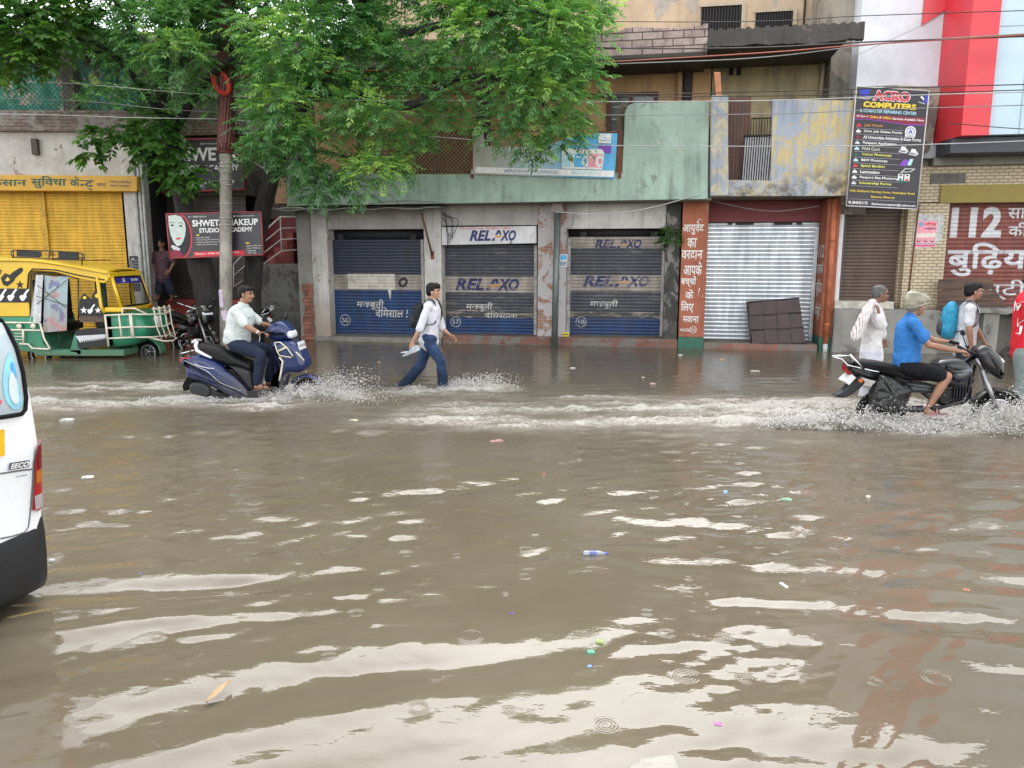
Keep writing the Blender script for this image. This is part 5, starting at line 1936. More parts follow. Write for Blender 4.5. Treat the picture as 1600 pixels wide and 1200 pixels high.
def cable_tangle():
 rr = random.Random(8)
 mb = MB()
 for i in range(11):
  x0 = 362 + rr.uniform(-3, 3)
  a = atY(x0, 165 + rr.uniform(-20, 30), 16.3)
  b = atY(395 + rr.uniform(-10, 40), 215 + rr.uniform(-20, 90), 17.2 + rr.uniform(-.3, .5))
  m = (a + b) / 2 + Vector((rr.uniform(-.2, .1), 0, rr.uniform(-.5, .05)))
  mb.tube(smooth_open([a, m, b], 8), 0.010, 5)
 mb.build('cable_tangle', c_black, None, WORLD, tuple(atY(365, 180, 16.3)), 'tangle of dark drooping cables beside the utility pole', 'cable tangle')
 mb = MB()
 for i in range(6):
  a = F.px(688 + rr.uniform(0, 8), 330 + rr.uniform(0, 10), -0.03)
  b = F.px(703 + rr.uniform(-6, 14), 338 + rr.uniform(0, 14), -0.05)
  c = F.px(697 + rr.uniform(0, 12), 365 + rr.uniform(0, 18), -0.03)
  mb.tube(smooth_open([(a[0], -.03, a[1]), (b[0], -.07 - rr.uniform(0, .03), b[1]), (c[0], -.03, c[1])], 8), 0.007, 5)
 b = F.px(697, 350, -0.03)
 mb.build('cable_tangle', c_black, None, F, (b[0], -0.03, b[1]), 'small knot of dark wires on the wall beside the navy lettered signboard', 'cable tangle')
cable_tangle()
# ------------------------------------------------------------------ signs and boards
m_blackboard = plain('black_print', (0.012, 0.012, 0.017), 0.5, 0, 0.15, 3)
m_redframe = plain('red_frame', (0.34, 0.055, 0.06), 0.5)
def makeup_boards():
 # upper board over the dark shutter
 bd = Board.from_px(F, (237, 301), (382, 296), (376, 217), (236, 218), 0.25)
 T = thing('shop_board', 'black board with white capitals in a red frame, above the dull brown shutter', 'signboard', F, (bd.m(.5, 0)[0], .25, bd.m(.5, 0)[1]))
 mb = MB()
 bd.panel(mb)
 mb.build('panel', m_blackboard, T)
 mb = MB()
 bd.frame(mb, 0.022)
 mb.build('frame', m_redframe, T)
 bd.txt('white', "SHWETA", 0.24, 0.95, 0.58, 0.84, 0, 0.03)
 bd.txt('white', "STUDIO & ACADEMY", 0.20, 0.96, 0.38, 0.50, 0, 0.02)
 bd.txt('white', "HAIR • NAIL • MAKEUP", 0.18, 0.90, 0.10, 0.20, 0, 0.02)
 bd.txt('white', "@shwetamakeup", 0.55, 0.80, 0.89, 0.93)
 bd.txt('white', "9837776524", 0.12, 0.30, 0.89, 0.93)
 bd.finish(T)
 # lower board with the portrait, hung behind the pole
 fr = Frame(atY(335, 370, 16.42).x, 16.42, 0)
 bd = Board.from_px(fr, (266, 403.5), (411.5, 398), (407.5, 331), (259.5, 334.5), 0.0)
 T = thing('shop_board', 'tilted black board with portrait of a woman and white capitals, hung behind the utility pole', 'signboard', fr, (bd.m(.5, 0)[0], 0, bd.m(.5, 0)[1]))
 mb = MB()
 bd.panel(mb, 0.025)
 mb.build('panel', plain('black_glossy_print', (0.022, 0.020, 0.027), 0.4, 0, 0.15, 3), T)
 mb = MB()
 bd.frame(mb, 0.016)
 mb.build('frame', m_redframe, T)
 # portrait: black hair, pale face turned three-quarters, red lips
 bd.poly('red', [(0.01, .99)] + [(0.13 + 0.125 * math.sin(t) * (1 if math.sin(t) > 0 else 1), 0.5 - 0.5 * math.cos(t) * -1) for t in np.linspace(0.15, math.pi - 0.15, 18)] + [(0.01, .01)], 0.0015)
 bd.poly('black', [(0.0, .99)] + [(0.115 + 0.125 * math.sin(t), 0.5 + 0.49 * math.cos(t)) for t in np.linspace(0.15, math.pi - 0.15, 18)] + [(0.0, .01)], 0.0030)
 bd.poly('paleskin', [(0.02, .96), (0.10, .98), (0.16, .93), (0.19, .80), (0.195, .66), (0.18, .50), (0.155, .37), (0.125, .29), (0.085, .27), (0.055, .36), (0.03, .52), (0.018, .72)], 0.0045)
 bd.poly('silver', [(0.035, .30), (0.09, .25), (0.12, .20), (0.10, .16), (0.05, .18), (0.02, .26)], 0.0040)
 bd.poly('maroon', [(0.01, .16), (0.07, .19), (0.12, .14), (0.15, .05), (0.14, .02), (0.01, .02)], 0.0050)
 for (a, b) in ((0.055, .745), (0.145, .725)):
  bd.disc('black', a, b, 0.017, 0.020, 0.0060, 12)
  bd.poly('black', [(a - .028, b + .06), (a - .005, b + .085), (a + .028, b + .055), (a + .026, b + .045), (a - .004, b + .07), (a - .028, b + .05)], 0.0060)
 bd.poly('silver', [(0.108, .70), (0.118, .56), (0.108, .535), (0.096, .545), (0.104, .60)], 0.0055)
 bd.poly('red', [(0.075, .445), (0.095, .465), (0.107, .455), (0.12, .468), (0.142, .45), (0.115, .415), (0.095, .413)], 0.0060)
 bd.txt('white', "SHWETA MAKEUP", 0.268, 0.965, 0.70, 0.85, 0, 0.03)
 bd.txt('white', "STUDIO & ACADEMY", 0.335, 0.905, 0.555, 0.66, 0, 0.03)
 bd.txt('white', "✆ • 9837776524", 0.23, 0.42, 0.905, 0.945)
 bd.txt('white', "■ shwetamakeupstudio", 0.71, 0.93, 0.895, 0.935)
 bd.rect('yellow', 0.30, 0.335, 0.495, 0.52)
 for i, s_ in enumerate(("Facial Hair", "Threading & Waxing", "Rebonding & Smoothing", "Hair & Colouring")):
  bd.txt('white', "• " + s_, 0.285, 0.285 + 0.013 * len(s_) + 0.02, 0.43 - 0.055 * i, 0.465 - 0.055 * i)
 bd.rect('yellow', 0.82, 0.86, 0.27, 0.30)
 for i, s_ in enumerate(("Bridal Makeup", "Party Makeup", "Nail Art", "Hair Spa")):
  bd.txt('white', "• " + s_, 0.82, 0.82 + 0.012 * len(s_) + 0.01, 0.20 - 0.055 * i, 0.235 - 0.055 * i)
 bd.rect('red', 0.255, 0.80, 0.02, 0.125)
 bd.txt('white', "Timing : 9:00 AM to 8:00 PM", 0.27, 0.74, 0.045, 0.095, 0, 0.02, 0.007)
 bd.finish(T)
makeup_boards()
def computer_board():
 bd = Board.from_px(F, (1322, 321.5), (1433, 327), (1452, 142), (1338.5, 135), -0.78)
 T = thing('shop_board', 'tall black hanging board listing computer services in white and yellow', 'signboard', F, (bd.m(.5, 0)[0], -.78, bd.m(.5, 0)[1]))
 mb = MB()
 bd.panel(mb, 0.03)
 mb.build('panel', plain('black_flex_print', (0.022, 0.018, 0.024), 0.45, 0, 0.15, 3), T)
 mb = MB()
 bd.frame(mb, 0.012)
 for b in (0.985, 0.03):
  p = bd.m(0.5, b)
  mb.tube([(p[0], -.74, p[1]), (p[0], 0.1, p[1])], 0.012, 6)
 mb.build('frame', plain('pale_board_frame', (0.55, 0.54, 0.52), 0.5), T)
 bd.txt('white', "ACRO", 0.235, 0.755, 0.893, 0.982, 0, 0.075, 0.0045)
 bd.txt('red', "ACRO", 0.245, 0.745, 0.898, 0.977, 0, 0.045, 0.0065)
 bd.txt('yellow', "COMPUTERS", 0.115, 0.845, 0.835, 0.883, 0, 0.05)
 bd.txt('orange', "COMPUTERS", 0.115, 0.845, 0.835, 0.855, 0, 0.0, 0.0015)
 bd.txt('cyan', "& COMPUTER REPAIRING CENTER", 0.075, 0.86, 0.793, 0.82, 0, 0.02)
 # blue screens in the upper corners
 bd.poly('blue', [(0.05, .93), (0.18, .925), (0.19, .985), (0.06, .985)])
 bd.poly('silver', [(0.02, .905), (0.17, .90), (0.26, .925), (0.245, .928), (0.165, .907), (0.02, .912)])
 bd.poly('blue', [(0.93, .90), (0.985, .895), (0.985, .97), (0.95, .955)])
 bd.poly('silver', [(0.87, .90), (0.96, .888), (0.96, .895), (0.87, .906)])
 bd.poly('white', [(0.885, .945), (0.91, .955), (0.97, .915), (0.96, .905)])
 bd.poly('maroon', [(0.0, .775), (1.0, .775), (1.0, .722), (0.75, .713), (0.45, .728), (0.2, .737), (0.0, .735)], 0.003)
 bd.poly('violet', [(0.0, .735), (0.2, .737), (0.45, .728), (0.75, .713), (1.0, .722), (1.0, .713), (0.75, .705), (0.45, .722), (0.2, .732), (0.0, .730)], 0.0035)
 bd.txt('white', "All Type of", 0.03, 0.20, 0.748, 0.768, 0.2, 0.02)
 bd.txt('yellow', "Online", 0.22, 0.34, 0.748, 0.768, 0.2, 0.02)
 bd.txt('white', "&", 0.352, 0.38, 0.748, 0.766, 0.2, 0.02)
 bd.txt('yellow', "Offline", 0.395, 0.52, 0.746, 0.767, 0.2, 0.02)
 bd.txt('white', "Services Available Here", 0.535, 0.965, 0.744, 0.764, 0.2, 0.02)
 rows = (("Job Work", 'orange', 0.26), ("Govt. Job Online Forms", 'white', 0.53), ("All Universities Admission & Exam Forms", 'white', 0.80), ("Passport Application", 'white', 0.47), ("PAN Card", 'cream', 0.24),
   ("Colour Photocopy", 'lemon', 0.42), ("B&W Photocopy", 'white', 0.37), ("Spiral Binding", 'lemon', 0.34), ("Lamination", 'white', 0.27), ("Passport Size Photographs", 'white', 0.60), ("Scholarship Forms", 'lemon', 0.45))
 icons = ['red', 'white', 'maroon', 'silver', 'cyan', 'green', 'cyan', 'red', 'white', 'white', 'silver']
 for i, (s_, k, w) in enumerate(rows):
  b = 0.672 - i * 0.0485
  bd.txt(k, s_, 0.155 + 0.0, 0.155 + w, b, b + 0.026, 0, 0.02)
  bd.rect('silver', 0.045, 0.70, b - 0.0135, b - 0.0118, 0.003)
  bd.poly(icons[i], [(0.05, b), (0.11, b), (0.115, b + .014), (0.09, b + .018), (0.085, b + .027), (0.07, b + .027), (0.065, b + .018), (0.045, b + .013)])
 # emblem: arch with a letter A
 bd.poly('white', [(0.80 + 0.075 * math.cos(t), .655 + 0.045 * math.sin(t)) for t in np.linspace(0, math.pi, 14)] + [(0.735, .605), (0.865, .605)], 0.004)
 bd.poly('blue', [(0.80 + 0.055 * math.cos(t), .655 + 0.034 * math.sin(t)) for t in np.linspace(0, math.pi, 14)] + [(0.745, .63), (0.855, .63)], 0.005)
 bd.poly('white', [(0.80 + 0.045 * math.cos(t), .653 + 0.028 * math.sin(t)) for t in np.linspace(0, math.pi, 14)] + [(0.755, .631), (0.845, .631)], 0.006)
 bd.txt('blue', "A", 0.766, 0.834, 0.633, 0.673, 0, 0.03, 0.0075)
 bd.txt('black', "ACRO", 0.752, 0.85, 0.608, 0.624, 0, 0.02, 0.006)
 # little printers, tablets and photographs
 for (a, b, k) in ((0.66, .478, 'silver'), (0.80, .462, 'silver')):
  bd.poly(k, [(a, b), (a + .11, b - .01), (a + .14, b + .01), (a + .12, b + .03), (a + .03, b + .03)])
  bd.poly('white', [(a + .03, b + .024), (a + .10, b + .02), (a + .10, b + .045), (a + .04, b + .05)], 0.005)
  bd.poly('black', [(a + .02, b + .008), (a + .10, b + .002), (a + .10, b + .009), (a + .02, b + .015)], 0.006)
 bd.poly('violet', [(0.69, .365), (0.78, .36), (0.83, .415), (0.745, .42)])
 bd.poly('cyan', [(0.80, .372), (0.85, .37), (0.88, .425), (0.83, .426)])
 bd.poly('silver', [(0.71, .305), (0.86, .315), (0.92, .345), (0.78, .345)])
 bd.poly('black', [(0.74, .314), (0.85, .321), (0.89, .338), (0.79, .338)], 0.005)
 bd.poly('green', [(0.64, .245), (0.74, .215), (0.88, .235), (0.78, .27)], 0.0035)
 for a in (0.69, 0.78):
  bd.poly('white', [(a, .238), (a + .07, .238), (a + .07, .295), (a, .295)], 0.005)
  bd.disc('skin' if a > .7 else 'silver', a + .035, .272, .02, .013, 0.006, 10)
  bd.poly('black', [(a + .012, .278), (a + .058, .278), (a + .05, .29), (a + .02, .29)], 0.007)
  bd.poly('red' if a > .7 else 'navy', [(a + .01, .24), (a + .06, .24), (a + .05, .257), (a + .02, .257)], 0.006)
 bd.txt('yellow', "Add. Siddharth Nursing Home, Hastinapur Road", 0.03, 0.94, 0.118, 0.142, 0, 0.015)
 bd.txt('yellow', "Mawana (Meerut)", 0.34, 0.67, 0.075, 0.098, 0, 0.015)
 bd.rect('silver', 0.03, 0.97, 0.061, 0.0625, 0.003)
 bd.txt('white', "M. 8445421172", 0.03, 0.30, 0.02, 0.044, 0, 0.02)
 bd.txt('white', "Email-acrocomputers@outlook.com", 0.36, 0.97, 0.014, 0.038, 0, 0.02)
 bd.finish(T)
computer_board()
def paint_banner():
 yb = BY - 0.06
 bd = Board.from_px(F, (736, 272), (960, 279), (965, 208), (740, 205), yb)
 T = thing('banner', 'torn blue and grey paint banner hung on the green balcony parapet', 'banner', F, (bd.m(.5, 0)[0], yb, bd.m(.5, 0)[1]))
 t = NT('banner_print')
 x = t.sep()[0]
 n = t.noise(3, 4)
 c = t.mix(t.ramp(x, -1.25, 0.05), (0.42, 0.41, 0.36), (0.40, 0.54, 0.62))
 c = t.mix(t.ramp(x, -0.1, 0.8), c, (0.10, 0.42, 0.72))
 c = t.mix(t.ramp(n, 0.5, 0.8, 0, 0.2), c, (0.3, 0.3, 0.28))
 t.bsdf(c, 0.5, 0, t.bump(t.noise(1.0, 4, 0.6, t.coord((6, 1, 2)), 1.5), 0.7, 0.03))
 mb = MB()
 # sheet outline with the torn-out upper left; cut into a wavy grid
 prof = lambda a: 1.0 if (a < 0.085 or a > 0.84) else (0.66 if a < 0.36 else 0.63 + 0.03 * math.sin(a * 20) + max(0, a - 0.36) * 0.75)
 n = 56
 vs, fs = [], []
 for i in range(n + 1):
  a = i / n
  for k in range(9):
   b = k / 8 * min(1.0, prof(a))
   p = bd.m(a, b)
   w = 0.02 * math.sin(a * 26 + b * 4) * (1 - a) + 0.006 * math.sin(a * 60 + b * 12)
   vs.append((p[0], yb + w * (0.2 + b), p[1]))
 for i in range(n):
  for k in range(8):
   q = i * 9 + k
   fs.append((q, q + 9, q + 10, q + 1))
 mb.add(vs, fs, True)
 mb.build('sheet', t.m, T)
 lf = 0.028
 bd.rect('white', 0.03, 0.995, 0.03, 0.17, 0.024)
 bd.txt('fadedblue', "MERCHANT & PLYWOOD", 0.24, 0.615, 0.06, 0.135, 0.1, 0.03, lf)
 bd.txt('cyan', "9837021991", 0.70, 0.88, 0.06, 0.13, 0.1, 0.02, lf)
 bd.txt('white', "ADHESIVES", 0.33, 0.585, 0.33, 0.46, 0, 0.03, lf)
 bd.txt('white', "FEVA LOCK", 0.26, 0.585, 0.54, 0.66, 0, 0.03, lf)
 bd.rect('white', 0.875, 0.96, 0.77, 0.98, lf)
 bd.poly('violet', [(0.88, .56), (0.965, .56), (0.965, .73), (0.88, .73)], lf)
 bd.txt('fadedblue', "PAINTS", 0.885, 0.95, 0.81, 0.85, 0, 0.02, lf + .003)
 bd.poly('fadedblue', [(0.905, .88), (0.93, .88), (0.9175, .91)], lf + .003)
 for i, (a, k, k2) in enumerate(((0.635, 'green', 'cyan'), (0.715, 'blue', 'sky'), (0.81, 'white', 'pink'))):
  w = 0.105
  bd.poly('white', [(a, .20), (a + .01, .185), (a + w - .01, .185), (a + w, .20), (a + w + .004, .58), (a - .004, .58)], lf + .002 * i)
  bd.poly('white', [(a + .0, .58), (a + w, .58), (a + w - .012, .64), (a + .012, .64)], lf + .002 * i)
  bd.rect(k2, a + .004, a + w - .004, .23, .53, lf + .002 * i + .001)
  bd.disc('white', a + w * .78, .37, w * .24, .13, lf + .002 * i + .0014)
  bd.disc(k2, a + w * .82, .37, w * .13, .07, lf + .002 * i + .0018)
  bd.rect('white', a + .015, a + .045, .44, .47, lf + .002 * i + .0014)
 bd.finish(T)
 mb = MB()
 for px_ in (737, 968):
  p0, p1 = F.px(px_, 282, yb), F.px(px_, 203, yb)
  mb.box(p0[0] - .03, p0[0] + .03, yb + 0.005, BY - .004, p0[1] + 0.05, p1[1])
 p0, p1 = F.px(740, 203, yb), F.px(966, 206, yb)
 mb.tube([(p0[0], yb + .04, p0[1]), (p1[0], yb + .04, p1[1])], 0.02, 6)
 mb.build('frame', m_rust, T)
paint_banner()
def small_wall_things():
 # maroon cloth bundle hanging over the low parapet
 y = BY - 0.02
 mb = MB()
 rr = random.Random(6)
 for i in range(9):
  x = 741 + i * 2.4
  a, b = F.px(x + (i - 4) * 0.8 + 5, 112, y), F.px(x + 3, 272, y)
  m = F.px(x + 4 + rr.uniform(-1, 1), 190, y)
  mb.tube(smooth_open([(a[0], y + .3, a[1]), (m[0], y + .05 + rr.uniform(-.03, .03), m[1]), (b[0], y + .08, b[1])], 6), 0.035, 6)
 b = F.px(752, 190, y)
 mb.build('cloth_bundle', plain('maroon_cloth', (0.075, 0.018, 0.03), 0.8, 0, 0.4, 12), None, F, (b[0], y, b[1]), 'dark maroon cloth bundle hanging behind the banner under the foliage', 'cloth bundle')
 # awning with its rusty stay
 yb, yf = -0.02, -1.0
 T = thing('awning', 'low grey sheet awning over the shutter numbered 56 with a rusty stay', 'awning', F, (F.u(560), yb, F.z(322, yb, 560)))
 mb = MB()
 zb, zf = F.z(324, yb, 600), F.z(325, yf, 600)
 us = np.linspace(F.u(404, yf, 330), F.u(680, yf, 330), 40)
 vs, fs = [], []
 rr = random.Random(1)
 for i, u in enumerate(us):
  d = rr.uniform(-.02, .02)
  vs += [(u, yb, zb + .01 * math.sin(i)), (u, yf + d, zf + 0.02 * math.sin(i * .7)), (u, yf + d, zf - .025 + 0.02 * math.sin(i * .7)), (u, yb, zb - .04)]
 for i in range(39):
  for k in range(4):
   fs.append((i * 4 + k, i * 4 + (k + 1) % 4, i * 4 + 4 + (k + 1) % 4, i * 4 + 4 + k))
 fs += [(0, 1, 2, 3), tuple(reversed((156, 157, 158, 159)))]
 mb.add(vs, fs)
 mb.build('sheet', wall('weathered_sheet', (0.20, 0.21, 0.19), (0.30, 0.29, 0.24), 0.2, (0.05, 0.05, 0.045), 0.6, 1.3), T)
 mb = MB()
 mb.box(us[4], us[9], yf + .2, yf + .6, zf + .03, zf + .05)
 mb.build('loose_sheet', plain('pale_asbestos', (0.45, 0.44, 0.40), 0.8, 0, 0.3), T)
 mb = MB()
 p0, p1 = F.px(659, 334, -.5), F.px(675, 398, -.03)
 mb.tube([(p0[0], -.5, p0[1]), (p1[0], -.03, p1[1])], 0.022, 8)
 mb.box(p1[0] - .03, p1[0] + .04, -.035, -.003, p1[1] - .1, p1[1] + .08)
 mb.build('stay', m_rust, T)
 # rusty horizontal angle at the awning end
 # grey pipe post
 T = thing('pipe_post', 'plain grey steel pipe post standing between the shutters numbered 57 and 58', 'post', F, (F.u(867, -.3), -.3, -.16))
 mb = MB()
 zt = F.z(331, -.3, 870)
 mb.tube([(F.u(866, -.3, 535), -.3, -.16), (F.u(870.5, -.3, 400), -.3, zt)], 0.072, 16)
 mb.build('shaft', m_pipe, T)
 mb = MB()
 u = F.u(871, -.3, 330)
 mb.box(u - .16, u + .16, -.42, -.15, zt, zt + .05)
 mb.box(u - .12, u + .12, -.38, -.19, zt + .051, ZS - .003)
 mb.build('head_plate', plain('flaking_plate', (0.24, 0.20, 0.18), 0.8, 0, 0.3, 14), T)
 # board of notices on the white pillar
 bd = Board.from_px(L, (203, 455), (219, 455), (218, 400), (202, 400), -0.012)
 T = thing('notice_board', 'narrow black notice board ruled in white on the whitewashed pillar', 'notice board', L, (bd.m(.5, 0)[0], -.012, bd.m(.5, 0)[1]))
 mb = MB()
 bd.panel(mb, 0.01)
 mb.build('panel', plain('slate_black', (0.035, 0.037, 0.04), 0.6), T)
 rr = random.Random(3)
 for i in range(11):
  b = 0.05 + i * 0.082
  bd.rect('silver', 0.05, 0.95, b, b + 0.006)
  if 3 < i < 10:
   bd.rect('silver', 0.1, 0.1 + rr.uniform(.2, .42), b + .03, b + .045)
 for a in (0.05, 0.58, 0.78, 0.94):
  bd.rect('silver', a, a + 0.012, 0.05, 0.88)
 bd.rect('silver', 0.2, 0.5, 0.9, 0.93)
 bd.finish(T)
 # pink poster on the tiles
 yt = 0.1
 p = Board.from_px(F, (1424, 389), (1472, 389), (1476, 334), (1430, 334), yt - .004)
 T = thing('poster', 'torn pale pink poster pasted on the beige tiled pier', 'poster', F, (p.m(.5, 0)[0], yt - .004, p.m(.5, 0)[1]))
 mb = MB()
 mb.add([(*p.m(a, b)[:1], yt - .004, p.m(a, b)[1]) for a, b in ((.05, .0), (.6, .03), (.95, .25), (1, .6), (.96, 1), (.5, .97), (.1, 1), (.0, .6))], [tuple(range(8))])
 mb.build('backing', plain('torn_paper', (0.45, 0.46, 0.45), 0.8, 0, 0.3, 14), T)
 p.poly('pink', [(0.06, .04), (0.75, .06), (0.78, .80), (0.12, .80)], 0.004)
 p.poly('skin', [(0.08, .32), (0.76, .34), (0.76, .46), (0.09, .44)], 0.006)
 p.txt('red', "विशाल", 0.36, 0.75, 0.66, 0.76, 0, 0.03, 0.007)
 p.txt('maroon', "सम्मेलन", 0.35, 0.75, 0.53, 0.62, 0, 0.03, 0.007)
 for a in (0.14, 0.36, 0.58):
  p.disc('maroon', a + .07, .24, .06, .05, 0.006, 10)
  p.disc('skin', a + .07, .255, .03, .03, 0.008, 10)
 p.rect('fadedblue', 0.1, 0.74, 0.13, 0.16, 0.007)
 p.rect('red', 0.1, 0.74, 0.08, 0.11, 0.007)
 p.disc('fadedblue', 0.24, .70, .09, .07, 0.007, 12)
 p.finish(T, 'print')
 # small blue bill on the peeling pillar and yellow tag below it
 p = Board.from_px(F, (873, 418), (886, 417), (887, 397), (874, 397), -0.01)
 T = thing('bill', 'small torn blue and white bill pasted on the peeling brick pillar', 'bill', F, (p.m(.5, 0)[0], -.01, p.m(.5, 0)[1]))
 mb = MB()
 p.panel(mb, 0.006)
 mb.build('sheet', plain('bill_paper', (0.55, 0.60, 0.62), 0.8, 0, 0.2, 20), T)
 p.poly('sky', [(0.1, .55), (0.9, .6), (0.85, .95), (0.15, .9)])
 p.txt('navy', "TO LET", 0.12, 0.88, 0.12, 0.42, 0, 0.03)
 p.finish(T, 'print')
 p = Board.from_px(F, (879, 526), (889, 526), (889, 519), (879, 519), -0.02)
 T = thing('tag', 'small yellow tag at the foot of the peeling brick pillar', 'tag', F, (p.m(.5, 0)[0], -.02, p.m(.5, 0)[1]))
 mb = MB()
 p.panel(mb, 0.01)
 mb.build('plate', plain('tag_yellow', (0.60, 0.50, 0.03), 0.5), T)
 p.rect('black', .1, .9, .4, .6)
 p.finish(T, 'print')
 # brown slatted panel leaning on the steel shutter
 c = [F.px(*q, -.12) for q in ((1175, 538), (1259, 536), (1253, 466), (1171, 473))]
 T = thing('slatted_panel', 'dark brown ribbed metal panel leaning against the bare steel shutter', 'panel', F, (c[0][0] + .5, -.1, .04))
 X = lambda a, b: (c[0][0] * (1 - a) * (1 - b) + c[1][0] * a * (1 - b) + c[2][0] * a * b + c[3][0] * (1 - a) * b, -.14 + .34 * b, c[0][1] * (1 - a) * (1 - b) + c[1][1] * a * (1 - b) + c[2][1] * a * b + c[3][1] * (1 - a) * b)
 brown = plain('brown_sheet_metal', (0.050, 0.028, 0.026), 0.5, 0.1, 0.35, 5)
 mb = MB()
 for r in range(3):
  k = 4
  for i in range(k):
   a0, a1 = i / k + .004 + (0.02 * r if i else 0), (i + 1) / k - .004 + (0.02 * r if i < k - 1 else 0)
   b0, b1 = r / 3 + .01, (r + 1) / 3 - .005
   v = [X(a0, b0), X(a1, b0), X(a1, b1), X(a0, b1)]
   e = 0.012 * ((i + r) % 2)
   mb.add([(p[0], p[1] - e, p[2]) for p in v] + [(p[0], p[1] + .03, p[2]) for p in v], [(0, 1, 2, 3), (7, 6, 5, 4), (0, 4, 5, 1), (1, 5, 6, 2), (2, 6, 7, 3), (3, 7, 4, 0)])
 mb.build('sheet', brown, T)
 mb = MB()
 for b in (0.0, 0.333, 0.667, 0.985):
  mb.tube([X(-.015, b), X(1.0, b)], 0.02, 6)
 mb.tube([X(-.01, 0), X(-.01, 1)], 0.02, 6)
 mb.build('rib', plain('dark_rib', (0.03, 0.02, 0.02), 0.6), T)
 # dark plank panel on the ledge before the maroon shutter
 T = thing('plank_panel', 'old dark wooden plank panel propped on the ledge before the maroon shutter', 'plank panel', F, (F.u(1515, -.1), -.1, F.z(486, -.1, 1515)))
 t = NT('old_plank')
 n = t.noise(1.0, 6, 0.65, t.coord((1.2, 6, 14)), 0.6)
 c2 = t.mix(t.ramp(n, 0.4, 0.7), (0.045, 0.026, 0.018), (0.15, 0.075, 0.04))
 t.bsdf(c2, 0.6, 0, t.bump(n, 0.5, 0.01))
 rows = ((1467, 437, 1549, 434, 1555, 452, 1465, 453), (1466, 454, 1556, 453, 1566, 470, 1466, 471), (1466, 472, 1568, 470, 1578, 486, 1464, 485))
 for i, r in enumerate(rows):
  mb = MB()
  y = -.12 - .05 * i
  P = [F.px(r[0], r[1], y), F.px(r[2], r[3], y), F.px(r[4], r[5], y), F.px(r[6], r[7], y)]
  mb.prism(list(reversed(P)), y, y + .035)
  mb.build('plank', t.m, T, bevel=0.006)
small_wall_things()
# ------------------------------------------------------------------ vehicles
def zo(fr, ox, oy, s, y=0.0):
 """maps detail measurements (origin ox, oy, magnification s) to frame x, z on the plane y"""
 def f(a, b, yy=None):
  return fr.px(ox + a / s, oy + b / s, y if yy is None else yy)
 return f
def paint(name, col, rough=0.25, var=0.06, grime=0.25):
 if name in MATS:
  return MATS[name]
 t = NT(name)
 n = t.noise(6, 6, 0.7)
 c = t.mix(t.ramp(n, 0.5, 0.8, 0, grime), t.mix(t.ramp(t.noise(2, 3), 0.3, 0.7), mul(col, 1 - var), mul(col, 1 + var)), (0.16, 0.13, 0.10))
 z = t.sep()[2]
 sp = t.noise(28, 5, 0.75)
 md = t.math('MULTIPLY', t.ramp(t.math('ADD', z, t.math('MULTIPLY', n, -0.35)), 0.42, 0.0), t.ramp(sp, 0.40, 0.62, 0.25, 0.85))
 c = t.mix(md, c, (0.12, 0.095, 0.065))
 t.bsdf(c, t.ramp(t.math('ADD', n, md), 0.4, 0.9, rough, rough + 0.35), 0, None, Coat_Weight=0.25, Coat_Roughness=0.15)
 MATS[name] = t.m
 return t.m
p_blue = paint('metallic_blue_paint', (0.007, 0.022, 0.095), 0.22)
p_black = paint('black_paint', (0.005, 0.005, 0.006), 0.25, 0.1, 0.06)
p_rubber = plain('black_rubber', (0.007, 0.007, 0.007), 0.85, 0, 0.2, 20, Specular_IOR_Level=0.2)
p_vinyl = plain('black_vinyl', (0.008, 0.008, 0.0085), 0.5, 0, 0.2, 14, Specular_IOR_Level=0.3)
p_chrome = plain('chrome', (0.62, 0.62, 0.63), 0.18, 1.0, 0.05)
p_alloy = plain('dull_alloy', (0.32, 0.32, 0.33), 0.4, 0.8, 0.15)
p_white = paint('white_paint', (0.74, 0.75, 0.76), 0.22, 0.02, 0.06)
p_redlens = plain('red_lens', (0.30, 0.008, 0.012), 0.12, 0, 0.1)
p_amber = plain('amber_lens', (0.42, 0.11, 0.012), 0.12, 0, 0.1)
p_lens = plain('clear_lens', (0.66, 0.68, 0.70), 0.1, 0, 0.05)
p_cream = plain('cream_bar_paint', (0.66, 0.61, 0.48), 0.4, 0, 0.12)
p_plate = plain('number_plate_white', (0.66, 0.67, 0.68), 0.4)
p_dgrey = plain('dark_grey_plastic', (0.016, 0.017, 0.019), 0.55, 0, 0.15, 8)
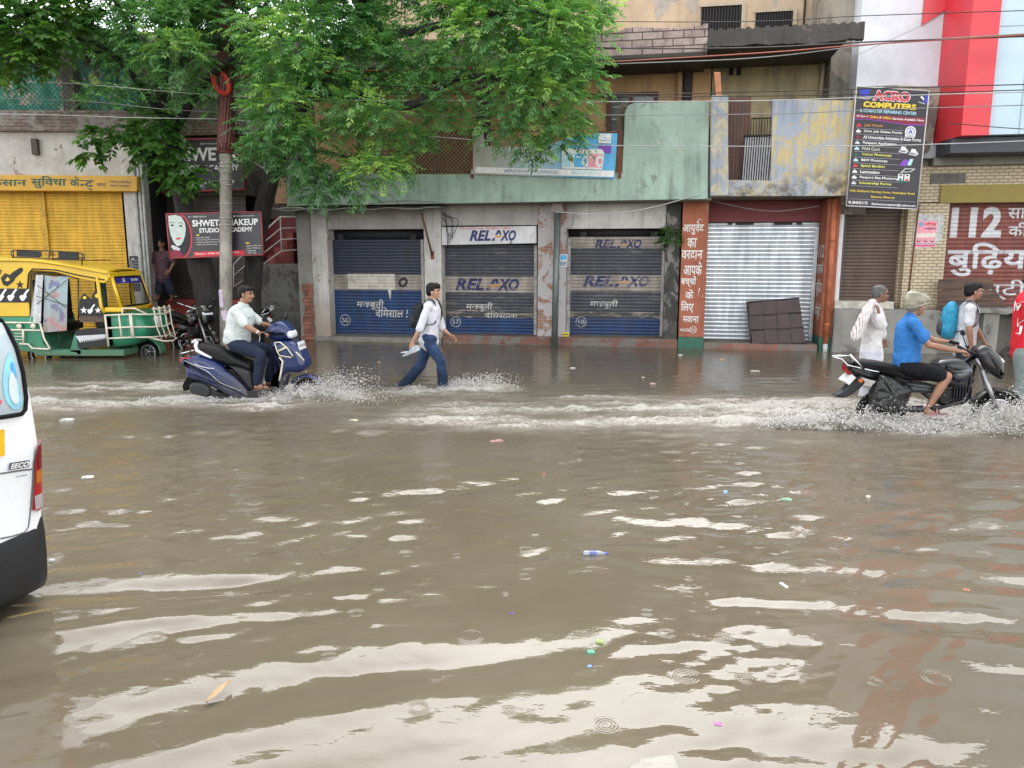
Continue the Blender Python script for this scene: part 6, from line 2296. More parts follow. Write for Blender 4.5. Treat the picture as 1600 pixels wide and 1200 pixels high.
def wheel(parent, c, R, w, spokes=0, rim_mat=None, name='wheel', disc=False):
 """upright wheel turning about the y axis; thing > wheel > tyre, rim"""
 mb = MB()
 x, y, z = c
 prof = [(R * 0.70, -w / 2), (R * 0.86, -w / 2 * 1.05), (R * 0.96, -w / 2 * 0.75), (R, -w / 4), (R, w / 4), (R * 0.96, w / 2 * 0.75), (R * 0.86, w / 2 * 1.05), (R * 0.70, w / 2)]
 mb.lathe(prof, c, 'y', 32)
 tw = mb.build('wheel', p_rubber, parent)
 rm = MB()
 rm.lathe([(R * 0.62, -w * 0.42), (R * 0.72, -w * 0.46), (R * 0.72, w * 0.46), (R * 0.62, w * 0.42), (R * 0.62, -w * 0.42)], c, 'y', 32)
 rm.lathe([(0.001, -w * 0.4), (R * 0.17, -w * 0.4), (R * 0.17, w * 0.4), (0.001, w * 0.4)], c, 'y', 16)
 if spokes:
  for k in range(spokes):
   a = 2 * math.pi * k / spokes
   if disc:
    rm.tube([(x + R * .12 * math.cos(a), y, z + R * .12 * math.sin(a)), (x + R * .66 * math.cos(a), y, z + R * .66 * math.sin(a))], R * 0.06, 6)
   else:
    rm.tube([(x + R * .15 * math.cos(a), y + (w * .3 if k % 2 else -w * .3), z + R * .15 * math.sin(a)), (x + R * .66 * math.cos(a + .3 * (1 if k % 4 < 2 else -1)), y, z + R * .66 * math.sin(a + .3 * (1 if k % 4 < 2 else -1)))], 0.003, 4)
 rm.build('rim', rim_mat or p_alloy, tw)
 return tw
# ---------------------------------------------------------------- blue scooter
SCO = Frame(atY(392, 622, 10.95).x, 10.95, math.radians(-4))
def build_scooter():
 z = zo(SCO, 270, 420, 16 / 3)
 T = thing('scooter', 'dark blue scooter with white grab rail pushing through the flood water', 'scooter', SCO, (0, 0, -0.15))
 S = lambda pts, n=5: smooth_closed([z(*p[:2]) + ((p[2],) if len(p) > 2 else ()) for p in pts], n)
 mb = MB()
 mb.puff(S([(98, 750), (180, 718), (280, 712), (370, 748), (470, 815), (560, 868), (625, 930), (668, 1000), (682, 1040), (650, 1078), (560, 1072), (470, 1036), (400, 992), (280, 938), (150, 890), (132, 800)]), 0.185, 0.10, 0, 5)
 mb.build('rear_body', p_blue, T)
 mb = MB()
 mb.puff(S([(218, 645), (245, 618), (300, 626), (430, 660), (560, 732), (650, 772), (682, 800), (670, 842), (600, 815), (520, 795), (400, 762), (330, 738), (255, 705)]), 0.15, 0.05)
 mb.build('seat', p_vinyl, T)
 mb = MB()
 mb.puff(S([(470, 790), (660, 830), (695, 900), (700, 1010), (650, 985), (590, 900), (540, 850)]), 0.17, 0.05)
 mb.build('under_seat_panel', p_dgrey, T)
 # grab rail both sides
 mb = MB()
 for sg in (-1, 1):
  y = 0.14 * sg
  P = [z(a, b, y) for a, b in ((330, 742), (265, 712), (208, 680), (190, 640), (200, 604))]
  mb.tube([(p[0], y * (1.15 if i < 3 else 0.9), p[1]) for i, p in enumerate(P)], [.015, .022, .026, .024, .018], 8)
 a, b = z(200, 602), z(245, 598)
 mb.tube([(a[0], -.128, a[1]), (a[0] - .02, 0, a[1] + .01), (a[0], .128, a[1])], 0.018, 8)
 mb.build('grab_rail', p_white, T)
 mb = MB()
 mb.puff(S([(86, 748), (120, 730), (180, 728), (222, 742), (180, 762), (100, 768)]), 0.16, 0.05)
 mb.build('tail_light', p_redlens, T)
 mb = MB()
 P = [(100, 765), (200, 812), (290, 855), (345, 905), (400, 950), (480, 985), (570, 1015)]
 mb.tube([(z(*p, -.18)[0], -.178, z(*p, -.18)[1]) for p in P], 0.009, 6)
 P = [(185, 790), (230, 812), (300, 828), (345, 830)]
 mb.tube([(z(*p, -.18)[0], -.186, z(*p, -.18)[1]) for p in P], 0.006, 6)
 mb.build('side_trim', p_white, T)
 mb = MB()
 mb.puff(S([(640, 1005, 1), (905, 965, 1), (930, 1040, 1), (900, 1085), (680, 1090)]), 0.16, 0.03)
 mb.build('floorboard', p_dgrey, T)
 mb = MB()
 mb.puff(S([(845, 612), (905, 592), (1000, 590), (1070, 630), (1115, 715), (1135, 800), (1085, 850), (990, 855), (935, 900), (900, 985), (868, 985), (895, 830), (900, 740)]), 0.20, 0.09, 0, 5, lambda x, zz: 1.0)
 mb.build('front_apron', p_blue, T)
 mb = MB()
 P = [z(a, b, -.205) for a, b in ((850, 615), (895, 610), (955, 660), (1003, 728), (985, 738), (890, 722), (870, 680), (850, 615))]
 mb.tube([(p[0], -.215, p[1]) for p in P], 0.009, 6)
 P = [z(a, b, -.205) for a, b in ((880, 685), (945, 655))]
 mb.tube([(p[0], -.215, p[1]) for p in P], 0.014, 6)
 P = [z(a, b, -.20) for a, b in ((890, 735), (918, 770), (905, 860), (890, 930))]
 mb.tube([(p[0], -.21, p[1]) for p in P], 0.014, 6)
 P = [z(a, b, -.2) for a, b in ((985, 665), (1040, 710), (1090, 765))]
 mb.tube([(p[0], -.185, p[1]) for p in P], 0.011, 6)
 mb.build('crash_guard', p_cream, T)
 mb = MB()
 mb.puff(S([(800, 505), (850, 448), (920, 432), (985, 480), (1010, 530), (1002, 572), (905, 594), (830, 575), (788, 540)]), 0.17, 0.10, 0, 5)
 mb.build('handlebar_cowl', p_blue, T)
 mb = MB()
 mb.puff(S([(862, 512), (935, 500), (992, 502), (1018, 540), (1008, 574), (940, 565)]), 0.155, 0.07, 0, 5)
 mb.build('headlight', p_lens, T)
 c = z(1068, 636)
 mb = MB(Matrix.Translation((c[0] + 0.02, -0.02, c[1])) @ Matrix.Rotation(math.radians(-15), 4, 'Y'))
 mb.box(-0.008, 0.008, -0.13, 0.13, -0.06, 0.06)
 pl = mb.build('number_plate', p_plate, T, bevel=0.004)
 mb = MB(Matrix.Translation((c[0] + 0.02, -0.02, c[1])) @ Matrix.Rotation(math.radians(-15), 4, 'Y'))
 v, f = text_poly("UP15 BK 4207")
 x0, x1 = min(p[0] for p in v), max(p[0] for p in v)
 mb.add([(0.0095, -0.11 + (p[0] - x0) / (x1 - x0) * 0.22, -0.022 + p[1] * 0.06) for p in v], f)
 mb.build('lettering', INK['black'], pl)
 # handlebar grips and mirrors
 for sg in (-1, 1):
  mb = MB()
  a = z(790, 540, 0.2 * sg)
  b = z(860, 530, 0.0)
  mb.tube([(b[0], 0.05 * sg, b[1]), (a[0] + .05, 0.22 * sg, a[1] + .02), (a[0] - .03, 0.36 * sg, a[1] + .01)], 0.016, 8)
  mb.build('handle_grip', p_rubber, T)
  mb = MB()
  a = z(840, 470, 0.16 * sg)
  m = z(765, 412, .22 * sg) if sg < 0 else z(940, 398, .22)
  mb.tube([(a[0] + .05, .16 * sg, a[1]), (m[0], .24 * sg, m[1] - .04)], 0.007, 6)
  mb.ball((m[0], .25 * sg, m[1]), (.018, .06, .045))
  mb.build('mirror', p_black, T)
 # wheels, fender, silencer, flap
 c = z(1120, 985)
 wheel(T, (c[0], 0, 0.065), 0.215, 0.09, 5, p_alloy, disc=True)
 mb = MB()
 cx, cz = c[0], 0.065
 pts = [(cx + 0.275 * math.cos(t), cz + 0.275 * math.sin(t)) for t in np.linspace(-0.15, 2.5, 12)] + [(cx + 0.235 * math.cos(t), cz + 0.235 * math.sin(t)) for t in np.linspace(2.5, -0.15, 12)]
 mb.puff(pts, 0.085, 0.018, 0, 3)
 mb.build('front_mudguard', p_blue, T)
 c = z(300, 1015)
 wheel(T, (c[0], 0, 0.065), 0.215, 0.09, 5, p_alloy, disc=True)
 mb = MB()
 mb.puff(S([(190, 960), (240, 928), (330, 952), (362, 1000), (345, 1058), (280, 1066), (210, 1024)]), 0.055, 0.04, -0.16)
 mb.puff(S([(340, 985), (460, 1030), (560, 1060), (540, 1085), (430, 1070), (340, 1040)]), 0.04, 0.03, -0.13)
 mb.build('silencer', p_dgrey, T)
 mb = MB()
 mb.puff(S([(105, 962), (160, 885), (230, 905), (170, 965), (122, 1012)]), 0.09, 0.012)
 mb.build('mud_flap', p_rubber, T)
 mb = MB()
 P = [z(a, b, 0) for a, b in ((95, 700), (180, 678), (185, 730), (100, 735))]
 for sg in (-.1, .1):
  mb.tube([(p[0], sg, p[1]) for p in P], 0.008, 6, False, True)
 mb.build('rear_guard', p_chrome, T)
build_scooter()
# ---------------------------------------------------------------- black motorcycle
BIK = Frame(atY(1450, 668, 9.05).x, 9.05, math.radians(-3))
PRK = Frame(atY(300, 548, 16.75).x, 16.75, math.radians(-38))
PR2 = Frame(atY(352, 548, 17.3).x, 17.3, math.radians(-150))
def bike_parts(T, z, S, detailed=True):
 W = lambda a, b, yy: (z(a, b, yy)[0], yy, z(a, b, yy)[1])
 mb = MB()
 mb.puff(S([(878, 700), (930, 658), (1040, 645), (1130, 668), (1165, 735), (1130, 790), (1040, 812), (960, 790), (905, 745)]), 0.15, 0.09, 0, 5)
 tk = mb.build('fuel_tank', p_black, T)
 mb = MB()
 mb.puff(S([(985, 735), (1060, 712), (1140, 705), (1155, 748), (1090, 798), (1015, 800)]), 0.156, 0.05, 0, 4)
 mb.build('tank_panel', plain('silver_tank_panel', (0.12, 0.125, 0.14), 0.3, 0.5, 0.1), tk)
 mb = MB()
 mb.puff(S([(205, 690), (255, 655), (400, 662), (560, 690), (700, 735), (820, 752), (880, 712), (905, 758), (860, 812), (700, 815), (560, 785), (420, 752), (300, 732)]), 0.13, 0.05)
 mb.build('seat', p_vinyl, T)
 mb = MB()
 mb.puff(S([(198, 700), (330, 706), (430, 752), (560, 790), (520, 830), (400, 815), (300, 785), (225, 755)]), 0.115, 0.04)
 mb.build('tail_panel', p_black, T)
 mb = MB()
 mb.puff(S([(193, 705), (262, 690), (268, 760), (206, 768)]), 0.085, 0.03)
 mb.build('tail_light', p_redlens, T)
 mb = MB()
 for sg in (-1, 1):
  y = .115 * sg
  mb.tube([W(105, 636, y), W(175, 655, y), W(222, 702, y), W(420, 748, y * 1.1), W(470, 756, y * 1.2)], 0.011, 7)
  mb.tube([W(240, 620, y), W(290, 672, y * 1.1), W(352, 738, y * 1.15)], 0.013, 7)
  mb.tube([W(100, 633, y), W(245, 628, y)], 0.013, 7)
 for a in (108, 170, 238):
  mb.tube([W(a, 633, -.115), W(a, 633, .115)], 0.010, 7)
 mb.build('luggage_rack', p_chrome, T)
 mb = MB()
 mb.puff(S([(110, 938), (190, 885), (250, 800), (300, 785), (340, 830), (300, 880), (200, 945)]), 0.07, 0.02)
 mb.build('rear_mudguard', p_dgrey, T)
 mb = MB()
 P = [W(172, 818, 0), W(232, 765, 0), W(262, 790, 0), W(210, 848, 0)]
 mb.add([(p[0], yy, p[2]) for yy in (-.10, .10) for p in P], [(0, 1, 2, 3), (7, 6, 5, 4), (0, 4, 5, 1), (1, 5, 6, 2), (2, 6, 7, 3), (3, 7, 4, 0)])
 mb.build('number_plate', p_plate, T)
 mb = MB()
 for sg in (-1, 1):
  p = W(325, 825, -.16 * 1 if sg < 0 else .16)
  mb.ball(p, (.028, .028, .028))
  mb.tube([p, (p[0], 0.05 * sg, p[2])], 0.009, 6)
 mb.build('indicator', p_amber, T)
 c = z(485, 1000)
 wheel(T, (c[0], 0, 0.14), 0.29, 0.085, 24, p_chrome)
 c2 = z(1390, 975)
 wheel(T, (c2[0], 0, 0.14), 0.285, 0.075, 24, p_chrome)
 mb = MB()
 cx, cz = c2[0], 0.14
 pts = [(cx + 0.33 * math.cos(t), cz + 0.33 * math.sin(t)) for t in np.linspace(0.25, 2.75, 14)] + [(cx + 0.305 * math.cos(t), cz + 0.305 * math.sin(t)) for t in np.linspace(2.75, 0.25, 14)]
 mb.puff(pts, 0.06, 0.011, 0, 3)
 mb.build('front_mudguard', p_black, T)
 for sg in (-1, 1):
  mb = MB()
  y = .075 * sg
  mb.tube([W(1230, 650, y), W(1275, 745, y)], 0.021, 8)
  mb.tube([W(1272, 740, y), (cx, y, cz)], 0.027, 8)
  mb.build('fork', p_alloy, T)
 mb = MB()
 mb.puff(S([(1200, 600), (1250, 548), (1300, 548), (1350, 590), (1400, 645), (1412, 720), (1395, 805), (1345, 785), (1285, 745), (1222, 690)]), 0.13, 0.07, 0, 5)
 hf = mb.build('headlight_fairing', p_black, T)
 mb = MB()
 mb.puff(S([(1300, 595), (1345, 605), (1404, 652), (1406, 680), (1350, 655), (1318, 635)]), 0.115, 0.03)
 mb.build('headlight', p_lens, hf)
 mb = MB()
 mb.tube([W(1030, 520, -.33), W(1075, 530, -.33), W(1140, 570, -.2), W(1195, 612, -.05), W(1195, 612, .05), W(1140, 570, .2), W(1075, 530, .33), W(1030, 520, .33)], 0.012, 7)
 mb.build('handlebar', p_chrome, T)
 for sg in (-1, 1):
  mb = MB()
  mb.tube([W(1020, 520, .335 * sg), W(1090, 535, .33 * sg)], 0.018, 8)
  mb.build('handle_grip', p_rubber, T)
 # engine, side cover, exhaust, frame
 mb = MB()
 mb.puff(S([(900, 868, 1), (1000, 850), (1150, 848, 1), (1160, 930), (1090, 1000), (930, 1010), (890, 950)]), 0.11, 0.04)
 for k in range(7):
  p = W(1010 + k * 22, 860, 0)
  mb.box(p[0], p[0] + .012, -.135, .135, W(0, 945, 0)[2], W(0, 850, 0)[2])
 mb.build('engine', plain('engine_black', (0.014, 0.014, 0.015), 0.45, 0.5, 0.25, 12), T)
 mb = MB()
 mb.puff(S([(645, 835), (760, 830), (885, 852), (905, 882), (860, 912), (760, 908), (680, 900)]), 0.135, 0.04)
 mb.build('side_cover', plain('grey_side_cover', (0.05, 0.053, 0.06), 0.3, 0.2, 0.1), T)
 mb = MB()
 mb.tube([W(560, 800, .0), W(700, 830, 0), W(900, 990, 0), W(1150, 960, 0), W(1210, 700, 0)], 0.026, 8)
 mb.tube([W(1200, 640, 0), W(1000, 760, 0), W(560, 770, 0)], 0.03, 8)
 mb.tube([W(640, 990, -.08), (c[0], -.08, .14)], 0.02, 8)
 mb.build('frame', p_black, T)
 mb = MB()
 mb.tube([W(1195, 815, -.06), W(1170, 900, -.10), W(1120, 985, -.13), W(940, 1035, -.15)], 0.021, 8)
 mb.tube([W(940, 1035, -.15), W(800, 1045, -.16), W(400, 1060, -.17)], [.024, .042, .042], 10)
 mb.build('exhaust', plain('sooty_exhaust', (0.05, 0.05, 0.052), 0.35, 0.7, 0.3, 10), T)
 mb = MB()
 for sg in (-1, 1):
  mb.tube([W(880, 1040, .1 * sg), W(880, 1040, .24 * sg)], 0.016, 8)
 mb.build('footpeg', p_rubber, T)
 for sg in (-1, 1):
  mb = MB()
  a, b = W(1160, 580, .22 * sg), W(1120, 470, .33 * sg)
  mb.tube([a, b], .006, 6)
  mb.ball((b[0], b[1], b[2] + .03), (.012, .06, .035))
  mb.build('mirror', p_black, T)
def build_bikes():
 z = zo(BIK, 1280, 430, 5)
 S = lambda pts, n=5: smooth_closed([z(*p[:2]) + ((p[2],) if len(p) > 2 else ()) for p in pts], n)
 T = thing('motorcycle', 'black motorcycle with chrome rack driven through the flood by the rider in blue', 'motorcycle', BIK, (0, 0, -0.15), 'motorcycles')
 bike_parts(T, z, S)
 # black carrier bag hung behind the leg
 mb = MB()
 mb.puff(S([(425, 760), (470, 775), (560, 815), (645, 852), (640, 910), (592, 1010), (520, 1052), (405, 1042), (342, 985), (352, 880), (395, 800)]), 0.09, 0.07, -0.22, 5)
 o = mb.build('carrier_bag', plain('black_plastic_bag', (0.007, 0.0075, 0.0075), 0.3, 0, 0.3, 10, 0.02), None, BIK, (z(480, 900)[0], -.22, z(480, 900)[1]), 'bulging black plastic bag hung on the side of the moving motorcycle', 'bag')
 s = o.modifiers.new('sub', 'SUBSURF')
 s.levels = s.render_levels = 1
 tx = bpy.data.textures.new('folds', 'CLOUDS')
 tx.noise_scale = 0.09
 d = o.modifiers.new('folds', 'DISPLACE')
 d.texture = tx
 d.strength = 0.05
 d.mid_level = 0.5
 # two parked ones by the trees: copies of every part, set down elsewhere
 for fr, lab, dz in ((PRK, 'dark motorcycle parked beside the leaning tree trunk, front wheel to the street', -0.15), (PR2, 'dark motorcycle parked behind the utility pole, half hidden by the rider on the scooter', -0.15)):
  c = copy_tree(T)
  c.location = fr.w((0, 0, dz))
  c.rotation_euler = (0, 0, fr.a)
  c['label'] = lab
build_bikes()
# ---------------------------------------------------------------- yellow and green auto-rickshaw
AUT = Frame(-9.4, 15.75, 0)
def build_auto():
 N = -0.66
 z = zo(AUT, 0, 330, 1409 / 270, N)
 zc = zo(AUT, 0, 330, 1409 / 270, 0.0)
 T = thing('auto_rickshaw', 'yellow and green auto-rickshaw with cream guard bars standing in the water', 'auto-rickshaw', AUT, (0, 0, -0.15))
 yel = paint('auto_yellow', (0.66, 0.42, 0.015), 0.35, 0.06, 0.12)
 grn = paint('auto_green', (0.012, 0.20, 0.105), 0.35, 0.08, 0.2)
 blk = plain('auto_black_sheet', (0.009, 0.009, 0.010), 0.55, 0, 0.2)
 W = lambda a, b, y: (zo(AUT, 0, 330, 1409 / 270, y)(a, b)[0], y, zo(AUT, 0, 330, 1409 / 270, y)(a, b)[1])
 # sides of the canopy
 side = [(-420, 405), (0, 402), (250, 408), (600, 458), (885, 512), (878, 562), (848, 588), (640, 548), (450, 495), (262, 482), (232, 505), (222, 640), (247, 858), (-420, 858)]
 P = [z(*p) for p in side]
 for sg, nm in ((1, 0), (-1, 1)):
  mb = MB()
  y0 = N * sg
  mb.prism(P if sg > 0 else P, min(y0, y0 + .035 * sg), max(y0, y0 + .035 * sg))
  mb.build('canopy_side', yel, T, bevel=0.01)
 # roof skin
 top = [(-420, 400), (-200, 396), (0, 394), (250, 398), (450, 422), (600, 448), (760, 478), (880, 500)]
 pr = smooth_open([Vector((*z(*p), 0)) for p in top], 3)
 mb = MB()
 ny = 14
 vs, fs = [], []
 for p in pr:
  for j in range(ny + 1):
   t = -1 + 2 * j / ny
   vs.append((p.x, 0.69 * t, p.y + 0.07 * (1 - abs(t) ** 3.0)))
 m = len(vs)
 for p in pr:
  for j in range(ny + 1):
   t = -1 + 2 * j / ny
   vs.append((p.x, 0.69 * t, p.y + 0.07 * (1 - abs(t) ** 3.0) - 0.035))
 k = ny + 1
 for i in range(len(pr) - 1):
  for j in range(ny):
   a = i * k + j
   fs.append((a, a + k, a + k + 1, a + 1))
   fs.append((m + a, m + a + 1, m + a + k + 1, m + a + k))
  for j in (0, ny):
   a = i * k + j
   fs.append((a, a + k, m + a + k, m + a) if j else (a, m + a, m + a + k, a + k))
 e = (len(pr) - 1) * k
 for j in range(ny):
  fs.append((e + j, m + e + j, m + e + j + 1, e + j + 1))
 mb.add(vs, fs, True)
 mb.build('roof', yel, T, fix=True)
 # dark trim strip following the door head
 mb = MB()
 mb.tube([W(222, 640, N - .01), W(232, 510, N - .01), W(262, 470, N - .01), W(450, 478, N - .01), W(640, 522, N - .01), W(850, 560, N - .01)], 0.012, 6)
 mb.tube([W(245, 858, N - .01), W(255, 520, N - .01), W(290, 500, N - .01), W(450, 500, N - .01), W(640, 552, N - .01)], 0.010, 6)
 mb.build('door_seal', blk, T)
 # front: pillars, screen, header, dash panel
 xN = z(880, 560)[0]
 A = lambda a, b, y: W(a, b, y)
 n_tl, n_bl = z(888, 540), z(905, 778)
 slope = (n_bl[0] - n_tl[0])
 scr_z1, scr_z0 = n_tl[1], n_bl[1]
 xt, xb = n_tl[0] + 0.02, n_tl[0] + 0.16
 mb = MB()
 fw = 0.60
 mb.prism([(xt - .03, scr_z1 - .03), (xt, scr_z1), (xt - .02, scr_z1 + .1), (xt - .28, scr_z1 + .13), (xt - .3, scr_z1 + .02)], -fw - .05, fw + .05)
 mb.build('front_header', yel, T, bevel=0.02)
 for sg in (-1, 1):
  mb = MB()
  mb.tube([(xb, fw * sg, scr_z0 - .02), ((xt + xb) / 2, (fw + .0) * sg, (scr_z0 + scr_z1) / 2), (xt, fw * sg * .97, scr_z1)], 0.035, 8)
  mb.tube([(xb - .32, .64 * sg, z(0, 830)[1]), (xb - .36, .66 * sg, scr_z0), (xt - .25, .655 * sg, scr_z1 + .02)], 0.035, 8)
  mb.build('front_pillar', yel if sg < 0 else yel, T)
 mb = MB()
 nrow = 8
 vs, fs = [], []
 for i in range(nrow + 1):
  y = -fw + .03 + (2 * fw - .06) * i / nrow
  bow = 0.06 * (1 - (y / fw) ** 2)
  vs += [(xb + bow, y, scr_z0), (xt + bow * .6, y * .97, scr_z1)]
 for i in range(nrow):
  fs.append((2 * i, 2 * i + 2, 2 * i + 3, 2 * i + 1))
 mb.add(vs, fs, True)
 t = NT('windscreen_glass')
 g = t.new('ShaderNodeBsdfGlossy')
 g.inputs['Roughness'].default_value = 0.03
 tr = t.new('ShaderNodeBsdfTransparent')
 tr.inputs[0].default_value = (0.80, 0.83, 0.82, 1)
 fr = t.new('ShaderNodeLayerWeight')
 fr.inputs[0].default_value = 0.35
 mx = t.new('ShaderNodeMixShader')
 t.l.new(t.ramp(fr.outputs['Fresnel'], 0, 1, 0.10, 0.9), mx.inputs[0])
 t.l.new(tr.outputs[0], mx.inputs[1])
 t.l.new(g.outputs[0], mx.inputs[2])
 t.l.new(mx.outputs[0], t.out.inputs[0])
 MATS['windscreen_glass'] = t.m
 ws = mb.build('windscreen', t.m, T)
 sm = MB()
 sm.tube([(v[0] + .004, v[1], v[2]) for v in vs[::2]] + [(v[0] + .004, v[1], v[2]) for v in reversed(vs[1::2])], 0.018, 6, False, True)
 sm.build('seal', p_rubber, ws)
 st = MB()
 vv, ff = [], []
 for i in range(nrow + 1):
  p, q = Vector(vs[2 * i]), Vector(vs[2 * i + 1])
  vv += [p + (q - p) * 0.78 + Vector((.006, 0, 0)), p + (q - p) * 0.985 + Vector((.006, 0, 0))]
 for i in range(nrow):
  ff.append((2 * i, 2 * i + 2, 2 * i + 3, 2 * i + 1))
 st.add(vv, ff, True)
 sp = st.build('sun_strip', plain('blue_sun_strip', (0.03, 0.03, 0.22), 0.4), ws)
 tx = MB()
 def on_strip(body, a0, a1, b0, b1):
  v, f = text_poly(body, 0.2, 0.02)
  x0, x1 = min(p[0] for p in v), max(p[0] for p in v)
  y0, y1 = min(p[1] for p in v), max(p[1] for p in v)
  out = []
  for p in v:
   s = (a0 + (p[0] - x0) / (x1 - x0) * (a1 - a0)) * nrow
   i = min(nrow - 1, int(s))
   b = b0 + (p[1] - y0) / (y1 - y0) * (b1 - b0)
   lo = Vector(vv[2 * i]) * (1 - s + i) + Vector(vv[2 * i + 2]) * (s - i)
   hi = Vector(vv[2 * i + 1]) * (1 - s + i) + Vector(vv[2 * i + 3]) * (s - i)
   out.append(lo + (hi - lo) * b + Vector((.005, 0, 0)))
  tx.add(out, f)
 on_strip("S", 0.22, 0.33, 0.2, 0.85)
 on_strip("Sardar", 0.52, 0.84, 0.3, 0.8)
 tx.build('lettering', INK['white'], sp)
 # yellow dash face under the screen and the green nose
 mb = MB()
 zd = z(0, 826)[1]
 mb.prism([(xb - .36, zd), (xb + .05, zd), (xb + .07, scr_z0 - .015), (xb - .34, scr_z0 - .015)], -.65, .62)
 mb.build('dash_panel', yel, T, bevel=0.03)
 mb = MB()
 a0, a1 = W(946, 790, N - .02), W(1055, 812, N - .02)
 mb.box(xb + .02, xb + .085, -.60, -.40, a1[2], a0[2])
 mb.box(xb + .02, xb + .085, .40, .60, a1[2], a0[2])
 mb.build('indicator', p_amber, T)
 cow = smooth_closed([(xb - .38, zd - .005, 1), (xb + .12, zd - .005), (xb + .36, zd - .12), (xb + .42, zd - .40), (xb + .22, zd - .62), (xb - .05, zd - .70), (xb - .38, zd - .72, 1)], 5)
 mb = MB()
 mb.puff(cow, 0.60, 0.16, 0, 5)
 mb.build('front_cowl', grn, T)
 mb = MB()
 p = W(1100, 905, -.3)
 mb.lathe([(0.001, .03), (.09, .02), (.11, 0), (.11, -.05)], (xb + .43, -.0, zd - .22), 'x', 18)
 mb.build('headlight', p_lens, T)
 # front fender and wheel
 cx = zc(1215, 1150)[0]
 wheel(T, (cx, 0, 0.06), 0.22, 0.10, 5, p_alloy, disc=True)
 mb = MB()
 pts = [(cx + 0.31 * math.cos(t), 0.06 + 0.31 * math.sin(t)) for t in np.linspace(-0.1, 3.1, 14)] + [(cx + 0.27 * math.cos(t), 0.06 + 0.27 * math.sin(t)) for t in np.linspace(3.1, -0.1, 14)]
 mb.puff(pts, 0.14, 0.018, 0, 3)
 mb.build('front_mudguard', grn, T)
 # lower body, floor
 mb = MB()
 low = [z(*p) for p in ((-420, 862), (296, 862), (318, 960), (352, 1085), (410, 1130), (620, 1150), (640, 1180), (300, 1180), (260, 1150), (60, 1130), (-420, 1130))]
 mb.prism(low, N + .01, -N - .01)
 mb.build('rear_body', grn, T, bevel=0.015)
 mb = MB()
 f0, f1 = z(560, 1090), z(900, 1190)
 mb.box(z(350, 0)[0], xb, -.64, .64, f1[1] + .02, z(0, 1130)[1])
 mb.build('floor_pan', grn, T, bevel=0.01)
 mb = MB()
 mb.prism([z(555, 1175), z(600, 1010), z(640, 985), z(660, 1170)], N + .02, N + .3)
 mb.build('step_box', grn, T, bevel=0.01)
 for sg in (-1, 1):
  wheel(T, (z(180, 0)[0], .56 * sg, 0.08), 0.23, 0.12, 0, p_alloy)
 # interior
 mb = MB()
 i0, i1 = z(330, 1000), z(420, 860)
 mb.box(z(-300, 0)[0], z(300, 0)[0], -.6, .6, z(0, 1000)[1], z(0, 930)[1])
 mb.box(z(180, 0)[0], z(215, 0)[0], -.6, .6, z(0, 930)[1] + .002, z(0, 560)[1])
 mb.box(z(640, 0)[0], z(760, 0)[0], -.45, .6, z(0, 960)[1], z(0, 905)[1])
 mb.build('seat', p_vinyl, T, bevel=0.03)
 mb = MB()
 for x_ in (292, 640):
  mb.tube([W(x_, 1080, N + .03), W(x_ - 2, 520, N + .03)], 0.014, 6)
  mb.tube([W(x_, 1080, -N - .06), W(x_ - 2, 520, -N - .06)], 0.014, 6)
 mb.build('door_post', p_black, T)
 mb = MB()
 mb.box(z(545, 0)[0], z(635, 0)[0], 0.1, .14, z(0, 1080)[1], z(0, 530)[1])
 mb.build('partition', plain('dark_green_sheet', (0.01, 0.055, 0.04), 0.6), T)
 # printed curtain hanging in the doorway, with straps
 t = NT('printed_curtain')
 zz = t.sep()[2]
 n = t.noise(5, 5, 0.7)
 c = t.mix(t.ramp(t.math('ADD', zz, t.math('MULTIPLY', n, .3)), 0.85, 1.6), (0.34, 0.31, 0.30), (0.32, 0.42, 0.44))
 c = t.mix(t.ramp(t.noise(3, 3), 0.5, 0.6, 0, 0.7), c, (0.45, 0.20, 0.18))
 c = t.mix(t.ramp(t.noise(4.2, 2), 0.58, 0.62, 0, .7), c, (0.12, 0.11, 0.25))
 t.bsdf(c, 0.75)
 mb = MB()
 nx, nz = 18, 14
 vs, fs = [], []
 P0, P1, P2, P3 = z(345, 990), z(535, 975), z(555, 520), z(360, 520)
 for i in range(nx + 1):
  for j in range(nz + 1):
   a, b = i / nx, j / nz
   u = (P0[0] * (1 - a) + P1[0] * a) * (1 - b) + (P3[0] * (1 - a) + P2[0] * a) * b
   w = (P0[1] * (1 - a) + P1[1] * a) * (1 - b) + (P3[1] * (1 - a) + P2[1] * a) * b - 0.03 * math.sin(a * 3.1) * b
   vs.append((u, N + .01 + .02 * math.sin(a * 14 + b * 3) * (1.2 - b), w))
 for i in range(nx):
  for j in range(nz):
   q = i * (nz + 1) + j
   fs.append((q, q + nz + 1, q + nz + 2, q + 1))
 mb.add(vs, fs, True)
 mb.build('curtain', t.m, T)
 mb = MB()
 vs, fs = [], []
 for i in range(9):
  for j in range(9):
   a, b = i / 8, j / 8
   p = z(285 + 75 * a * (0.6 + .4 * b) - 45 * (1 - b) * (1 - a), 900 - 380 * b)
   vs.append((p[0], N + .0 + .03 * math.sin(a * 9 + b * 2), p[1]))
 for i in range(8):
  for j in range(8):
   q = i * 9 + j
   fs.append((q, q + 9, q + 10, q + 1))
 mb.add(vs, fs, True)
 mb.build('side_curtain', plain('white_polythene', (0.58, 0.59, 0.60), 0.4, 0, 0.15, 8), T)
 mb = MB()
 for a, b in (((295, 760), (545, 560)), ((300, 600), (540, 790)), ((295, 690), (545, 770)), ((480, 985), (485, 1120))):
  mb.tube([W(*a, N - .02), W(*b, N - .02)], 0.006, 5)
 mb.build('strap', p_black, T)
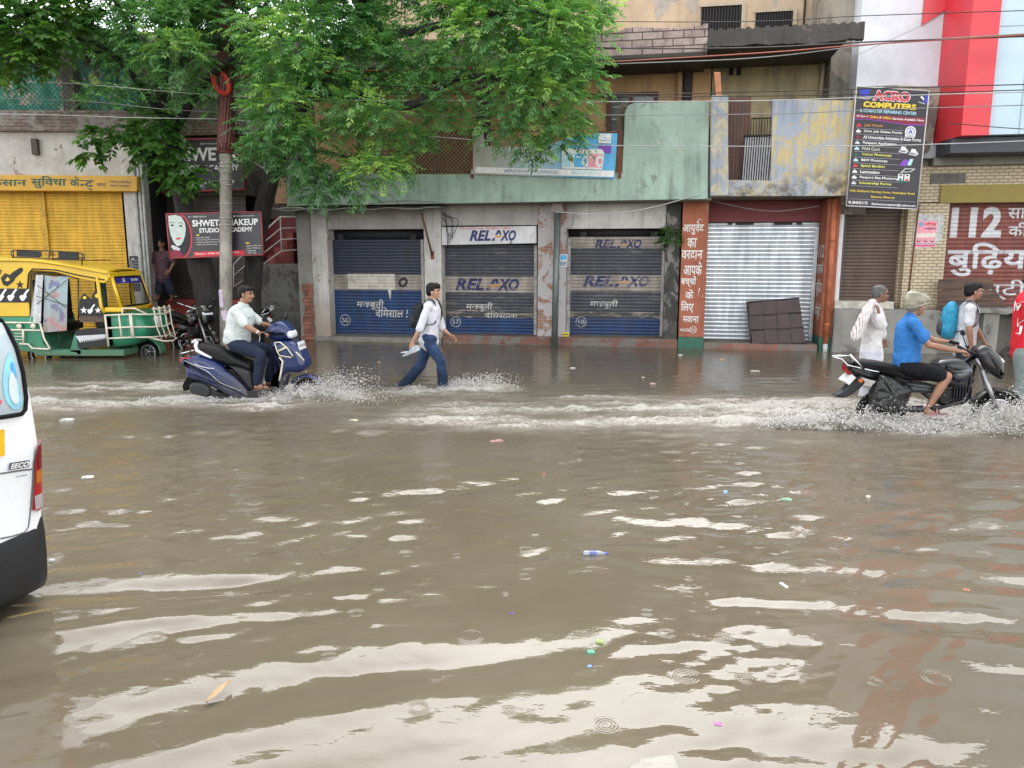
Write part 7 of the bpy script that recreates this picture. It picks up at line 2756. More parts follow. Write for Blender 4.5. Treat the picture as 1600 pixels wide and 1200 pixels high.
 # driver's doorway apron: black cloth with two arched tops, stars and a guitar
 star = lambda cx, cy, r, r2=None: [(cx + (r if k % 2 == 0 else r * .42) * math.sin(math.pi * k / 5), cy - (r if k % 2 == 0 else r * .42) * math.cos(math.pi * k / 5)) for k in range(10)]
 def plate(mb, pts, y, th=0.012):
  mb.prism([z(*p, y) for p in reversed(pts)], y, y + th)
 mb = MB()
 y = N + .0
 plate(mb, [(645, 860), (850, 860), (848, 735), (838, 690), (800, 640), (770, 650), (752, 690), (745, 720), (720, 700), (690, 668), (665, 690), (648, 735)], y)
 ap = mb.build('door_apron', blk, T)
 mb = MB()
 plate(mb, [(648, 862), (850, 862), (848, 905), (650, 905)], y + .002, .008)
 mb.build('fringe', plain('fringe_brown', (0.10, 0.07, 0.055), 0.9, 0, 0.4, 40), ap)
 mb = MB()
 guitar = lambda x, yy, k: [(x + k * a, yy + k * b) for a, b in ((-22, 30), (-30, 12), (-18, -2), (-4, 0), (4, -12), (30, -48), (42, -40), (16, -4), (22, 10), (14, 22), (4, 36), (-10, 42))]
 for s_ in (star(682, 808, 30), star(798, 808, 28)):
  plate(mb, s_, y - .006, .004)
 plate(mb, guitar(738, 800, .9), y - .006, .004)
 mb.build('print', INK['white'], ap)
 mb = MB()
 for c_ in ((690, 705, 15), (795, 690, 22)):
  plate(mb, [(c_[0] + c_[2] * math.cos(t), c_[1] - c_[2] * .8 * math.sin(t)) for t in np.linspace(0, 2 * math.pi, 12, False)], y - .006, .004)
 mb.build('print', INK['yellow'], ap)
 # splash apron below the driver's door
 mb = MB()
 plate(mb, [(610, 980), (700, 955), (860, 950), (875, 1095), (640, 1122)], N - .015)
 sa = mb.build('splash_apron', blk, T)
 mb = MB()
 tooth = []
 for k in range(13):
  tooth += [(655 + k * 16, 1075 - k * 2.2), (663 + k * 16, 1050 - k * 2.2)]
 plate(mb, [(615, 1018), (860, 1003), (868, 1045)] + list(reversed(tooth)), N - .022, .005)
 mb.build('print', INK['silver'], sa)
 # prints on the rear yellow side: guitar, stars, black band with white guitars
 mb = MB()
 yy = N - .006
 plate(mb, guitar(45, 560, 1.7) if False else [(5, 545), (40, 505), (80, 520), (100, 500), (165, 458), (188, 468), (184, 492), (125, 545), (108, 575), (60, 612), (25, 600)], yy, .004)
 plate(mb, star(162, 600, 36), yy, .004)
 plate(mb, star(-8, 490, 30), yy, .004)
 plate(mb, [(-420, 630), (241, 630), (243, 745), (-420, 745)], yy, .004)
 dc = mb.build('print', INK['black'], T)
 mb = MB()
 for gx in (-260, -180, -100, 8, 92, 192):
  plate(mb, guitar(gx, 685, 1.15), yy - .003, .002)
 mb.build('print', INK['white'], dc)
 mb = MB()
 plate(mb, [(40, 565), (62, 535), (82, 560), (62, 572)], yy - .003, .002)
 mb.build('print', INK['yellow'], dc)
 # roof rack
 mb = MB()
 for yv in (N + .12, -N - .12):
  k = -0.0
  P = [(110, 372), (88, 350), (100, 322), (130, 316), (400, 322), (660, 340), (690, 360), (685, 395), (660, 398)]
  mb.tube([W(*p, yv) for p in P], 0.012, 6)
  mb.tube([W(100, 375, yv), W(660, 400, yv)], 0.012, 6)
  for p in (((110, 400), (108, 318)), ((430, 430), (430, 322)), ((668, 445), (672, 340)), ((335, 372), (335, 330)), ((400, 385), (400, 330))):
   mb.tube([W(*p[0], yv), W(*p[1], yv)], 0.011, 6)
 for p in ((110, 375), (430, 385), (668, 400)):
  a, b = W(*p, N + .12), W(*p, N + .12)
  mb.tube([a, (a[0], -N - .12, a[2])], 0.011, 6)
 rk = mb.build('roof_rack', p_black, T)
 mb = MB()
 yv = N + .13
 mb.prism([z(*p, yv) for p in ((135, 370), (320, 378), (335, 328), (135, 318))], yv, yv + .02)
 mb.prism([z(*p, yv) for p in ((475, 388), (640, 400), (640, 342), (475, 330))], yv, yv + .02)
 mb.build('rack_board', blk, rk)
 # cream guard bars
 mb = MB()
 y = N - .05
 G = lambda *ps: mb.tube([W(*p, y) for p in ps], 0.019, 7)
 G((-200, 905), (90, 908), (325, 910))
 G((-200, 962), (120, 968), (332, 972))
 G((325, 910), (360, 1040), (408, 1118), (395, 1125), (262, 1118), (232, 1085), (160, 1080))
 G((188, 970), (190, 1080))
 for b in (995, 1020, 1045):
  mb.tube([W(120, b, y), W(188, b + 2, y)], .009, 6)
 for a in (155, 270):
  p = W(a, 938, y)
  mb.lathe([(.001, -.02), (.045, -.015), (.052, 0), (.045, .015), (.001, .02)], p, 'y', 14)
 mb.build('guard_bar', p_cream, T)
 mb = MB()
 y0 = N - .04
 xf = xb + .50
 rows = [z(0, b)[1] for b in (848, 952, 1036)]
 xs0 = z(865, 900)[0]
 for k, zz in enumerate(rows):
  mb.tube([(xs0 + .02 * k, y0, zz - .02 * 0), (xb + .18, y0, zz + .02), (xf, y0 + .25, zz + .0), (xf + .06, 0, zz - .02), (xf, -y0 - .25, zz), (xb + .18, -y0, zz)], 0.018, 7)
 for xx in (xs0 + .01, xs0 + .28, xs0 + .52, xb + .20):
  mb.tube([(xx, y0, rows[0] + .01), (xx + .02, y0, rows[2])], 0.016, 7)
 mb.tube([(xs0 + .01, y0, rows[0]), (xs0 + .03, y0, z(0, 1100)[1])], 0.020, 7)
 for t in (-.35, -.12, .12, .35):
  mb.tube([(xf + .02, t, rows[0] + .14), (xf + .05, t, rows[1]), (xf + .12, t * .9, rows[2] - .05)], 0.015, 7)
 mb.tube([(xf + .02, -.4, rows[0] + .1), (xf + .02, .4, rows[0] + .1)], 0.016, 7)
 mb.tube([(xf - .12, -.45, rows[2]), (xf + .16, -.28, rows[2] - .10), (xf + .20, 0, rows[2] - .12), (xf + .16, .28, rows[2] - .10), (xf - .12, .45, rows[2])], 0.018, 7)
 mb.tube([(xs0 + .35, y0, rows[0] + .02), (xb + .05, y0 + .05, rows[0] + .13), (xb + .25, y0 + .12, rows[0] + .13), (xf - .08, y0 + .22, rows[0] + .02)], 0.018, 7)
 mb.build('front_guard', p_cream, T)
build_auto()
# ---------------------------------------------------------------- white van leaving the picture
VAN = Frame(-2.60, 4.30, math.radians(-12))
def build_van():
 T = thing('van', 'white van at the picture edge seen from behind, with red tail lamp and black bumper', 'van', VAN, (-1.8, -0.74, -0.15))
 sil = [(65, 888), (71, 868), (70, 800), (66, 760), (65, 700), (63.7, 683), (58, 619), (50.6, 580), (41, 544), (28, 512), (12, 488), (0, 471)]
 prof = [VAN.px(a, b, -0.05) for a, b in sil]
 zs_ = [p[1] for p in prof]
 xs_ = [p[0] for p in prof]
 bx = 0.035
 # body rear curve without the bumper
 bz = [zs_[0] - .05] + zs_[3:] + [zs_[-1] + .12]
 bxx = [xs_[4] - .05] + [x for x in xs_[3:]] + [xs_[-1] - .16]
 ztop = bz[-1]
 def px_of(zv):
  return float(np.interp(zv, bz, bxx))
 R = 0.11
 Wd = 1.47
 def rnd(y):
  d = min(-y, y + Wd)
  d = max(0.0, d)
  return 0.0 if d >= R else R - math.sqrt(max(0, R * R - (R - d) ** 2))
 def tumble(zv):
  return 0.0 if zv < 0.75 else 0.09 * ((zv - 0.75) / 1.0) ** 1.4
 levels = list(np.linspace(0.34, ztop, 28))
 mb = MB()
 ys = [-Wd, -Wd + .02, -Wd + .05, -Wd + R, -1.2, -1.0, -.74, -.5, -.3, -R, -.05, -.02, 0]
 vs, fs = [], []
 rows = 0
 for zv in levels + ['roof1', 'roof2']:
  s = 0.0
  zz = zv
  if zv == 'roof1':
   zz, s = ztop + .05, .10
  if zv == 'roof2':
   zz, s = ztop + .075, .30
  tb = tumble(zz) + s * .6
  loop = []
  for y in ys:
   f = 1 - 2 * tb / Wd
   yy = -Wd / 2 + (y + Wd / 2) * f
   loop.append((px_of(min(zz, ztop)) - rnd(y) - s, yy, zz))
  x1 = -3.6 + s + (0.0 if zz < 0.85 else (zz - .85) * .75)
  for y in (-tb * 1.0, -Wd / 2, -Wd + tb):
   loop.append((x1 + (0 if y == -Wd / 2 else .12), y, zz))
  vs += loop
  n = len(loop)
  rows += 1
 for r in range(rows - 1):
  for i in range(n):
   j = (i + 1) % n
   fs.append((r * n + i, r * n + j, (r + 1) * n + j, (r + 1) * n + i))
 fs.append(tuple(range((rows - 1) * n, rows * n)))
 fs.append(tuple(range(n - 1, -1, -1)))
 mb.add(vs, fs, True)
 body = mb.build('body', p_white, T, fix=True)
 def hit(px, py, lift=0.006):
  lo, hi = -Wd, 0.0
  for _ in range(40):
   m = (lo + hi) / 2
   x, zv = VAN.px(px, py, m)
   # along the view ray x falls as y grows: outside the surface when x is larger than the skin
   if x > px_of(zv) - rnd(m):
    lo = m
   else:
    hi = m
  x, zv = VAN.px(px, py, lo)
  return (x + lift, lo, zv)
 # rear glass: edge measured, mirrored about the middle
 edge = [(0, 500), (11, 516), (24, 544), (34, 582), (39, 621), (37.5, 640), (32, 647), (14, 650), (0, 652)]
 E = [hit(a, b, 0.004) for a, b in edge]
 half = [(p[1], p[2]) for p in E]
 ymid = -Wd / 2
 full = half + [(2 * ymid - y, zv) for y, zv in reversed(half)]
 full = [(max(-Wd + .08, min(-.04, y)), zv) for y, zv in full]
 def skin(y, zv, lift):
  return (px_of(zv) - rnd(y) + lift, y, zv)
 def patch(pts, lift, mat, name, parent, div=10):
  """a patch of the rear skin inside an outline y,z, cut into strips so that it follows the skin"""
  bm = bmesh.new()
  q = bm.faces.new([bm.verts.new((0, y, zv)) for y, zv in pts])
  z0, z1 = min(p[1] for p in pts), max(p[1] for p in pts)
  y0, y1 = min(p[0] for p in pts), max(p[0] for p in pts)
  for k in range(1, div):
   bmesh.ops.bisect_plane(bm, geom=bm.verts[:] + bm.edges[:] + bm.faces[:], plane_co=(0, 0, z0 + (z1 - z0) * k / div), plane_no=(0, 0, 1))
  for yk in [y0 + (y1 - y0) * k / div for k in range(1, div)] + [-.09, -.06, -.03]:
   if y0 < yk < y1:
    bmesh.ops.bisect_plane(bm, geom=bm.verts[:] + bm.edges[:] + bm.faces[:], plane_co=(0, yk, 0), plane_no=(0, 1, 0))
  bm.verts.index_update()
  m = MB()
  m.add([skin(v.co.y, v.co.z, lift) for v in bm.verts], [tuple(v.index for v in f.verts) for f in bm.faces], True)
  bm.free()
  return m.build(name, mat, parent, fix=False)
 t = NT('tinted_van_glass')
 n = t.noise(1.5, 3)
 t.bsdf(t.mix(n, (0.30, 0.36, 0.39), (0.44, 0.50, 0.53)), 0.05)
 g = patch(full, 0.004, t.m, 'rear_window', T, 14)
 m = MB()
 m.tube([skin(y, zv, 0.006) for y, zv in full], 0.013, 6, False, True)
 m.build('seal', p_rubber, g)
 # sticker on the glass
 y_ = lambda a, b: hit(a / 16 * 3, 460 + b / 16 * 3)[1:3]
 ring_o = [(75, 480), (35, 560), (18, 680), (20, 800), (50, 900), (110, 960), (165, 935), (172, 860), (150, 760), (125, 640), (105, 540)]
 ring_i = [(90, 640), (65, 690), (62, 790), (85, 880), (120, 915), (145, 890), (138, 800), (120, 700)]
 patch([y_(*p) for p in smooth_closed(ring_o, 4)], 0.007, plain('cyan_sticker', (0.22, 0.50, 0.60), 0.3), 'sticker', g, 8)
 patch([y_(*p) for p in smooth_closed(ring_i, 4)], 0.010, plain('pale_sticker', (0.52, 0.58, 0.60), 0.3), 'sticker', g, 8)
 patch([y_(*p) for p in smooth_closed([(90, 560), (118, 640), (125, 700), (95, 650), (78, 600)], 4)], 0.012, plain('blue_sticker', (0.05, 0.30, 0.62), 0.3), 'sticker', g, 6)
 patch([y_(*p) for p in [(-8, 880), (4, 875), (4, 912), (-8, 915)]], 0.008, INK['red'], 'sticker', g, 2)
 # tail lamp in four colours, one each side
 zz = lambda a, b: (a / 4, 640 + b / 4)
 lamp = [(262, 195), (238, 215), (218, 270), (206, 350), (204, 450), (196, 560), (190, 625), (225, 632), (262, 600), (271, 500), (272, 380), (268, 280)]
 ylist = [hit(*zz(*p)) for p in lamp]
 outer = [(min(-.004, p[1]), p[2]) for p in ylist]
 fix_o = []
 for (a, b), (y, zv) in zip(lamp, outer):
  fix_o.append((-.006 if a > 255 else y, VAN.px(*zz(a, b), -.05)[1] if a > 255 else zv))
 for mirror in (False, True):
  pts = [((-Wd - y) if mirror else y, zv) for y, zv in fix_o]
  if mirror:
   pts = list(reversed(pts))
  L_ = patch(pts, 0.014, p_redlens, 'tail_lamp', T, 8)
  def band(b0, b1, mat, nm):
   z1_, z0_ = VAN.px(*zz(262, b0), -.05)[1], VAN.px(*zz(262, b1), -.05)[1]
   ya = float(np.interp((b0 + b1) / 2, [270, 350, 450, 560, 625], [hit(*zz(q, b))[1] for q, b in ((224, 270), (212, 350), (210, 450), (202, 560), (198, 625))]))
   pp = [(ya, z0_), (-.012, z0_), (-.012, z1_), (ya, z1_)]
   if mirror:
    pp = [(-Wd - y, zv) for y, zv in reversed(pp)]
   patch(pp, 0.017, mat, nm, L_, 5)
  band(365, 445, p_amber, 'amber_lens')
  band(515, 600, plain('clear_reverse_lens', (0.34, 0.30, 0.30), 0.15), 'clear_lens')
  band(215, 360, plain('deep_red_lens', (0.14, 0.004, 0.010), 0.12), 'red_lens')
 # bumper: a moulded bar wrapping the corner
 m = MB()
 lev = [(922, -.12), (914, -.02), (902, .003), (890, .012), (868, .022), (830, .024), (808, .015), (800, .0)]
 vs, fs = [], []
 zb = [VAN.px(68, b, -.05)[1] for b, _ in lev]
 xb_ = max(xs_[:3])
 yy = [-Wd - .012, -Wd + .0, -Wd + .03, -Wd + .09, -1.2, -1.0, -.74, -.5, -.3, -.12, -.05, -.01, .012]
 for zv, (b, o) in zip(zb, lev):
  row = [(-0.75, yy[0], zv)]
  for y in yy:
   d = min(-y + .012, y + Wd + .012)
   r_ = .10
   c = 0 if d >= r_ else r_ - math.sqrt(max(0, r_ * r_ - (r_ - d) ** 2))
   row.append((xb_ - .03 + o - c, y + (0.0 if abs(y + Wd / 2) < .7 else (-o * .5 if y > -.7 else o * .5)), zv))
  row.append((-0.75, yy[-1], zv))
  vs += row
  nn = len(row)
 for r in range(len(lev) - 1):
  for i in range(nn - 1):
   fs.append((r * nn + i, r * nn + i + 1, (r + 1) * nn + i + 1, (r + 1) * nn + i))
 fs.append(tuple(range((len(lev) - 1) * nn, len(lev) * nn)))
 fs.append(tuple(range(nn - 1, -1, -1)))
 m.add(vs, fs, True)
 b_ = m.build('bumper', plain('black_bumper_plastic', (0.008, 0.009, 0.011), 0.5, 0, 0.12, 6), T, fix=True)
 # raised corner of the bumper under the lamp
 m = MB()
 c0 = [hit(*zz(a, b)) for a, b in ((190, 640), (225, 634), (262, 640), (280, 670), (284, 770), (175, 790), (180, 690))]
 # badge, script, plate, tailgate gap, handle
 bq = [hit(*zz(a, b))[1:3] for a, b in ((48, 378), (172, 358), (176, 314), (50, 334))]
 bg = patch(bq, 0.010, plain('badge_grey', (0.09, 0.09, 0.11), 0.4), 'badge', T, 4)
 def script(body, corners, lift, ink_, par, bold=0.03, shear=0.2):
  q = [hit(*zz(*c))[1:3] for c in corners]
  v, f = text_poly(body, shear, bold)
  x0, x1 = min(p[0] for p in v), max(p[0] for p in v)
  y0, y1 = min(p[1] for p in v), max(p[1] for p in v)
  mm = MB()
  out = []
  for p in v:
   a, b = (p[0] - x0) / (x1 - x0), (p[1] - y0) / (y1 - y0)
   yv = (q[0][0] * (1 - a) + q[1][0] * a) * (1 - b) + (q[3][0] * (1 - a) + q[2][0] * a) * b
   zv = (q[0][1] * (1 - a) + q[1][1] * a) * (1 - b) + (q[3][1] * (1 - a) + q[2][1] * a) * b
   out.append(skin(yv, zv, lift))
  mm.add(out, f)
  return mm.build('lettering', ink_, par)
 script("EECO", ((53, 372), (167, 354), (171, 321), (57, 340)), 0.013, INK['white'], bg)
 script("CARE", ((92, 425), (162, 413), (163, 402), (93, 413)), 0.009, INK['black'], T, 0.0, 0)
 pq = [hit(*zz(a, b))[1:3] for a, b in ((-150, 312), (18, 288), (17, 122), (-150, 146))]
 patch(pq, 0.012, plain('yellow_plate', (0.72, 0.42, 0.01), 0.4), 'number_plate', T, 4)
 for ps in (((0, 400), (100, 384), (196, 372)), ((0, 806), (80, 790), (150, 768), (176, 735), (186, 660), (200, 480), (208, 330), (226, 250))):
  m = MB()
  m.tube([hit(*zz(*p), 0.001) for p in smooth_closed(ps, 1) or ps], 0.005, 5)
  m.build('tailgate_seam', plain('seam_grey', (0.12, 0.12, 0.125), 0.6), T)
 for xw in (-0.75, -2.9):
  for y in (-Wd + .12, -.12):
   wheel(T, (xw, y, 0.13), 0.28, 0.17, 8, p_alloy, disc=True)
build_van()
# ------------------------------------------------------------------ people
def fused(mb, voxel, smooth, mat, name, parent, fold=0.0, fold_scale=0.12, label=None):
 """fuse overlapping volumes into one continuous skin"""
 me = bpy.data.meshes.new(name)
 me.from_pydata(mb.v, [], mb.f)
 me.update()
 bm = bmesh.new()
 bm.from_mesh(me)
 bmesh.ops.recalc_face_normals(bm, faces=bm.faces)
 bm.to_mesh(me)
 bm.free()
 o = bpy.data.objects.new(name, me)
 COL.objects.link(o)
 r = o.modifiers.new('r', 'REMESH')
 r.mode = 'VOXEL'
 r.voxel_size = voxel
 s = o.modifiers.new('s', 'SMOOTH')
 s.factor = 0.5
 s.iterations = smooth
 if fold:
  tx = bpy.data.textures.get('cloth_folds_%g' % fold_scale) or bpy.data.textures.new('cloth_folds_%g' % fold_scale, 'CLOUDS')
  tx.noise_scale = fold_scale
  tx.noise_depth = 2
  d = o.modifiers.new('d', 'DISPLACE')
  d.texture = tx
  d.strength = fold
  d.mid_level = 0.5
  d.texture_coords = 'LOCAL'
 dg = bpy.context.evaluated_depsgraph_get()
 m2 = bpy.data.meshes.new_from_object(o.evaluated_get(dg))
 bpy.data.objects.remove(o)
 bpy.data.meshes.remove(me)
 off = BASE.get(parent.name, Vector((0, 0, 0))) if parent is not None else Vector((0, 0, 0))
 for v in m2.vertices:
  v.co -= off
 for p in m2.polygons:
  p.use_smooth = True
 m2.materials.clear()
 m2.materials.append(mat)
 m2.name = name
 o = bpy.data.objects.new(name, m2)
 COL.objects.link(o)
 o.parent = parent
 return o
def skin_mat(name, col):
 t = NT(name)
 n = t.noise(14, 4)
 t.bsdf(t.mix(t.ramp(n, 0.3, 0.7), mul(col, 0.85), mul(col, 1.12)), 0.5, 0, None, Subsurface_Weight=0.08)
 return t.m
def cloth_mat(name, col, rough=0.85, var=0.1, wet=0.0):
 t = NT(name)
 n = t.noise(7, 5, 0.6)
 w = t.noise(160, 2)
 cr = t.noise(1.0, 5, 0.6, t.coord((11, 11, 6)), 2.2)
 h = t.math('ADD', t.math('MULTIPLY', cr, 1.0), t.math('MULTIPLY', w, 0.06))
 cc = t.mix(t.ramp(n, 0.3, 0.7), mul(col, 1 - var), mul(col, 1 + var))
 if wet:
  cc = t.mix(t.ramp(t.math('ADD', t.sep()[2], t.math('MULTIPLY', n, -0.3)), wet, wet - 0.25, 0, 0.8), cc, mul(col, 0.35))
 t.bsdf(cc, rough, 0, t.bump(h, 0.75, 0.03), Specular_IOR_Level=0.25)
 return t.m
hair_black = plain('black_hair', (0.004, 0.0036, 0.0036), 0.55, 0, 0.3, 30, 0.01, Specular_IOR_Level=0.25)
hair_grey = plain('grey_hair', (0.085, 0.082, 0.08), 0.6, 0, 0.35, 30, 0.01)
def hand(mb, wrist, d, n, side, curl=0.5, k=1.0):
 """palm, four unequal bent fingers and a thumb; d finger direction, n palm normal (curling side), side +1/-1 thumb side"""
 d, n = Vector(d).normalized(), Vector(n)
 n = (n - d * n.dot(d)).normalized()
 a = d.cross(n) * side            # across, towards the thumb
 w = Vector(wrist)
 for t in (-0.026, -0.009, 0.009, 0.026):
  mb.capsule(w + d * 0.005 * k + a * t * 0.7 * k, w + d * 0.082 * k + a * t * k, 0.017 * k, 0.0135 * k, 8, 3)
 for i, (t, l) in enumerate(((-0.033, .062), (-0.011, .076), (0.012, .082), (0.034, .074))):
  t, l = -t * -1 * k, l * k
  p = w + d * 0.086 * k + a * t
  c = curl
  q = p
  for s, ln in enumerate((0.45, 0.32, 0.23)):
   ang = c * (0.5 + s * 0.75)
   dd = (d * math.cos(ang) + n * math.sin(ang)).normalized() + a * (t * 1.3)
   dd.normalize()
   q2 = q + dd * l * ln
   mb.capsule(q, q2, 0.0095 * k, 0.0085 * k, 7, 3)
   q = q2
 p = w + d * 0.03 * k + a * 0.032 * k
 q = p + (d * 0.55 + a * 0.75 + n * 0.25).normalized() * 0.042 * k
 mb.capsule(p, q, 0.0125 * k, 0.0105 * k, 7, 3)
 mb.capsule(q, q + (d * 0.85 + a * 0.25 + n * 0.45).normalized() * 0.034 * k, 0.0105 * k, 0.009 * k, 7, 3)
def head_parts(mb, c, f, u, k=1.0):
 f, u = Vector(f).normalized(), Vector(u).normalized()
 l = u.cross(f).normalized()
 u = f.cross(l).normalized()
 R = Matrix((f, l, u)).transposed()
 P = lambda a, b, cc: c + (f * a + l * b + u * cc) * k
 c = Vector(c)
 E_ = lambda p, r: mb.ball(p, tuple(x * k for x in r), 16, 12, R)
 E_(P(-.012, 0, .030), (.098, .077, .088))
 E_(P(.022, 0, -.030), (.070, .062, .086))
 E_(P(.050, 0, -.088), (.034, .036, .026))
 E_(P(.062, 0, .045), (.030, .055, .040))
 for s in (-1, 1):
  E_(P(.058, .036 * s, -.022), (.030, .026, .026))
  E_(P(-.008, .079 * s, -.012), (.020, .011, .033))
  mb.capsule(P(.086, .012 * s, .030), P(.074, .050 * s, .027), .012 * k, .010 * k, 6, 2)
 mb.capsule(P(.090, 0, .018), P(.108, 0, -.026), .011 * k, .0155 * k, 8, 3)
 mb.capsule(P(.098, .011, -.032), P(.098, -.011, -.032), .011 * k, .011 * k, 8, 3)
 mb.capsule(P(.088, .018, -.060), P(.088, -.018, -.060), .010 * k, .010 * k, 8, 3)
 mb.capsule(P(.085, .015, -.073), P(.085, -.015, -.073), .010 * k, .010 * k, 8, 3)
 return P, R
def person(label, frame, base, J, skin, garments, hair, cap=None, build=1.0, group=None, face=True, curl=(0.5, 0.5), palm=None, hand_dir=None, hair_long=0.0, headk=1.0, girth=1.1):
 """J: joints in frame coordinates. garments: list of functions(joints) -> built after the body."""
 T = thing('person', label, 'person', frame, base, group)
 V = {k: Vector(v) for k, v in J.items()}
 b = build
 lat = (V['shR'] - V['shL'])
 mb = MB()
 spine = (V['neck'] - V['pelvis']).normalized()
 latn = (V['hipR'] - V['hipL']).normalized()
 fwd = latn.cross(spine).normalized()
 if fwd.dot(Vector(J['facing'])) < 0:
  fwd = -fwd
 Rt = Matrix((fwd, spine.cross(fwd).normalized(), spine)).transposed()
 Ls = (V['neck'] - V['pelvis']).length
 def torso(m, ex=0.0, hips=True, chest=True, low=0.0):
  sec = [(-.13, .05, .08), (-.11, .085, .125), (-.06, .104, .150), (.02, .110, .160), (.10, .108, .155), (.30 * Ls, .107 - .003, .148), (.45 * Ls, .107, .148), (.62 * Ls, .112, .156), (.78 * Ls, .108, .158), (.88 * Ls, .092, .14), (.97 * Ls, .06, .09), (1.0 * Ls, .02, .03)]
  vs, fs, n = [], [], 22
  for (h, d_, w_) in sec:
   k = ex if 0 < d_ - .03 else 0
   for i in range(n):
    a = 2 * math.pi * i / n
    vs.append(V['pelvis'] + spine * (h + (low if h < .05 else 0)) + fwd * (d_ * b * girth + k) * math.cos(a) + spine.cross(fwd) * (w_ * b + k) * math.sin(a))
  for r in range(len(sec) - 1):
   for i in range(n):
    j = (i + 1) % n
    fs.append((r * n + i, r * n + j, (r + 1) * n + j, (r + 1) * n + i))
  fs += [tuple(range(n - 1, -1, -1)), tuple(range((len(sec) - 1) * n, len(sec) * n))]
  m.add(vs, fs, True)
  if chest:
   m.capsule(V['shL'] * .85 + V['neck'] * .15 - spine * .015, V['shR'] * .85 + V['neck'] * .15 - spine * .015, .058 * b + ex, .058 * b + ex, 12, 4)
   for s in ('shL', 'shR'):
    m.ball(V[s], (.056 * b + ex,) * 3)
    m.capsule(V['neck'] - spine * .0, V[s], .05 * b + ex * .6, .05 * b + ex * .8, 10, 3)
 torso(mb)
 mb.capsule(V['neck'] - spine * .03, V['head'] - Vector((0, 0, .03)) - Vector(J['facing']) * .02, .056 * b, .052 * b, 12, 3)
 for s in ('L', 'R'):
  mb.capsule(V['sh' + s], V['el' + s], .047 * b, .039 * b, 12, 3)
  mid = V['el' + s].lerp(V['wr' + s], .3)
  mb.capsule(V['el' + s], mid, .038 * b, .040 * b, 12, 3)
  mb.capsule(mid, V['wr' + s], .040 * b, .026 * b, 12, 3)
  mb.capsule(V['hip' + s], V['kn' + s], .082 * b, .055 * b, 14, 3)
  mid = V['kn' + s].lerp(V['an' + s], .3)
  mb.capsule(V['kn' + s], mid, .054 * b, .056 * b, 12, 3)
  mb.capsule(mid, V['an' + s], .056 * b, .034 * b, 12, 3)
  ft = V.get('to' + s, V['an' + s] + Vector((.16, 0, -.06)))
  heel = V['an' + s] + Vector((-.02, 0, -.05))
  mb.capsule(V['an' + s], heel, .034, .032, 10, 3)
  mb.capsule(heel, ft, .034, .024, 10, 3)
  mb.capsule(V['an' + s], heel.lerp(ft, .55), .032, .028, 10, 3)
  i = 0 if s == 'L' else 1
  dd = Vector((hand_dir or {}).get(s, V['wr' + s] - V['el' + s]))
  nn = Vector((palm or {}).get(s, (0, 1 if s == 'R' else -1, -.2)))
  # thumb side: forward / up
  side = 1
  a = dd.normalized().cross((nn - dd.normalized() * nn.dot(dd.normalized())).normalized())
  if a.dot(Vector(J['facing']) * .6 + Vector((0, 0, .8))) < 0:
   side = -1
  hand(mb, V['wr' + s], dd, nn, side, curl[i])
 up = J.get('up', (0, 0, 1))
 P, R = head_parts(mb, V['head'], J['facing'], up, headk)
 body = fused(mb, 0.0068, 5, skin, 'body', T)
 # face details
 e = MB()
 for s in (-1, 1):
  e.ball(P(.0865, .031 * s, .012), (.008, .013, .0065), 10, 6, R)
 e.build('eye', plain('dark_eye', (0.02, 0.015, 0.012), 0.2), T)
 e = MB()
 for s in (-1, 1):
  e.tube([P(.098, .012 * s, .033), P(.095, .030 * s, .041), P(.083, .050 * s, .035)], [.004, .0055, .003], 6)
 if face == 'moustache':
  e.tube([P(.094, .030, -.054), P(.104, .012, -.045), P(.105, 0, -.044), P(.104, -.012, -.045), P(.094, -.030, -.054)], [.003, .006, .007, .006, .003], 6)
 e.build('eyebrow', hair, T)
 # hair
 h = MB()
 Eh = lambda p, r: h.ball(p, tuple(x * headk for x in r), 18, 12, R)
 if hair_long >= 0:
  Eh(P(-.020, 0, .058), (.100, .083, .070 + .012 * hair_long))
  Eh(P(-.056, 0, .008), (.060 + .006 * hair_long, .078, .082))
  for s in (-1, 1):
   Eh(P(-.022, .062 * s, .022), (.050, .022, .046))
  if hair_long > 0:
   Eh(P(.046, .0, .092), (.058, .070, .034 * hair_long + .01))
   Eh(P(.066, .036, .074), (.034, .040, .034))
   Eh(P(.066, -.030, .076), (.034, .040, .032))
  fused(h, 0.008, 3, hair, 'hair', T, 0.012, 0.03)
 ctx = dict(V=V, spine=spine, fwd=fwd, lat=latn, Rt=Rt, Ls=Ls, torso=torso, P=P, R=R, T=T, b=b)
 for g in garments:
  g(ctx)
 return T, ctx
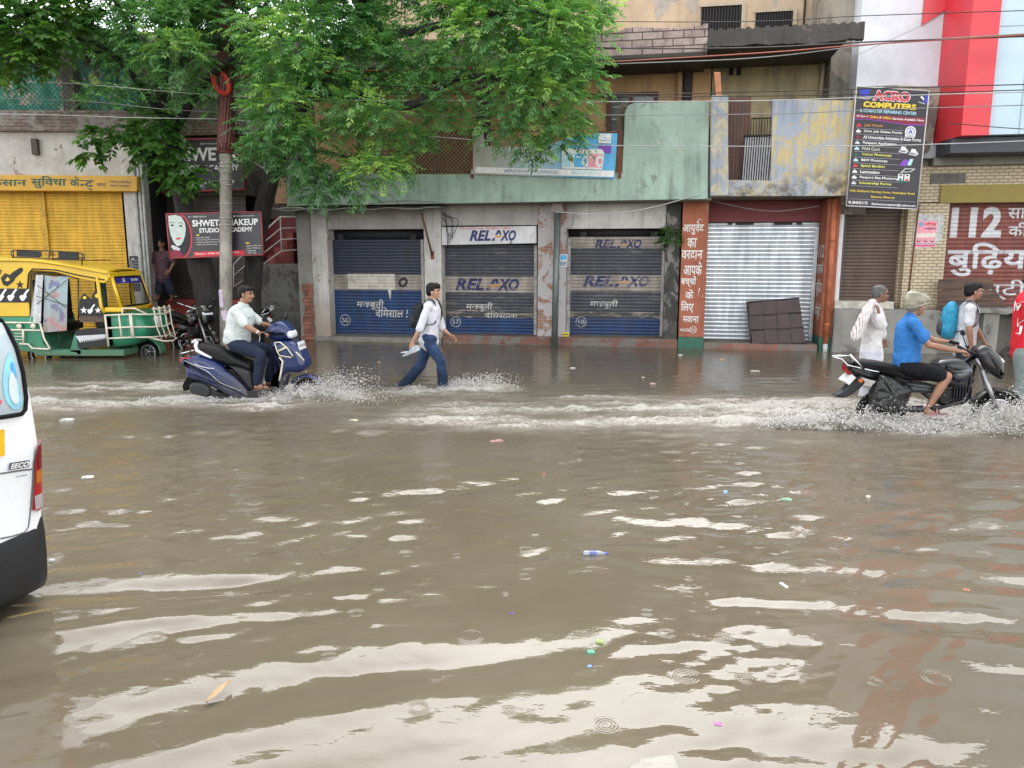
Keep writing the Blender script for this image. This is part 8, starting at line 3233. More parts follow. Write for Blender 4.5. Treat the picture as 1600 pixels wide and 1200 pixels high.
def shirt(mat, sleeve=0.55, loose=0.018, hem=0.0, collar=True, fold=0.03, name='shirt', cuff=0.0):
 def f(c):
  V, sp = c['V'], c['spine']
  m = MB()
  c['torso'](m, loose, True, True, 0.03)
  if hem:
   m.capsule(V['pelvis'] + sp * .05, V['pelvis'] - sp * hem, .12 + loose, .14 + loose, 14, 2)
  for s in ('L', 'R'):
   e = V['sh' + s].lerp(V['el' + s], min(1.0, sleeve / 0.6 * 1.0)) if sleeve <= .6 else V['el' + s]
   m.capsule(V['sh' + s], e, .054 * c['b'] + loose * .5, .050 * c['b'] + loose * .9, 12, 2)
   if sleeve > .6:
    w = V['el' + s].lerp(V['wr' + s], (sleeve - .6) / .4)
    m.capsule(V['el' + s], w, .046 + loose, .036 + loose, 12, 2)
  o = fused(m, 0.010, 14, mat, name, c['T'], fold, 0.10)
  if collar:
   k = MB()
   n = V['neck']
   ax = (V['head'] - n).normalized()
   pts = []
   for i in range(20):
    a = 2 * math.pi * i / 20
    d = c['fwd'] * math.cos(a) + c['lat'] * math.sin(a)
    pts.append(n + ax * (.012 + .014 * (1 - math.cos(a)) * .5) + d * .066)
   k.tube(pts, .014, 8, False, True)
   for s in (-1, 1):
    k.capsule(n + c['fwd'] * .066 + c['lat'] * .012 * s, n + c['fwd'] * .075 - sp * .045 + c['lat'] * .042 * s, .012, .006, 6, 2)
   k.build('collar', mat, c['T'])
  return o
 return f
def trousers(mat, to=1.0, loose=0.014, flare=0.0, fold=0.02, name='trousers', waist=0.05):
 def f(c):
  V, sp = c['V'], c['spine']
  m = MB()
  m.ball(V['pelvis'] + sp * 0.015, (.114 + loose, .166 + loose, .125), 18, 12, c['Rt'])
  for s in ('L', 'R'):
   m.capsule(V['hip' + s], V['kn' + s], .088 * c['b'] + loose, .060 * c['b'] + loose, 14, 2)
   if to > 0.5:
    e = V['kn' + s].lerp(V['an' + s], (to - .5) * 2)
    m.capsule(V['kn' + s], e, .060 * c['b'] + loose, .050 + loose * .8 + flare, 14, 2)
   else:
    pass
  return fused(m, 0.010, 9, mat, name, c['T'], fold, 0.09)
 return f
def shorts(mat, frac=0.85, loose=0.03, name='shorts'):
 def f(c):
  V, sp = c['V'], c['spine']
  m = MB()
  m.ball(V['pelvis'] + sp * 0.015, (.12 + loose * .5, .17 + loose * .5, .125), 18, 12, c['Rt'])
  for s in ('L', 'R'):
   m.capsule(V['hip' + s], V['hip' + s].lerp(V['kn' + s], frac), .09 + loose * .6, .074 + loose, 14, 2)
  return fused(m, 0.010, 6, mat, name, c['T'], 0.02, 0.10)
 return f
def footwear(mat, name='sandal'):
 def f(c):
  V = c['V']
  for s in ('L', 'R'):
   ft = V.get('to' + s, V['an' + s] + Vector((.16, 0, -.06)))
   heel = V['an' + s] + Vector((-.03, 0, -.075))
   d = (ft - heel).normalized()
   sd = d.cross(Vector((0, 0, 1))).normalized()
   nrm = sd.cross(d).normalized()
   m = MB()
   vs = []
   prof = [(-.01, .030), (.05, .036), (.12, .036), (.19, .045), (.235, .036), (.255, .012)]
   out = [heel + d * a + sd * w for a, w in prof] + [heel + d * a - sd * w for a, w in reversed(prof)]
   n = len(out)
   m.add(out + [p - nrm * .022 for p in out], [tuple(range(n)), tuple(range(2 * n - 1, n - 1, -1))] + [(i, n + i, n + (i + 1) % n, (i + 1) % n) for i in range(n)])
   m.tube([heel + d * .12 + sd * .038, heel + d * .13 + nrm * .06, heel + d * .12 - sd * .038], .010, 6)
   m.tube([heel + d * .04 + sd * .034, heel + d * .0 + nrm * .05, heel + d * .04 - sd * .034], .008, 6)
   m.build(name, mat, c['T'], fix=True)
 return f
def backpack(label, frame, c, main, accent, scale=1.0, shift=(0, 0, 0)):
 """soft pack on the wearer's back with a pocket and two shoulder straps"""
 V, sp, fw, lt = c['V'], c['spine'], c['fwd'], c['lat']
 ctr = V['pelvis'] + sp * c['Ls'] * 0.58 - fw * (.115 + .085 * scale) + Vector(shift)
 R = c['Rt']
 T = thing('backpack', label, 'backpack', frame, tuple(ctr - Vector((0, 0, .25 * scale))))
 m = MB()
 m.ball(ctr, (.105 * scale, .15 * scale, .235 * scale), 20, 14, R)
 m.ball(ctr - sp * .10 * scale, (.11 * scale, .155 * scale, .14 * scale), 20, 14, R)
 m.ball(ctr + sp * .09 * scale, (.085 * scale, .145 * scale, .14 * scale), 20, 14, R)
 fused(m, 0.010, 4, main, 'pack_body', T, 0.02, 0.08)
 m = MB()
 q = ctr - fw * .085 * scale - sp * .09 * scale
 m.ball(q, (.055 * scale, .115 * scale, .11 * scale), 16, 10, R)
 fused(m, 0.010, 3, accent, 'front_pocket', T, 0.015, 0.08)
 for s, nm in ((1, 'shR'), (-1, 'shL')):
  m = MB()
  a = ctr + sp * .20 * scale + lt * .075 * s + fw * .05
  sh = V['neck'].lerp(V[nm], .62)
  pts = [a, sh + sp * .075 - fw * .05, sh + sp * .072 + fw * .045, sh - sp * .08 + fw * .112, sh - sp * .22 + fw * .110 + lt * .02 * s, V['pelvis'] + sp * c['Ls'] * .40 + lt * .155 * s + fw * .03, ctr - sp * .15 * scale + lt * .12 * s + fw * .06]
  P_ = smooth_open(pts, 6)
  vs, fs = [], []
  for i, p in enumerate(P_):
   d = (P_[min(i + 1, len(P_) - 1)] - P_[max(i - 1, 0)]).normalized()
   w = lt - d * lt.dot(d)
   w = w.normalized() if w.length > 1e-6 else lt
   nn = d.cross(w).normalized()
   for (e, g) in ((-.030, -.006), (.030, -.006), (.030, .006), (-.030, .006)):
    vs.append(p + w * e + nn * g)
  for i in range(len(P_) - 1):
   for k in range(4):
    fs.append((i * 4 + k, i * 4 + (k + 1) % 4, i * 4 + 4 + (k + 1) % 4, i * 4 + 4 + k))
  fs += [(0, 1, 2, 3), (len(vs) - 1, len(vs) - 2, len(vs) - 3, len(vs) - 4)]
  m.add(vs, fs)
  m.build('shoulder_strap', accent, T, fix=True)
 return T
sk_a = skin_mat('brown_skin', (0.30, 0.155, 0.095))
sk_b = skin_mat('light_brown_skin', (0.42, 0.235, 0.155))
sk_c = skin_mat('dark_brown_skin', (0.20, 0.10, 0.062))
def joints(fr, m, pts):
 """pts: name -> (a, b, y): detail measurement a, b placed at frame depth y"""
 out = {}
 for k, v in pts.items():
  u, zz = m(v[0], v[1], v[2])
  out[k] = (u, v[2], zz)
 return out
def build_people():
 # ---- scooter rider
 z = zo(SCO, 270, 420, 16 / 3)
 J = joints(SCO, z, dict(pelvis=(530, 600, 0), neck=(588, 305, 0), head=(612, 212, 0), shL=(590, 345, .19), shR=(525, 352, -.19), elR=(610, 478, -.27), wrR=(725, 538, -.30), elL=(735, 452, .25), wrL=(800, 472, .30),
       hipR=(520, 630, -.09), hipL=(540, 630, .09), knR=(735, 712, -.17), anR=(705, 955, -.15), knL=(850, 690, .15), anL=(800, 925, .13), toR=(790, 990, -.16), toL=(890, 965, .14)))
 J['facing'] = (1, -.10, -.06)
 c0 = lambda: None
 T, c = person('man in pale mint short-sleeved shirt and navy trousers riding the blue scooter', SCO, (J['pelvis'][0], 0, J['pelvis'][2] - .12), J, sk_a,
      [shirt(cloth_mat('mint_shirt', (0.57, 0.62, 0.60)), 0.5, 0.02, 0.02), trousers(cloth_mat('navy_trousers', (0.018, 0.026, 0.050)), 0.98, 0.02), footwear(plain('brown_sandal', (0.10, 0.05, 0.035), 0.6))],
      hair_black, curl=(1.5, 1.5), palm={'R': (0, .2, -1), 'L': (0, -.2, -1)}, hand_dir={'R': (1, .15, .0), 'L': (1, -.1, 0)}, face='moustache', build=1.08, girth=1.42, hair_long=.15)
 m = MB()
 p = Vector(J['wrR'])
 d = (p - Vector(J['elR'])).normalized()
 m.tube([p - d * .02, p - d * .035], .034, 12)
 m.build('wristwatch', p_chrome, T)
 # ---- boy walking with slippers in his hand
 BF = Frame(atY(668, 607, 11.75).x, 11.75, math.radians(-4))
 z = zo(BF, 570, 420, 6)
 J = joints(BF, z, dict(pelvis=(600, 655, 0), neck=(638, 310, 0), head=(645, 215, 0), shR=(590, 355, -.17), shL=(672, 355, .17), elR=(515, 565, -.24), wrR=(447, 692, -.22), elL=(722, 555, .22), wrL=(795, 618, .20),
       hipR=(605, 690, -.085), hipL=(590, 690, .085), knR=(718, 880, -.09), anR=(735, 1110, -.09), knL=(530, 900, .09), anL=(360, 1095, .09), toR=(830, 1165, -.09), toL=(395, 1180, .09)))
 J['facing'] = (1, -.08, .0)
 T, c = person('boy in white school shirt and blue jeans wading to the right with a backpack', BF, (J['pelvis'][0], 0, -.15), J, sk_b,
      [shirt(cloth_mat('white_shirt', (0.62, 0.62, 0.67)), 0.60, 0.022, 0.04), trousers(cloth_mat('blue_jeans', (0.026, 0.050, 0.110), 0.85, 0.4, 0.42), 1.0, 0.024, 0.016, 0.026)],
      hair_black, curl=(0.45, 1.1), hair_long=1.0, girth=1.2, palm={'R': (.3, 1, 0), 'L': (0, -.6, -.8)}, hand_dir={'R': (-.25, .05, -1), 'L': (.75, 0, -.65)}, build=0.88)
 backpack('black backpack with pale strap worn by the boy in the white shirt', BF, c, cloth_mat('black_nylon', (0.010, 0.010, 0.014), 0.6), cloth_mat('black_nylon_pocket', (0.022, 0.022, 0.026), 0.6), 0.92)
 w = Vector(J['wrR']) + Vector((-.02, -.01, -.10))
 S = thing('slippers', 'pair of translucent grey slippers carried in the hand of the boy in white', 'slippers', BF, tuple(w - Vector((0, 0, .1))))
 gm = plain('translucent_grey_rubber', (0.40, 0.43, 0.46), 0.3, 0, 0.12, 12)
 for k in range(2):
  m = MB(Matrix.Translation(w + Vector((.01, -.035 + .05 * k, -.045 + .012 * k))) @ Matrix.Rotation(math.radians(-22 - 6 * k), 4, 'Y'))
  sole = smooth_closed([(-.15, 0), (-.10, .040), (0, .036), (.09, .044), (.135, .02), (.135, -.02), (.09, -.044), (0, -.036), (-.10, -.04)], 3)
  m.prism([(a, b) for a, b in sole], -.012, .014, 'z')
  m.ball((.055, 0, .020), (.085, .046, .042), 14, 8)
  for i in range(5):
   m.box(.0 + i * .022, .009 + i * .022, -.045, .045, .050 - i * .003, .061 - i * .004)
  m.tube([(-.03, .042, .015), (-.13, .03, .05), (-.15, 0, .055), (-.13, -.03, .05), (-.03, -.042, .015)], .010, 6)
  m.build('slipper', gm, S)
 # ---- motorcyclist in blue with a plastic bag on his head
 z = zo(BIK, 1280, 430, 5)
 J = joints(BIK, z, dict(pelvis=(680, 690, 0), neck=(712, 325, 0), head=(762, 238, 0), shR=(735, 378, -.20), shL=(700, 370, .20), elR=(855, 545, -.27), wrR=(1085, 592, -.32), elL=(880, 505, .28), wrL=(985, 520, .33),
       hipR=(690, 725, -.10), hipL=(700, 725, .10), knR=(1000, 790, -.20), anR=(850, 1035, -.19), knL=(1010, 780, .20), anL=(870, 1030, .2), toR=(915, 1085, -.2), toL=(940, 1085, .2)))
 J['facing'] = (1, .12, -.10)
 T, c = person('man in blue t-shirt and black shorts riding the motorcycle, plastic bag over his hair', BIK, (J['pelvis'][0], 0, J['pelvis'][2] - .12), J, sk_a,
      [shirt(cloth_mat('blue_tshirt', (0.035, 0.17, 0.46)), 0.42, 0.016, 0.02, False), shorts(cloth_mat('black_shorts', (0.006, 0.006, 0.009)), 0.80, 0.02), footwear(plain('pink_grey_sandal', (0.36, 0.24, 0.23), 0.6))],
      hair_black, curl=(1.5, 1.5), palm={'R': (0, .2, -1), 'L': (0, -.2, -1)}, hand_dir={'R': (1, .1, -.1), 'L': (1, -.1, 0)}, build=1.0, girth=1.25)
 m = MB()
 P, R = c['P'], c['R']
 for p, r in (((-.030, 0, .062), (.150, .112, .092)), ((-.060, 0, .015), (.110, .105, .095)), ((.030, 0, .085), (.105, .100, .070)), ((-.050, 0, .115), (.105, .09, .055))):
  m.ball(P(*p), r, 18, 12, R)
 t = NT('cloudy_plastic_bag')
 n = t.noise(9, 5)
 t.bsdf(t.mix(t.ramp(n, 0.35, 0.65), (0.20, 0.19, 0.13), (0.29, 0.275, 0.195)), 0.25, 0, t.bump(t.noise(6, 3, 0.5, None, 1.0), 0.5, 0.02))
 hc = fused(m, 0.008, 10, t.m, 'head_cover', T)
 m = MB()
 pts = []
 for i in range(26):
  a = 2 * math.pi * i / 26
  pts.append(P(-.022 + .118 * math.cos(a), .104 * math.sin(a), .005 + .040 * math.cos(a)) + Vector((0, 0, .005 * math.sin(i * 2.1))))
 m.tube(pts, .015, 8, False, True)
 m.build('elastic_rim', t.m, hc)
 # ---- old man in white, walking beyond the motorcycle
 OF = Frame(atY(1372, 560, 10.9).x, 10.9, 0)
 z = zo(OF, 1280, 430, 5)
 J = joints(OF, z, dict(pelvis=(405, 610, 0), neck=(425, 228, 0), head=(478, 148, 0), shR=(385, 272, -.18), shL=(430, 270, .18), elR=(482, 392, -.29), wrR=(468, 292, -.33), elL=(470, 410, .2), wrL=(500, 500, .22),
       hipR=(400, 650, -.09), hipL=(410, 650, .09), knR=(500, 830, -.1), anR=(480, 1050, -.1), knL=(390, 850, .1), anL=(330, 1050, .1)))
 for s in 'RL':
  a = list(J['an' + s])
  a[2] = -.07
  J['an' + s] = tuple(a)
 J['facing'] = (1, -.06, -.12)
 white = cloth_mat('white_cotton', (0.70, 0.68, 0.68))
 T, c = person('grey-haired thin man in loose white kurta holding a cloth on his shoulder', OF, (J['pelvis'][0], 0, -.15), J, sk_c,
      [shirt(white, 0.88, 0.034, 0.34, False, 0.03, 'kurta'), trousers(cloth_mat('white_pyjama', (0.60, 0.59, 0.66)), 0.96, 0.035)],
      hair_grey, curl=(1.2, 1.5), palm={'R': (-.6, .6, 0), 'L': (0, -1, 0)}, hand_dir={'R': (-.35, .1, 1), 'L': (.3, 0, -1)}, build=0.9)
 # striped cloth bundle over the shoulder
 m = MB()
 q = lambda a, b, y: Vector((z(a, b, y)[0], y, z(a, b, y)[1]))
 for y in (-.27, -.22, -.17):
  m.capsule(q(415, 215, y), q(350, 330, y - .03), .05, .075, 10, 3)
  m.capsule(q(350, 330, y - .03), q(285, 475, y - .02), .075, .068, 10, 3)
 S = thing('cloth', 'white striped cloth bundle slung over the shoulder of the old man', 'cloth', OF, tuple(q(340, 480, -.22)))
 t = NT('striped_cloth')
 wv = t.new('ShaderNodeTexWave', wave_type='BANDS', bands_direction='X')
 wv.inputs['Scale'].default_value = 6.0
 wv.inputs['Distortion'].default_value = 1.0
 mp = t.coord((1.6, .5, .75))
 t.l.new(mp, wv.inputs['Vector'])
 cc = t.mix(t.ramp(wv.outputs['Fac'], 0.86, 0.97), (0.68, 0.66, 0.65), t.mix(t.ramp(t.noise(2.2, 2), .48, .52), (0.35, 0.10, 0.09), (0.20, 0.24, 0.25)))
 t.bsdf(cc, 0.85)
 fused(m, 0.010, 4, t.m, 'fold', S, 0.035, 0.07)
 # ---- youth with the blue backpack
 YF = Frame(atY(1510, 565, 10.6).x, 10.6, 0)
 z = zo(YF, 1280, 430, 5)
 J = joints(YF, z, dict(pelvis=(1130, 560, 0), neck=(1178, 212, 0), head=(1205, 130, 0), shR=(1180, 268, -.19), shL=(1165, 265, .19), elR=(1172, 425, -.25), wrR=(1190, 555, -.22), elL=(1230, 420, .22), wrL=(1290, 530, .22),
       hipR=(1130, 600, -.09), hipL=(1130, 600, .09), knR=(1150, 800, -.1), anR=(1100, 1010, -.1), knL=(1080, 800, .1), anL=(1020, 1010, .1)))
 for s in 'RL':
  a = list(J['an' + s])
  a[2] = -.07
  J['an' + s] = tuple(a)
 J['facing'] = (1, -.10, .0)
 T, c = person('young man in pale grey t-shirt walking beyond the motorcycle with a blue backpack', YF, (J['pelvis'][0], 0, -.15), J, sk_a,
      [shirt(cloth_mat('pale_grey_tshirt', (0.52, 0.53, 0.55)), 0.40, 0.018, 0.02, False), trousers(cloth_mat('dark_trousers', (0.03, 0.032, 0.045)), 0.97, 0.016)],
      hair_black, curl=(0.6, 0.6), hair_long=0.7, hand_dir={'R': (.15, 0, -1), 'L': (.3, 0, -1)})
 backpack('bright blue and grey backpack on the young man in the pale grey t-shirt', YF, c, cloth_mat('blue_nylon', (0.03, 0.26, 0.42), 0.6), cloth_mat('grey_nylon', (0.055, 0.06, 0.072), 0.6), 1.12)
 # ---- man in red at the picture edge
 RF = Frame(atY(1608, 590, 10.2).x, 10.2, 0)
 z = zo(RF, 1280, 430, 5)
 J = joints(RF, z, dict(pelvis=(1600, 575, 0), neck=(1640, 130, 0), head=(1670, 45, 0), shR=(1620, 205, -.20), shL=(1640, 195, .20), elR=(1660, 370, -.28), wrR=(1740, 480, -.26), elL=(1700, 370, .25), wrL=(1770, 470, .24),
       hipR=(1590, 610, -.09), hipL=(1605, 610, .09), knR=(1590, 830, -.1), anR=(1540, 1040, -.1), knL=(1660, 830, .1), anL=(1660, 1050, .1)))
 for s in 'RL':
  a = list(J['an' + s])
  a[2] = -.07
  J['an' + s] = tuple(a)
 J['facing'] = (1, .15, 0)
 T, c = person('man in bright red t-shirt with white print and grey-green trousers cut by the picture edge', RF, (J['pelvis'][0], 0, -.15), J, sk_a,
      [shirt(cloth_mat('red_tshirt', (0.60, 0.022, 0.035)), 0.45, 0.03, 0.06, False), trousers(cloth_mat('grey_green_trousers', (0.20, 0.24, 0.23)), 0.97, 0.02)],
      hair_black, curl=(0.6, 0.6), hair_long=0.5, hand_dir={'R': (.5, 0, -1), 'L': (.3, 0, -1)}, build=1.1)
 # white lettering on the back: laid on the cloth by casting it against the shirt
 sh = [o for o in T.children if o.name.startswith('shirt')][0]
 bpy.context.view_layer.update()
 off = BASE[T.name]
 m = MB()
 for body, (a0, b0, a1, b1) in (("M", (1497, 275, 1535, 200)), ("U", (1520, 400, 1545, 330)), ("U", (1535, 470, 1572, 395))):
  u0, z0 = z(a0, b0, -.1)
  u1, z1 = z(a1, b1, -.1)
  v, f = text_poly(body, 0, 0.04)
  x0, x1 = min(p[0] for p in v), max(p[0] for p in v)
  y0, y1 = min(p[1] for p in v), max(p[1] for p in v)
  out = []
  for p in v:
   uu, zz = u0 + (p[0] - x0) / (x1 - x0) * (u1 - u0), z0 + (p[1] - y0) / (y1 - y0) * (z1 - z0)
   ok, loc, nr, _ = sh.ray_cast(Vector((uu, -2, zz)) - off, Vector((0, 1, 0)))
   out.append((uu, (loc.y + off.y - .012) if ok else -.16, zz))
  m.add(out, f)
 m.build('print', INK['white'], sh)
 # ---- man standing on the red step
 SF = Frame(atY(253, 480, 18.75).x, 18.75, 0)
 z = zo(SF, 0, 250, 4)
 J = joints(SF, z, dict(pelvis=(1022, 725, 0), neck=(1010, 575, 0), head=(1008, 523, -.03), shR=(1052, 588, 0), shL=(972, 588, 0), elR=(1088, 640, .0), wrR=(1062, 690, -.1), elL=(966, 650, .02), wrL=(980, 715, -.04),
       hipR=(1040, 738, 0), hipL=(1004, 738, 0), knR=(1068, 820, -.03), anR=(1076, 900, 0), knL=(992, 820, -.02), anL=(990, 900, 0)))
 top = F.z(468, .35, 290)
 for s in 'RL':
  a = list(J['an' + s])
  a[2] = top + .085
  J['an' + s] = tuple(a)
  J['to' + s] = (a[0] + (.04 if s == 'R' else -.04), -.19, top + .03)
 J['facing'] = (.0, -1, -.08)
 t = NT('checked_shirt')
 cb = t.new('ShaderNodeTexChecker')
 cb.inputs['Scale'].default_value = 22
 cb.inputs['Color1'].default_value = (0.045, 0.022, 0.03, 1)
 cb.inputs['Color2'].default_value = (0.10, 0.045, 0.055, 1)
 t.l.new(t.coord(), cb.inputs['Vector'])
 t.bsdf(cb.outputs[0], 0.85)
 person('man in dark checked shirt and knee-length navy shorts standing on the red step', SF, (J['pelvis'][0], 0, top), J, sk_c,
     [shirt(t.m, 0.5, 0.02, 0.05), shorts(cloth_mat('navy_shorts', (0.022, 0.026, 0.048)), 1.0, 0.02)], hair_black, curl=(.5, .6), hair_long=.4,
     palm={'R': (-.6, 0, -.4), 'L': (.8, .3, 0)}, hand_dir={'R': (-.5, -.5, -.6), 'L': (.05, -.1, -1)}, headk=.95)
build_people()
# ------------------------------------------------------------------ spray, floating litter, small growth
def spray_material():
 t = NT('spray_water')
 n = t.noise(9, 5)
 p = t.new('ShaderNodeBsdfPrincipled')
 t.l.new(t.mix(n, (0.66, 0.64, 0.60), (0.82, 0.81, 0.79)), p.inputs['Base Color'])
 p.inputs['Roughness'].default_value = 0.15
 tr = t.new('ShaderNodeBsdfTransparent')
 mx = t.new('ShaderNodeMixShader')
 mx.inputs[0].default_value = 0.78
 t.l.new(tr.outputs[0], mx.inputs[1])
 t.l.new(p.outputs[0], mx.inputs[2])
 t.l.new(mx.outputs[0], t.out.inputs[0])
 return t.m
def flecks(jets, rng):
 """jets: (n, x, y, z, dx, dy, up, spread, size). Drops caught along their throw, stretched along it."""
 V, Fc = [], []
 base = np.array([[1, 0, 0], [-1, 0, 0], [0, 1, 0], [0, -1, 0], [0, 0, 1], [0, 0, -1]], float)
 tri = np.array([[0, 2, 4], [2, 1, 4], [1, 3, 4], [3, 0, 4], [2, 0, 5], [1, 2, 5], [3, 1, 5], [0, 3, 5]])
 for (n, x, y, z, dx, dy, up, sp, size) in jets:
  v0 = np.stack([dx + rng.normal(0, sp, n), dy + rng.normal(0, sp * .6, n), np.abs(up * (0.35 + 0.65 * rng.uniform(0, 1, n)) + rng.normal(0, sp * .4, n))], 1)
  tt = rng.uniform(0.02, 1.0, n)[:, None] ** 0.8 * (2 * v0[:, 2:3] / 9.81)
  p = np.array([x, y, z]) + rng.normal(0, 1, (n, 3)) * np.array([.07, .05, .02]) + v0 * tt
  p[:, 2] -= 4.905 * tt[:, 0] ** 2
  vel = v0.copy()
  vel[:, 2] -= 9.81 * tt[:, 0]
  d = unit(vel)
  a = unit(np.cross(d, np.array([0.3, 1, 0.2])) + 1e-5)
  b = np.cross(d, a)
  s = size * np.minimum(rng.lognormal(0, 0.42, (n, 1)), 2.2)
  el = rng.uniform(0.9, 2.4, (n, 1))
  for k in range(n):
   if p[k, 2] < -0.03:
    continue
   M = np.stack([a[k] * s[k] * rng.uniform(.6, 1.2), b[k] * s[k] * rng.uniform(.5, 1.0), d[k] * s[k] * el[k]])
   Fc.append(tri + len(V) * 6)
   V.append(base @ M + p[k])
 return np.concatenate(V), np.concatenate(Fc)
def stuff_mesh(name, V, Fc, mat, smooth=True):
 me = bpy.data.meshes.new(name)
 me.vertices.add(len(V))
 me.vertices.foreach_set('co', V.astype(np.float32).ravel())
 k = Fc.shape[1]
 me.loops.add(Fc.size)
 me.loops.foreach_set('vertex_index', Fc.astype(np.int32).ravel())
 me.polygons.add(len(Fc))
 me.polygons.foreach_set('loop_start', np.arange(0, Fc.size, k, dtype=np.int32))
 me.polygons.foreach_set('use_smooth', np.full(len(Fc), smooth))
 me.update()
 me.materials.append(mat)
 o = bpy.data.objects.new(name, me)
 COL.objects.link(o)
 return o
def build_spray():
 rng = np.random.default_rng(9)
 m = spray_material()
 def make(name, jets, label):
  jets = [(int(j[0] * 4.2), *j[1:8], j[8] * .52) for j in jets]
  V, Fc = flecks(jets, rng)
  o = stuff_mesh(name, V, Fc, m)
  o['kind'] = 'stuff'
  o['label'] = label
  o['category'] = 'spray'
 # scooter: bow spray fanning forward and to the near side
 sx = atY(470, 610, 10.8).x
 J = []
 for k in range(9):
  J.append((150, sx - .42 + .10 * k, 10.72, 0.0, .35 + .16 * k, -.35 - .05 * k, 1.75 + .17 * k, .34, .0085))
 J += [(420, sx + .15, 10.75, 0.0, 1.1, -.5, 2.6, .55, .008), (380, sx + .25, 10.9, 0.0, 1.3, -.1, 2.9, .5, .007), (300, sx - .2, 10.65, 0.0, .2, -.8, 1.1, .4, .009)]
 for k in range(8):
  J.append((70, sx - .5 - .22 * k, 10.6, 0.0, -.2, -.35, .75, .25, .009))
 make('water_spray', J, 'white water thrown up by the blue scooter')
 # boy
 bx = atY(700, 605, 11.7).x
 J = []
 for k in range(8):
  J.append((110, bx + .02 + .07 * k, 11.66, 0.0, .5 + .12 * k, -.1, 1.8 + .06 * k, .4, .0075))
 J += [(160, bx - .45, 11.6, 0.0, -.4, -.3, .8, .35, .008), (160, bx - .05, 11.55, 0.0, .2, -.6, .9, .35, .008)]
 make('water_spray', J, 'white water splashing round the feet of the wading boy')
 # motorcycle: rear plume and the great fan ahead of the front wheel
 rx, fx = atY(1365, 650, 9.0).x, atY(1520, 650, 9.0).x
 J = []
 for k in range(12):
  J.append((120, rx - 1.15 + .13 * k, 9.05 - .02 * k, 0.02, -.5, -.30, 1.5 + .09 * k, .60, .0095))
 for k in range(10):
  J.append((190, rx + .1 + .14 * k, 8.72, 0.02, .25, -.35, 1.35 + .04 * k, .50, .0095))
 for k in range(12):
  J.append((190, fx - .15 + .11 * k, 8.78, 0.04, .5 + .07 * k, -.65, 2.1 + .14 * k, .50, .0095))
 for k in range(8):
  J.append((130, fx + .1 + .12 * k, 9.35, 0.04, .6, .35, 2.1 + .10 * k, .45, .0085))
 J += [(300, fx + .1, 8.85, .05, 1.2, -.2, 2.6, .5, .008), (420, fx - .1, 8.80, .05, .1, -.2, 2.3, .5, .008), (420, fx + .35, 8.80, .05, .2, -.2, 2.7, .5, .008), (300, rx - .1, 8.82, .03, -.1, -.2, 1.9, .5, .008)]
 make('water_spray', J, 'white water fanned out by the motorcycle wheels')
 # smooth curling sheets of brown water at the two bows
 t = NT('thrown_water_sheet')
 v = t.sep(t.coord((1, 1, 1), 'UV'))[1]
 n = t.noise(1.0, 7, 0.7, t.coord((9, 9, 7)), 0.8)
 hole = t.ramp(t.math('ADD', n, t.math('MULTIPLY', v, 0.24)), 0.60, 0.68)
 p = t.new('ShaderNodeBsdfPrincipled')
 t.l.new(t.mix(t.ramp(t.math('ADD', n, t.math('MULTIPLY', v, 0.45)), 0.50, 0.72), (0.17, 0.145, 0.105), (0.60, 0.58, 0.54)), p.inputs['Base Color'])
 p.inputs['Roughness'].default_value = 0.12
 t.l.new(t.bump(n, 0.8, 0.05), p.inputs['Normal'])
 tr = t.new('ShaderNodeBsdfTransparent')
 mx = t.new('ShaderNodeMixShader')
 t.l.new(hole, mx.inputs[0])
 t.l.new(p.outputs[0], mx.inputs[1])
 t.l.new(tr.outputs[0], mx.inputs[2])
 t.l.new(mx.outputs[0], t.out.inputs[0])
 def sheet(name, path, hts, lean, label):
  P = [Vector(q) for q in smooth_open(path, 10)]
  m_ = len(P)
  nv = 12
  V, Fc, UV = [], [], []
  for i, q in enumerate(P):
   s = i / (m_ - 1)
   H = float(np.interp(s, np.linspace(0, 1, len(hts)), hts)) * (1 + .12 * math.sin(i * 1.7) + .08 * math.sin(i * 4.1))
   for k in range(nv + 1):
    b = k / nv
    V.append((q.x + lean[0] * H * b * b + .015 * math.sin(i * .9 + k), q.y + lean[1] * H * (b ** 1.6) + .02 * math.sin(i * .7 + k * .8), q.z - .05 + H * math.sin(b * 1.45)))
    UV.append((s, b))
  for i in range(m_ - 1):
   for k in range(nv):
    a = i * (nv + 1) + k
    Fc.append((a, a + nv + 1, a + nv + 2, a + 1))
  Fc = np.array(Fc)
  o = stuff_mesh(name, np.array(V), Fc, t.m)
  uv = o.data.uv_layers.new(name='uv')
  for li, l in enumerate(o.data.loops):
   uv.data[li].uv = UV[l.vertex_index]
  o['kind'] = 'stuff'
  o['label'] = label
  o['category'] = 'spray'
 sheet('water_sheet', [(fx - .85, 8.72, 0), (fx - .3, 8.62, 0), (fx + .2, 8.60, 0), (fx + .7, 8.62, 0), (fx + 1.4, 8.7, 0)], (.08, .30, .50, .66, .62), (.25, -.45), 'curling brown sheet of water ahead of the motorcycle')
 sheet('water_sheet', [(sx - .75, 10.60, 0), (sx - .35, 10.55, 0), (sx + .05, 10.55, 0), (sx + .4, 10.62, 0), (sx + .62, 10.8, 0)], (.05, .15, .30, .38, .22), (.35, -.35), 'curling sheet of water at the bow of the scooter')
 sheet('water_sheet', [(rx - 1.3, 8.85, 0), (rx - .8, 8.78, 0), (rx - .3, 8.74, 0), (rx + .2, 8.70, 0), (rx + .8, 8.66, 0), (rx + 1.3, 8.66, 0)], (.05, .16, .26, .22, .16, .10), (-.35, -.40), 'torn sheet of water beside the rear wheel of the motorcycle')
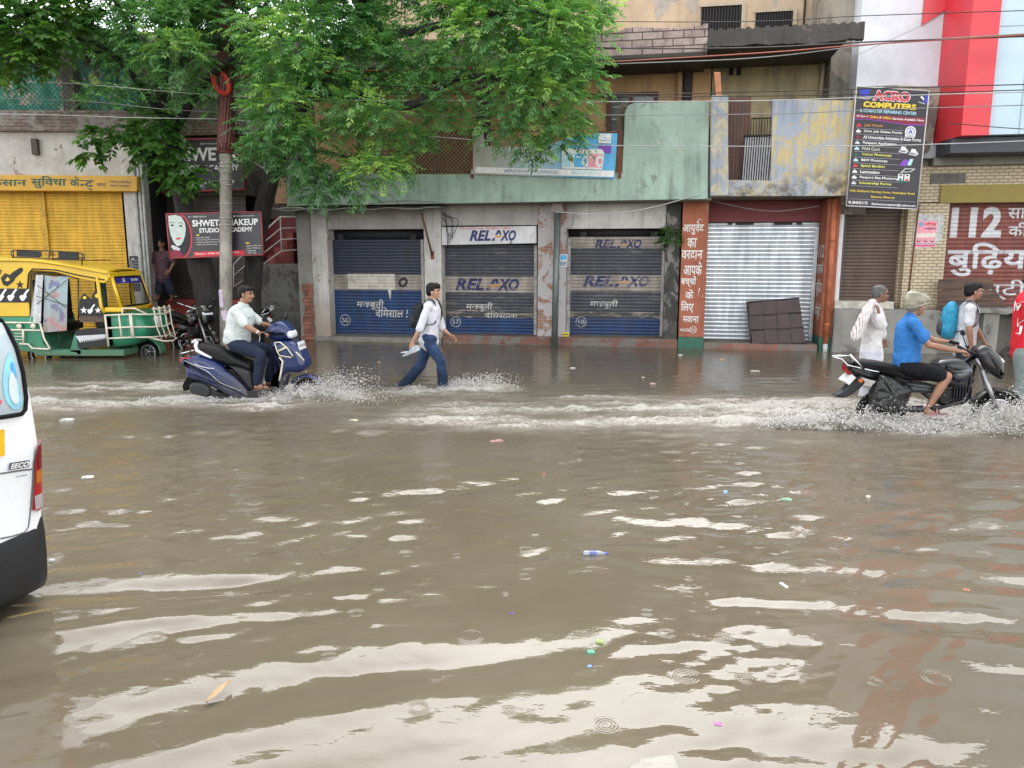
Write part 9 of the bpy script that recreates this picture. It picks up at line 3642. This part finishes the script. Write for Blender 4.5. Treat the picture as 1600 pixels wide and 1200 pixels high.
 sheet('water_sheet', [(bx - .02, 11.58, 0), (bx + .2, 11.55, 0), (bx + .45, 11.6, 0), (bx + .7, 11.7, 0)], (.04, .15, .18, .05), (.5, -.25), 'thin lifted sheet of water before the boy')
build_spray()
def build_litter():
 rr = random.Random(21)
 def crumple(px, py, L_, W_, H_, col, name, label, cat, rough=0.4, sharp=False):
  g = sum(col) / 3
  col = tuple(.62 * c + .38 * g * .8 for c in col)
  L_, W_, H_ = L_ * .75, W_ * .75, H_ * .6
  p = onwater(px, py)
  mb = MB()
  n, m = 9, 6
  vs, fs = [], []
  a = rr.uniform(-.5, .5)
  for i in range(n):
   for k in range(m):
    s, t_ = i / (n - 1) - .5, k / (m - 1) - .5
    e = 1 - .25 * rr.random() * (abs(s) > .45)
    x, y = s * L_ * e, t_ * W_ * e
    z_ = H_ * (rr.uniform(.2, 1.0) if not sharp else .7) * (1 - 2.2 * s * s)
    vs.append((p.x + x * math.cos(a) - y * math.sin(a), p.y + x * math.sin(a) + y * math.cos(a), max(0, z_) + .003))
  b = len(vs)
  vs += [(v[0], v[1], -.012) for v in vs]
  for i in range(n - 1):
   for k in range(m - 1):
    q = i * m + k
    fs.append((q, q + m, q + m + 1, q + 1))
    fs.append((b + q, b + q + 1, b + q + m + 1, b + q + m))
  for i in range(n - 1):
   for k in (0, m - 1):
    q = i * m + k
    fs.append((q, b + q, b + q + m, q + m))
  for k in range(m - 1):
   for i in (0, n - 1):
    q = i * m + k
    fs.append((q, q + 1, b + q + 1, b + q))
  mb.add(vs, fs, False)
  return mb.build(name, plain('litter_' + '_'.join('%d' % (c * 100) for c in col), col, rough, 0, 0.2, 30), None, WORLD, (p.x, p.y, 0), label, cat, 'litter afloat on the flood', fix=True)
 for a in ((1133, 770, .05, .10, .03, (0.22, 0.42, 0.60), 'wrapper', 'upright pale blue wrapper strip, alone in the middle of the water'),
     (1229, 781, .12, .06, .02, (0.20, 0.45, 0.25), 'wrapper', 'green and white wrapper near the pale blue strip'),
     (222, 898, .10, .06, .02, (0.03, 0.06, 0.38), 'lid', 'flat deep blue lid floating out from the van bumper'),
     (937, 1003, .055, .035, .015, (0.32, 0.50, 0.05), 'scrap', 'lime scrap beside a green one in the near water'),
     (923, 1019, .055, .035, .015, (0.05, 0.45, 0.25), 'scrap', 'emerald scrap between a lime and a blue one'),
     (921, 1042, .035, .025, .012, (0.08, 0.30, 0.60), 'scrap', 'small blue scrap nearest the camera below the emerald one'),
     (1122, 1133, .055, .03, .015, (0.60, 0.10, 0.42), 'scrap', 'bright pink scrap in the nearest water'),
     (799, 959, .03, .02, .012, (0.14, 0.06, 0.40), 'scrap', 'purple scrap before the nearest long ripple'),
     (1322, 852, .05, .03, .015, (0.16, 0.08, 0.38), 'scrap', 'violet scrap in the red reflection'),
     (1510, 923, .05, .03, .015, (0.62, 0.14, 0.04), 'scrap', 'orange scrap in the pale reflection of the clad building'),
     (850, 741, .05, .05, .02, (0.52, 0.06, 0.03), 'scrap', 'red scrap alone in the middle distance'),
     (776, 690, .22, .10, .03, (0.38, 0.14, 0.14), 'wrapper', 'dull red wrapper just beyond the churned wake edge'),
     (553, 657, .16, .08, .02, (0.52, 0.50, 0.28), 'wrapper', 'pale yellow wrapper left behind by the scooter splash'),
     (1020, 600, .14, .08, .03, (0.58, 0.32, 0.34), 'wrapper', 'pink wrapper off the brick step'),
     (1128, 562, .14, .08, .03, (0.60, 0.36, 0.06), 'wrapper', 'yellow orange wrapper off the foot of the orange pillar'),
     (1063, 555, .12, .06, .03, (0.62, 0.60, 0.54), 'wrapper', 'white wrapper near the foot of the orange pillar'),
     (895, 575, .14, .06, .02, (0.60, 0.58, 0.52), 'wrapper', 'white wrapper off the step of the shutter numbered 58'),
     (1180, 580, .22, .10, .02, (0.60, 0.56, 0.48), 'wrapper', 'broad white wrapper off the bare steel shutter'),
     (1005, 590, .08, .05, .02, (0.62, 0.60, 0.55), 'wrapper', 'tiny white wrapper beside the pink one'),
     (137, 746, .15, .06, .02, (0.66, 0.65, 0.62), 'scrap', 'white oval scrap straight out from the tail lamp of the van'),
     (80, 876, .055, .03, .02, (0.70, 0.70, 0.69), 'scrap', 'white scrap right beside the van bumper'),
     (105, 656, .22, .10, .03, (0.60, 0.58, 0.53), 'scrap', 'white scrap in the scooter wake past the van window'),
     (592, 566, .07, .05, .03, (0.55, 0.20, 0.12), 'scrap', 'orange red scrap behind the wading boy'),
     (1357, 776, .06, .03, .015, (0.62, 0.58, 0.48), 'scrap', 'cream scrap in the water before the motorcycle'),
     (1225, 915, .03, .09, .012, (0.66, 0.65, 0.63), 'scrap', 'slim white scrap lying on a near ripple')):
  crumple(*a[:6], a[6], a[7], a[6])
 # clear bottle with blue label
 p = onwater(930, 866)
 T = thing('plastic_bottle', 'small clear plastic bottle with blue label and cap, floating on its side', 'bottle', WORLD, (p.x, p.y, 0), 'litter afloat on the flood')
 c = (p.x, p.y, .004)
 mb = MB()
 mb.lathe([(.001, -.085), (.018, -.082), (.021, -.07), (.021, .028), (.015, .052), (.009, .063), (.009, .074)], c, 'x', 14)
 t = NT('clear_bottle_plastic')
 t.bsdf((0.55, 0.60, 0.66), 0.08, 0, None, Transmission_Weight=0.6)
 mb.build('shell', t.m, T)
 mb = MB()
 mb.lathe([(.0216, -.04), (.0216, .008)], c, 'x', 14)
 mb.build('label', plain('bottle_label_blue', (0.10, 0.12, 0.30), 0.4), T)
 mb = MB()
 mb.lathe([(.001, .085), (.011, .085), (.011, .07), (.001, .07)], c, 'x', 12)
 mb.build('cap', plain('bottle_cap_blue', (0.03, 0.08, 0.45), 0.4), T)
 # dry leaf
 p = onwater(338, 1088)
 mb = MB()
 vs, fs = [], []
 n = 14
 for i in range(n + 1):
  s = i / n
  w = .020 * math.sin(math.pi * s) ** .7
  x, y = -.02 + .06 * s, -.07 + .15 * s
  z_ = .010 + .022 * s
  for sg in (-1, 0, 1):
   vs.append((p.x + x - w * sg * .8, p.y + y + w * sg * .4, z_ + (.008 if sg else 0)))
 for i in range(n):
  for k in range(2):
   q = i * 3 + k
   fs.append((q, q + 3, q + 4, q + 1))
 mb.add(vs, fs, True)
 o = mb.build('dry_leaf', plain('dry_leaf_beige', (0.34, 0.22, 0.12), 0.7, 0, 0.25, 40), None, WORLD, (p.x, p.y, 0), 'curled dry beige leaf floating in the near water', 'leaf', 'litter afloat on the flood')
 so = o.modifiers.new('thick', 'SOLIDIFY')
 so.thickness = 0.002
 # corner of a pale concrete slab at the lower edge
 c = [onwater(*q, .03) for q in ((968, 1206), (1002, 1184), (1052, 1178), (1068, 1215))]
 mb = MB()
 mb.prism([(q.x, q.y) for q in smooth_closed([(a.x, a.y) for a in c], 3) and [Vector(b) for b in [(a.x, a.y) for a in c]]], -.16, .03, 'z')
 mb.build('concrete_block', wall('pale_broken_concrete', (0.34, 0.32, 0.28), (0.22, 0.20, 0.17), 0.4, (0.12, 0.14, 0.12), 0.4, 6), None, WORLD, (c[1].x, c[1].y, -.16), 'corner of a pale concrete block breaking the water nearest the camera', 'concrete block', bevel=0.006, fix=True)
 # weed growing from the wall by the shutter numbered 58
 rng = np.random.default_rng(4)
 u, z_ = F.px(1048, 372, -.02)
 q = F.w((u, -.03, z_))
 T = thing('wall_weed', 'small green weed growing from the black mossy pillar', 'weed', WORLD, tuple(q))
 V, TT = crown_mesh([(q.x, q.y, q.z, .20, .4), (q.x - .03, q.y, q.z + .13, .13, .5)], rng, 3, 0.14, 0.08, 0.05, 500)
 leaf_object('foliage', V, TT, bpy.data.materials['broad_leaf'], T)
 mb = MB()
 mb.tube([(q.x, q.y + .06, q.z - .12), (q.x, q.y, q.z), (q.x - .03, q.y - .02, q.z + .13)], .008, 5)
 mb.build('stem', bpy.data.materials['dark_wet_bark'], T)
build_litter()
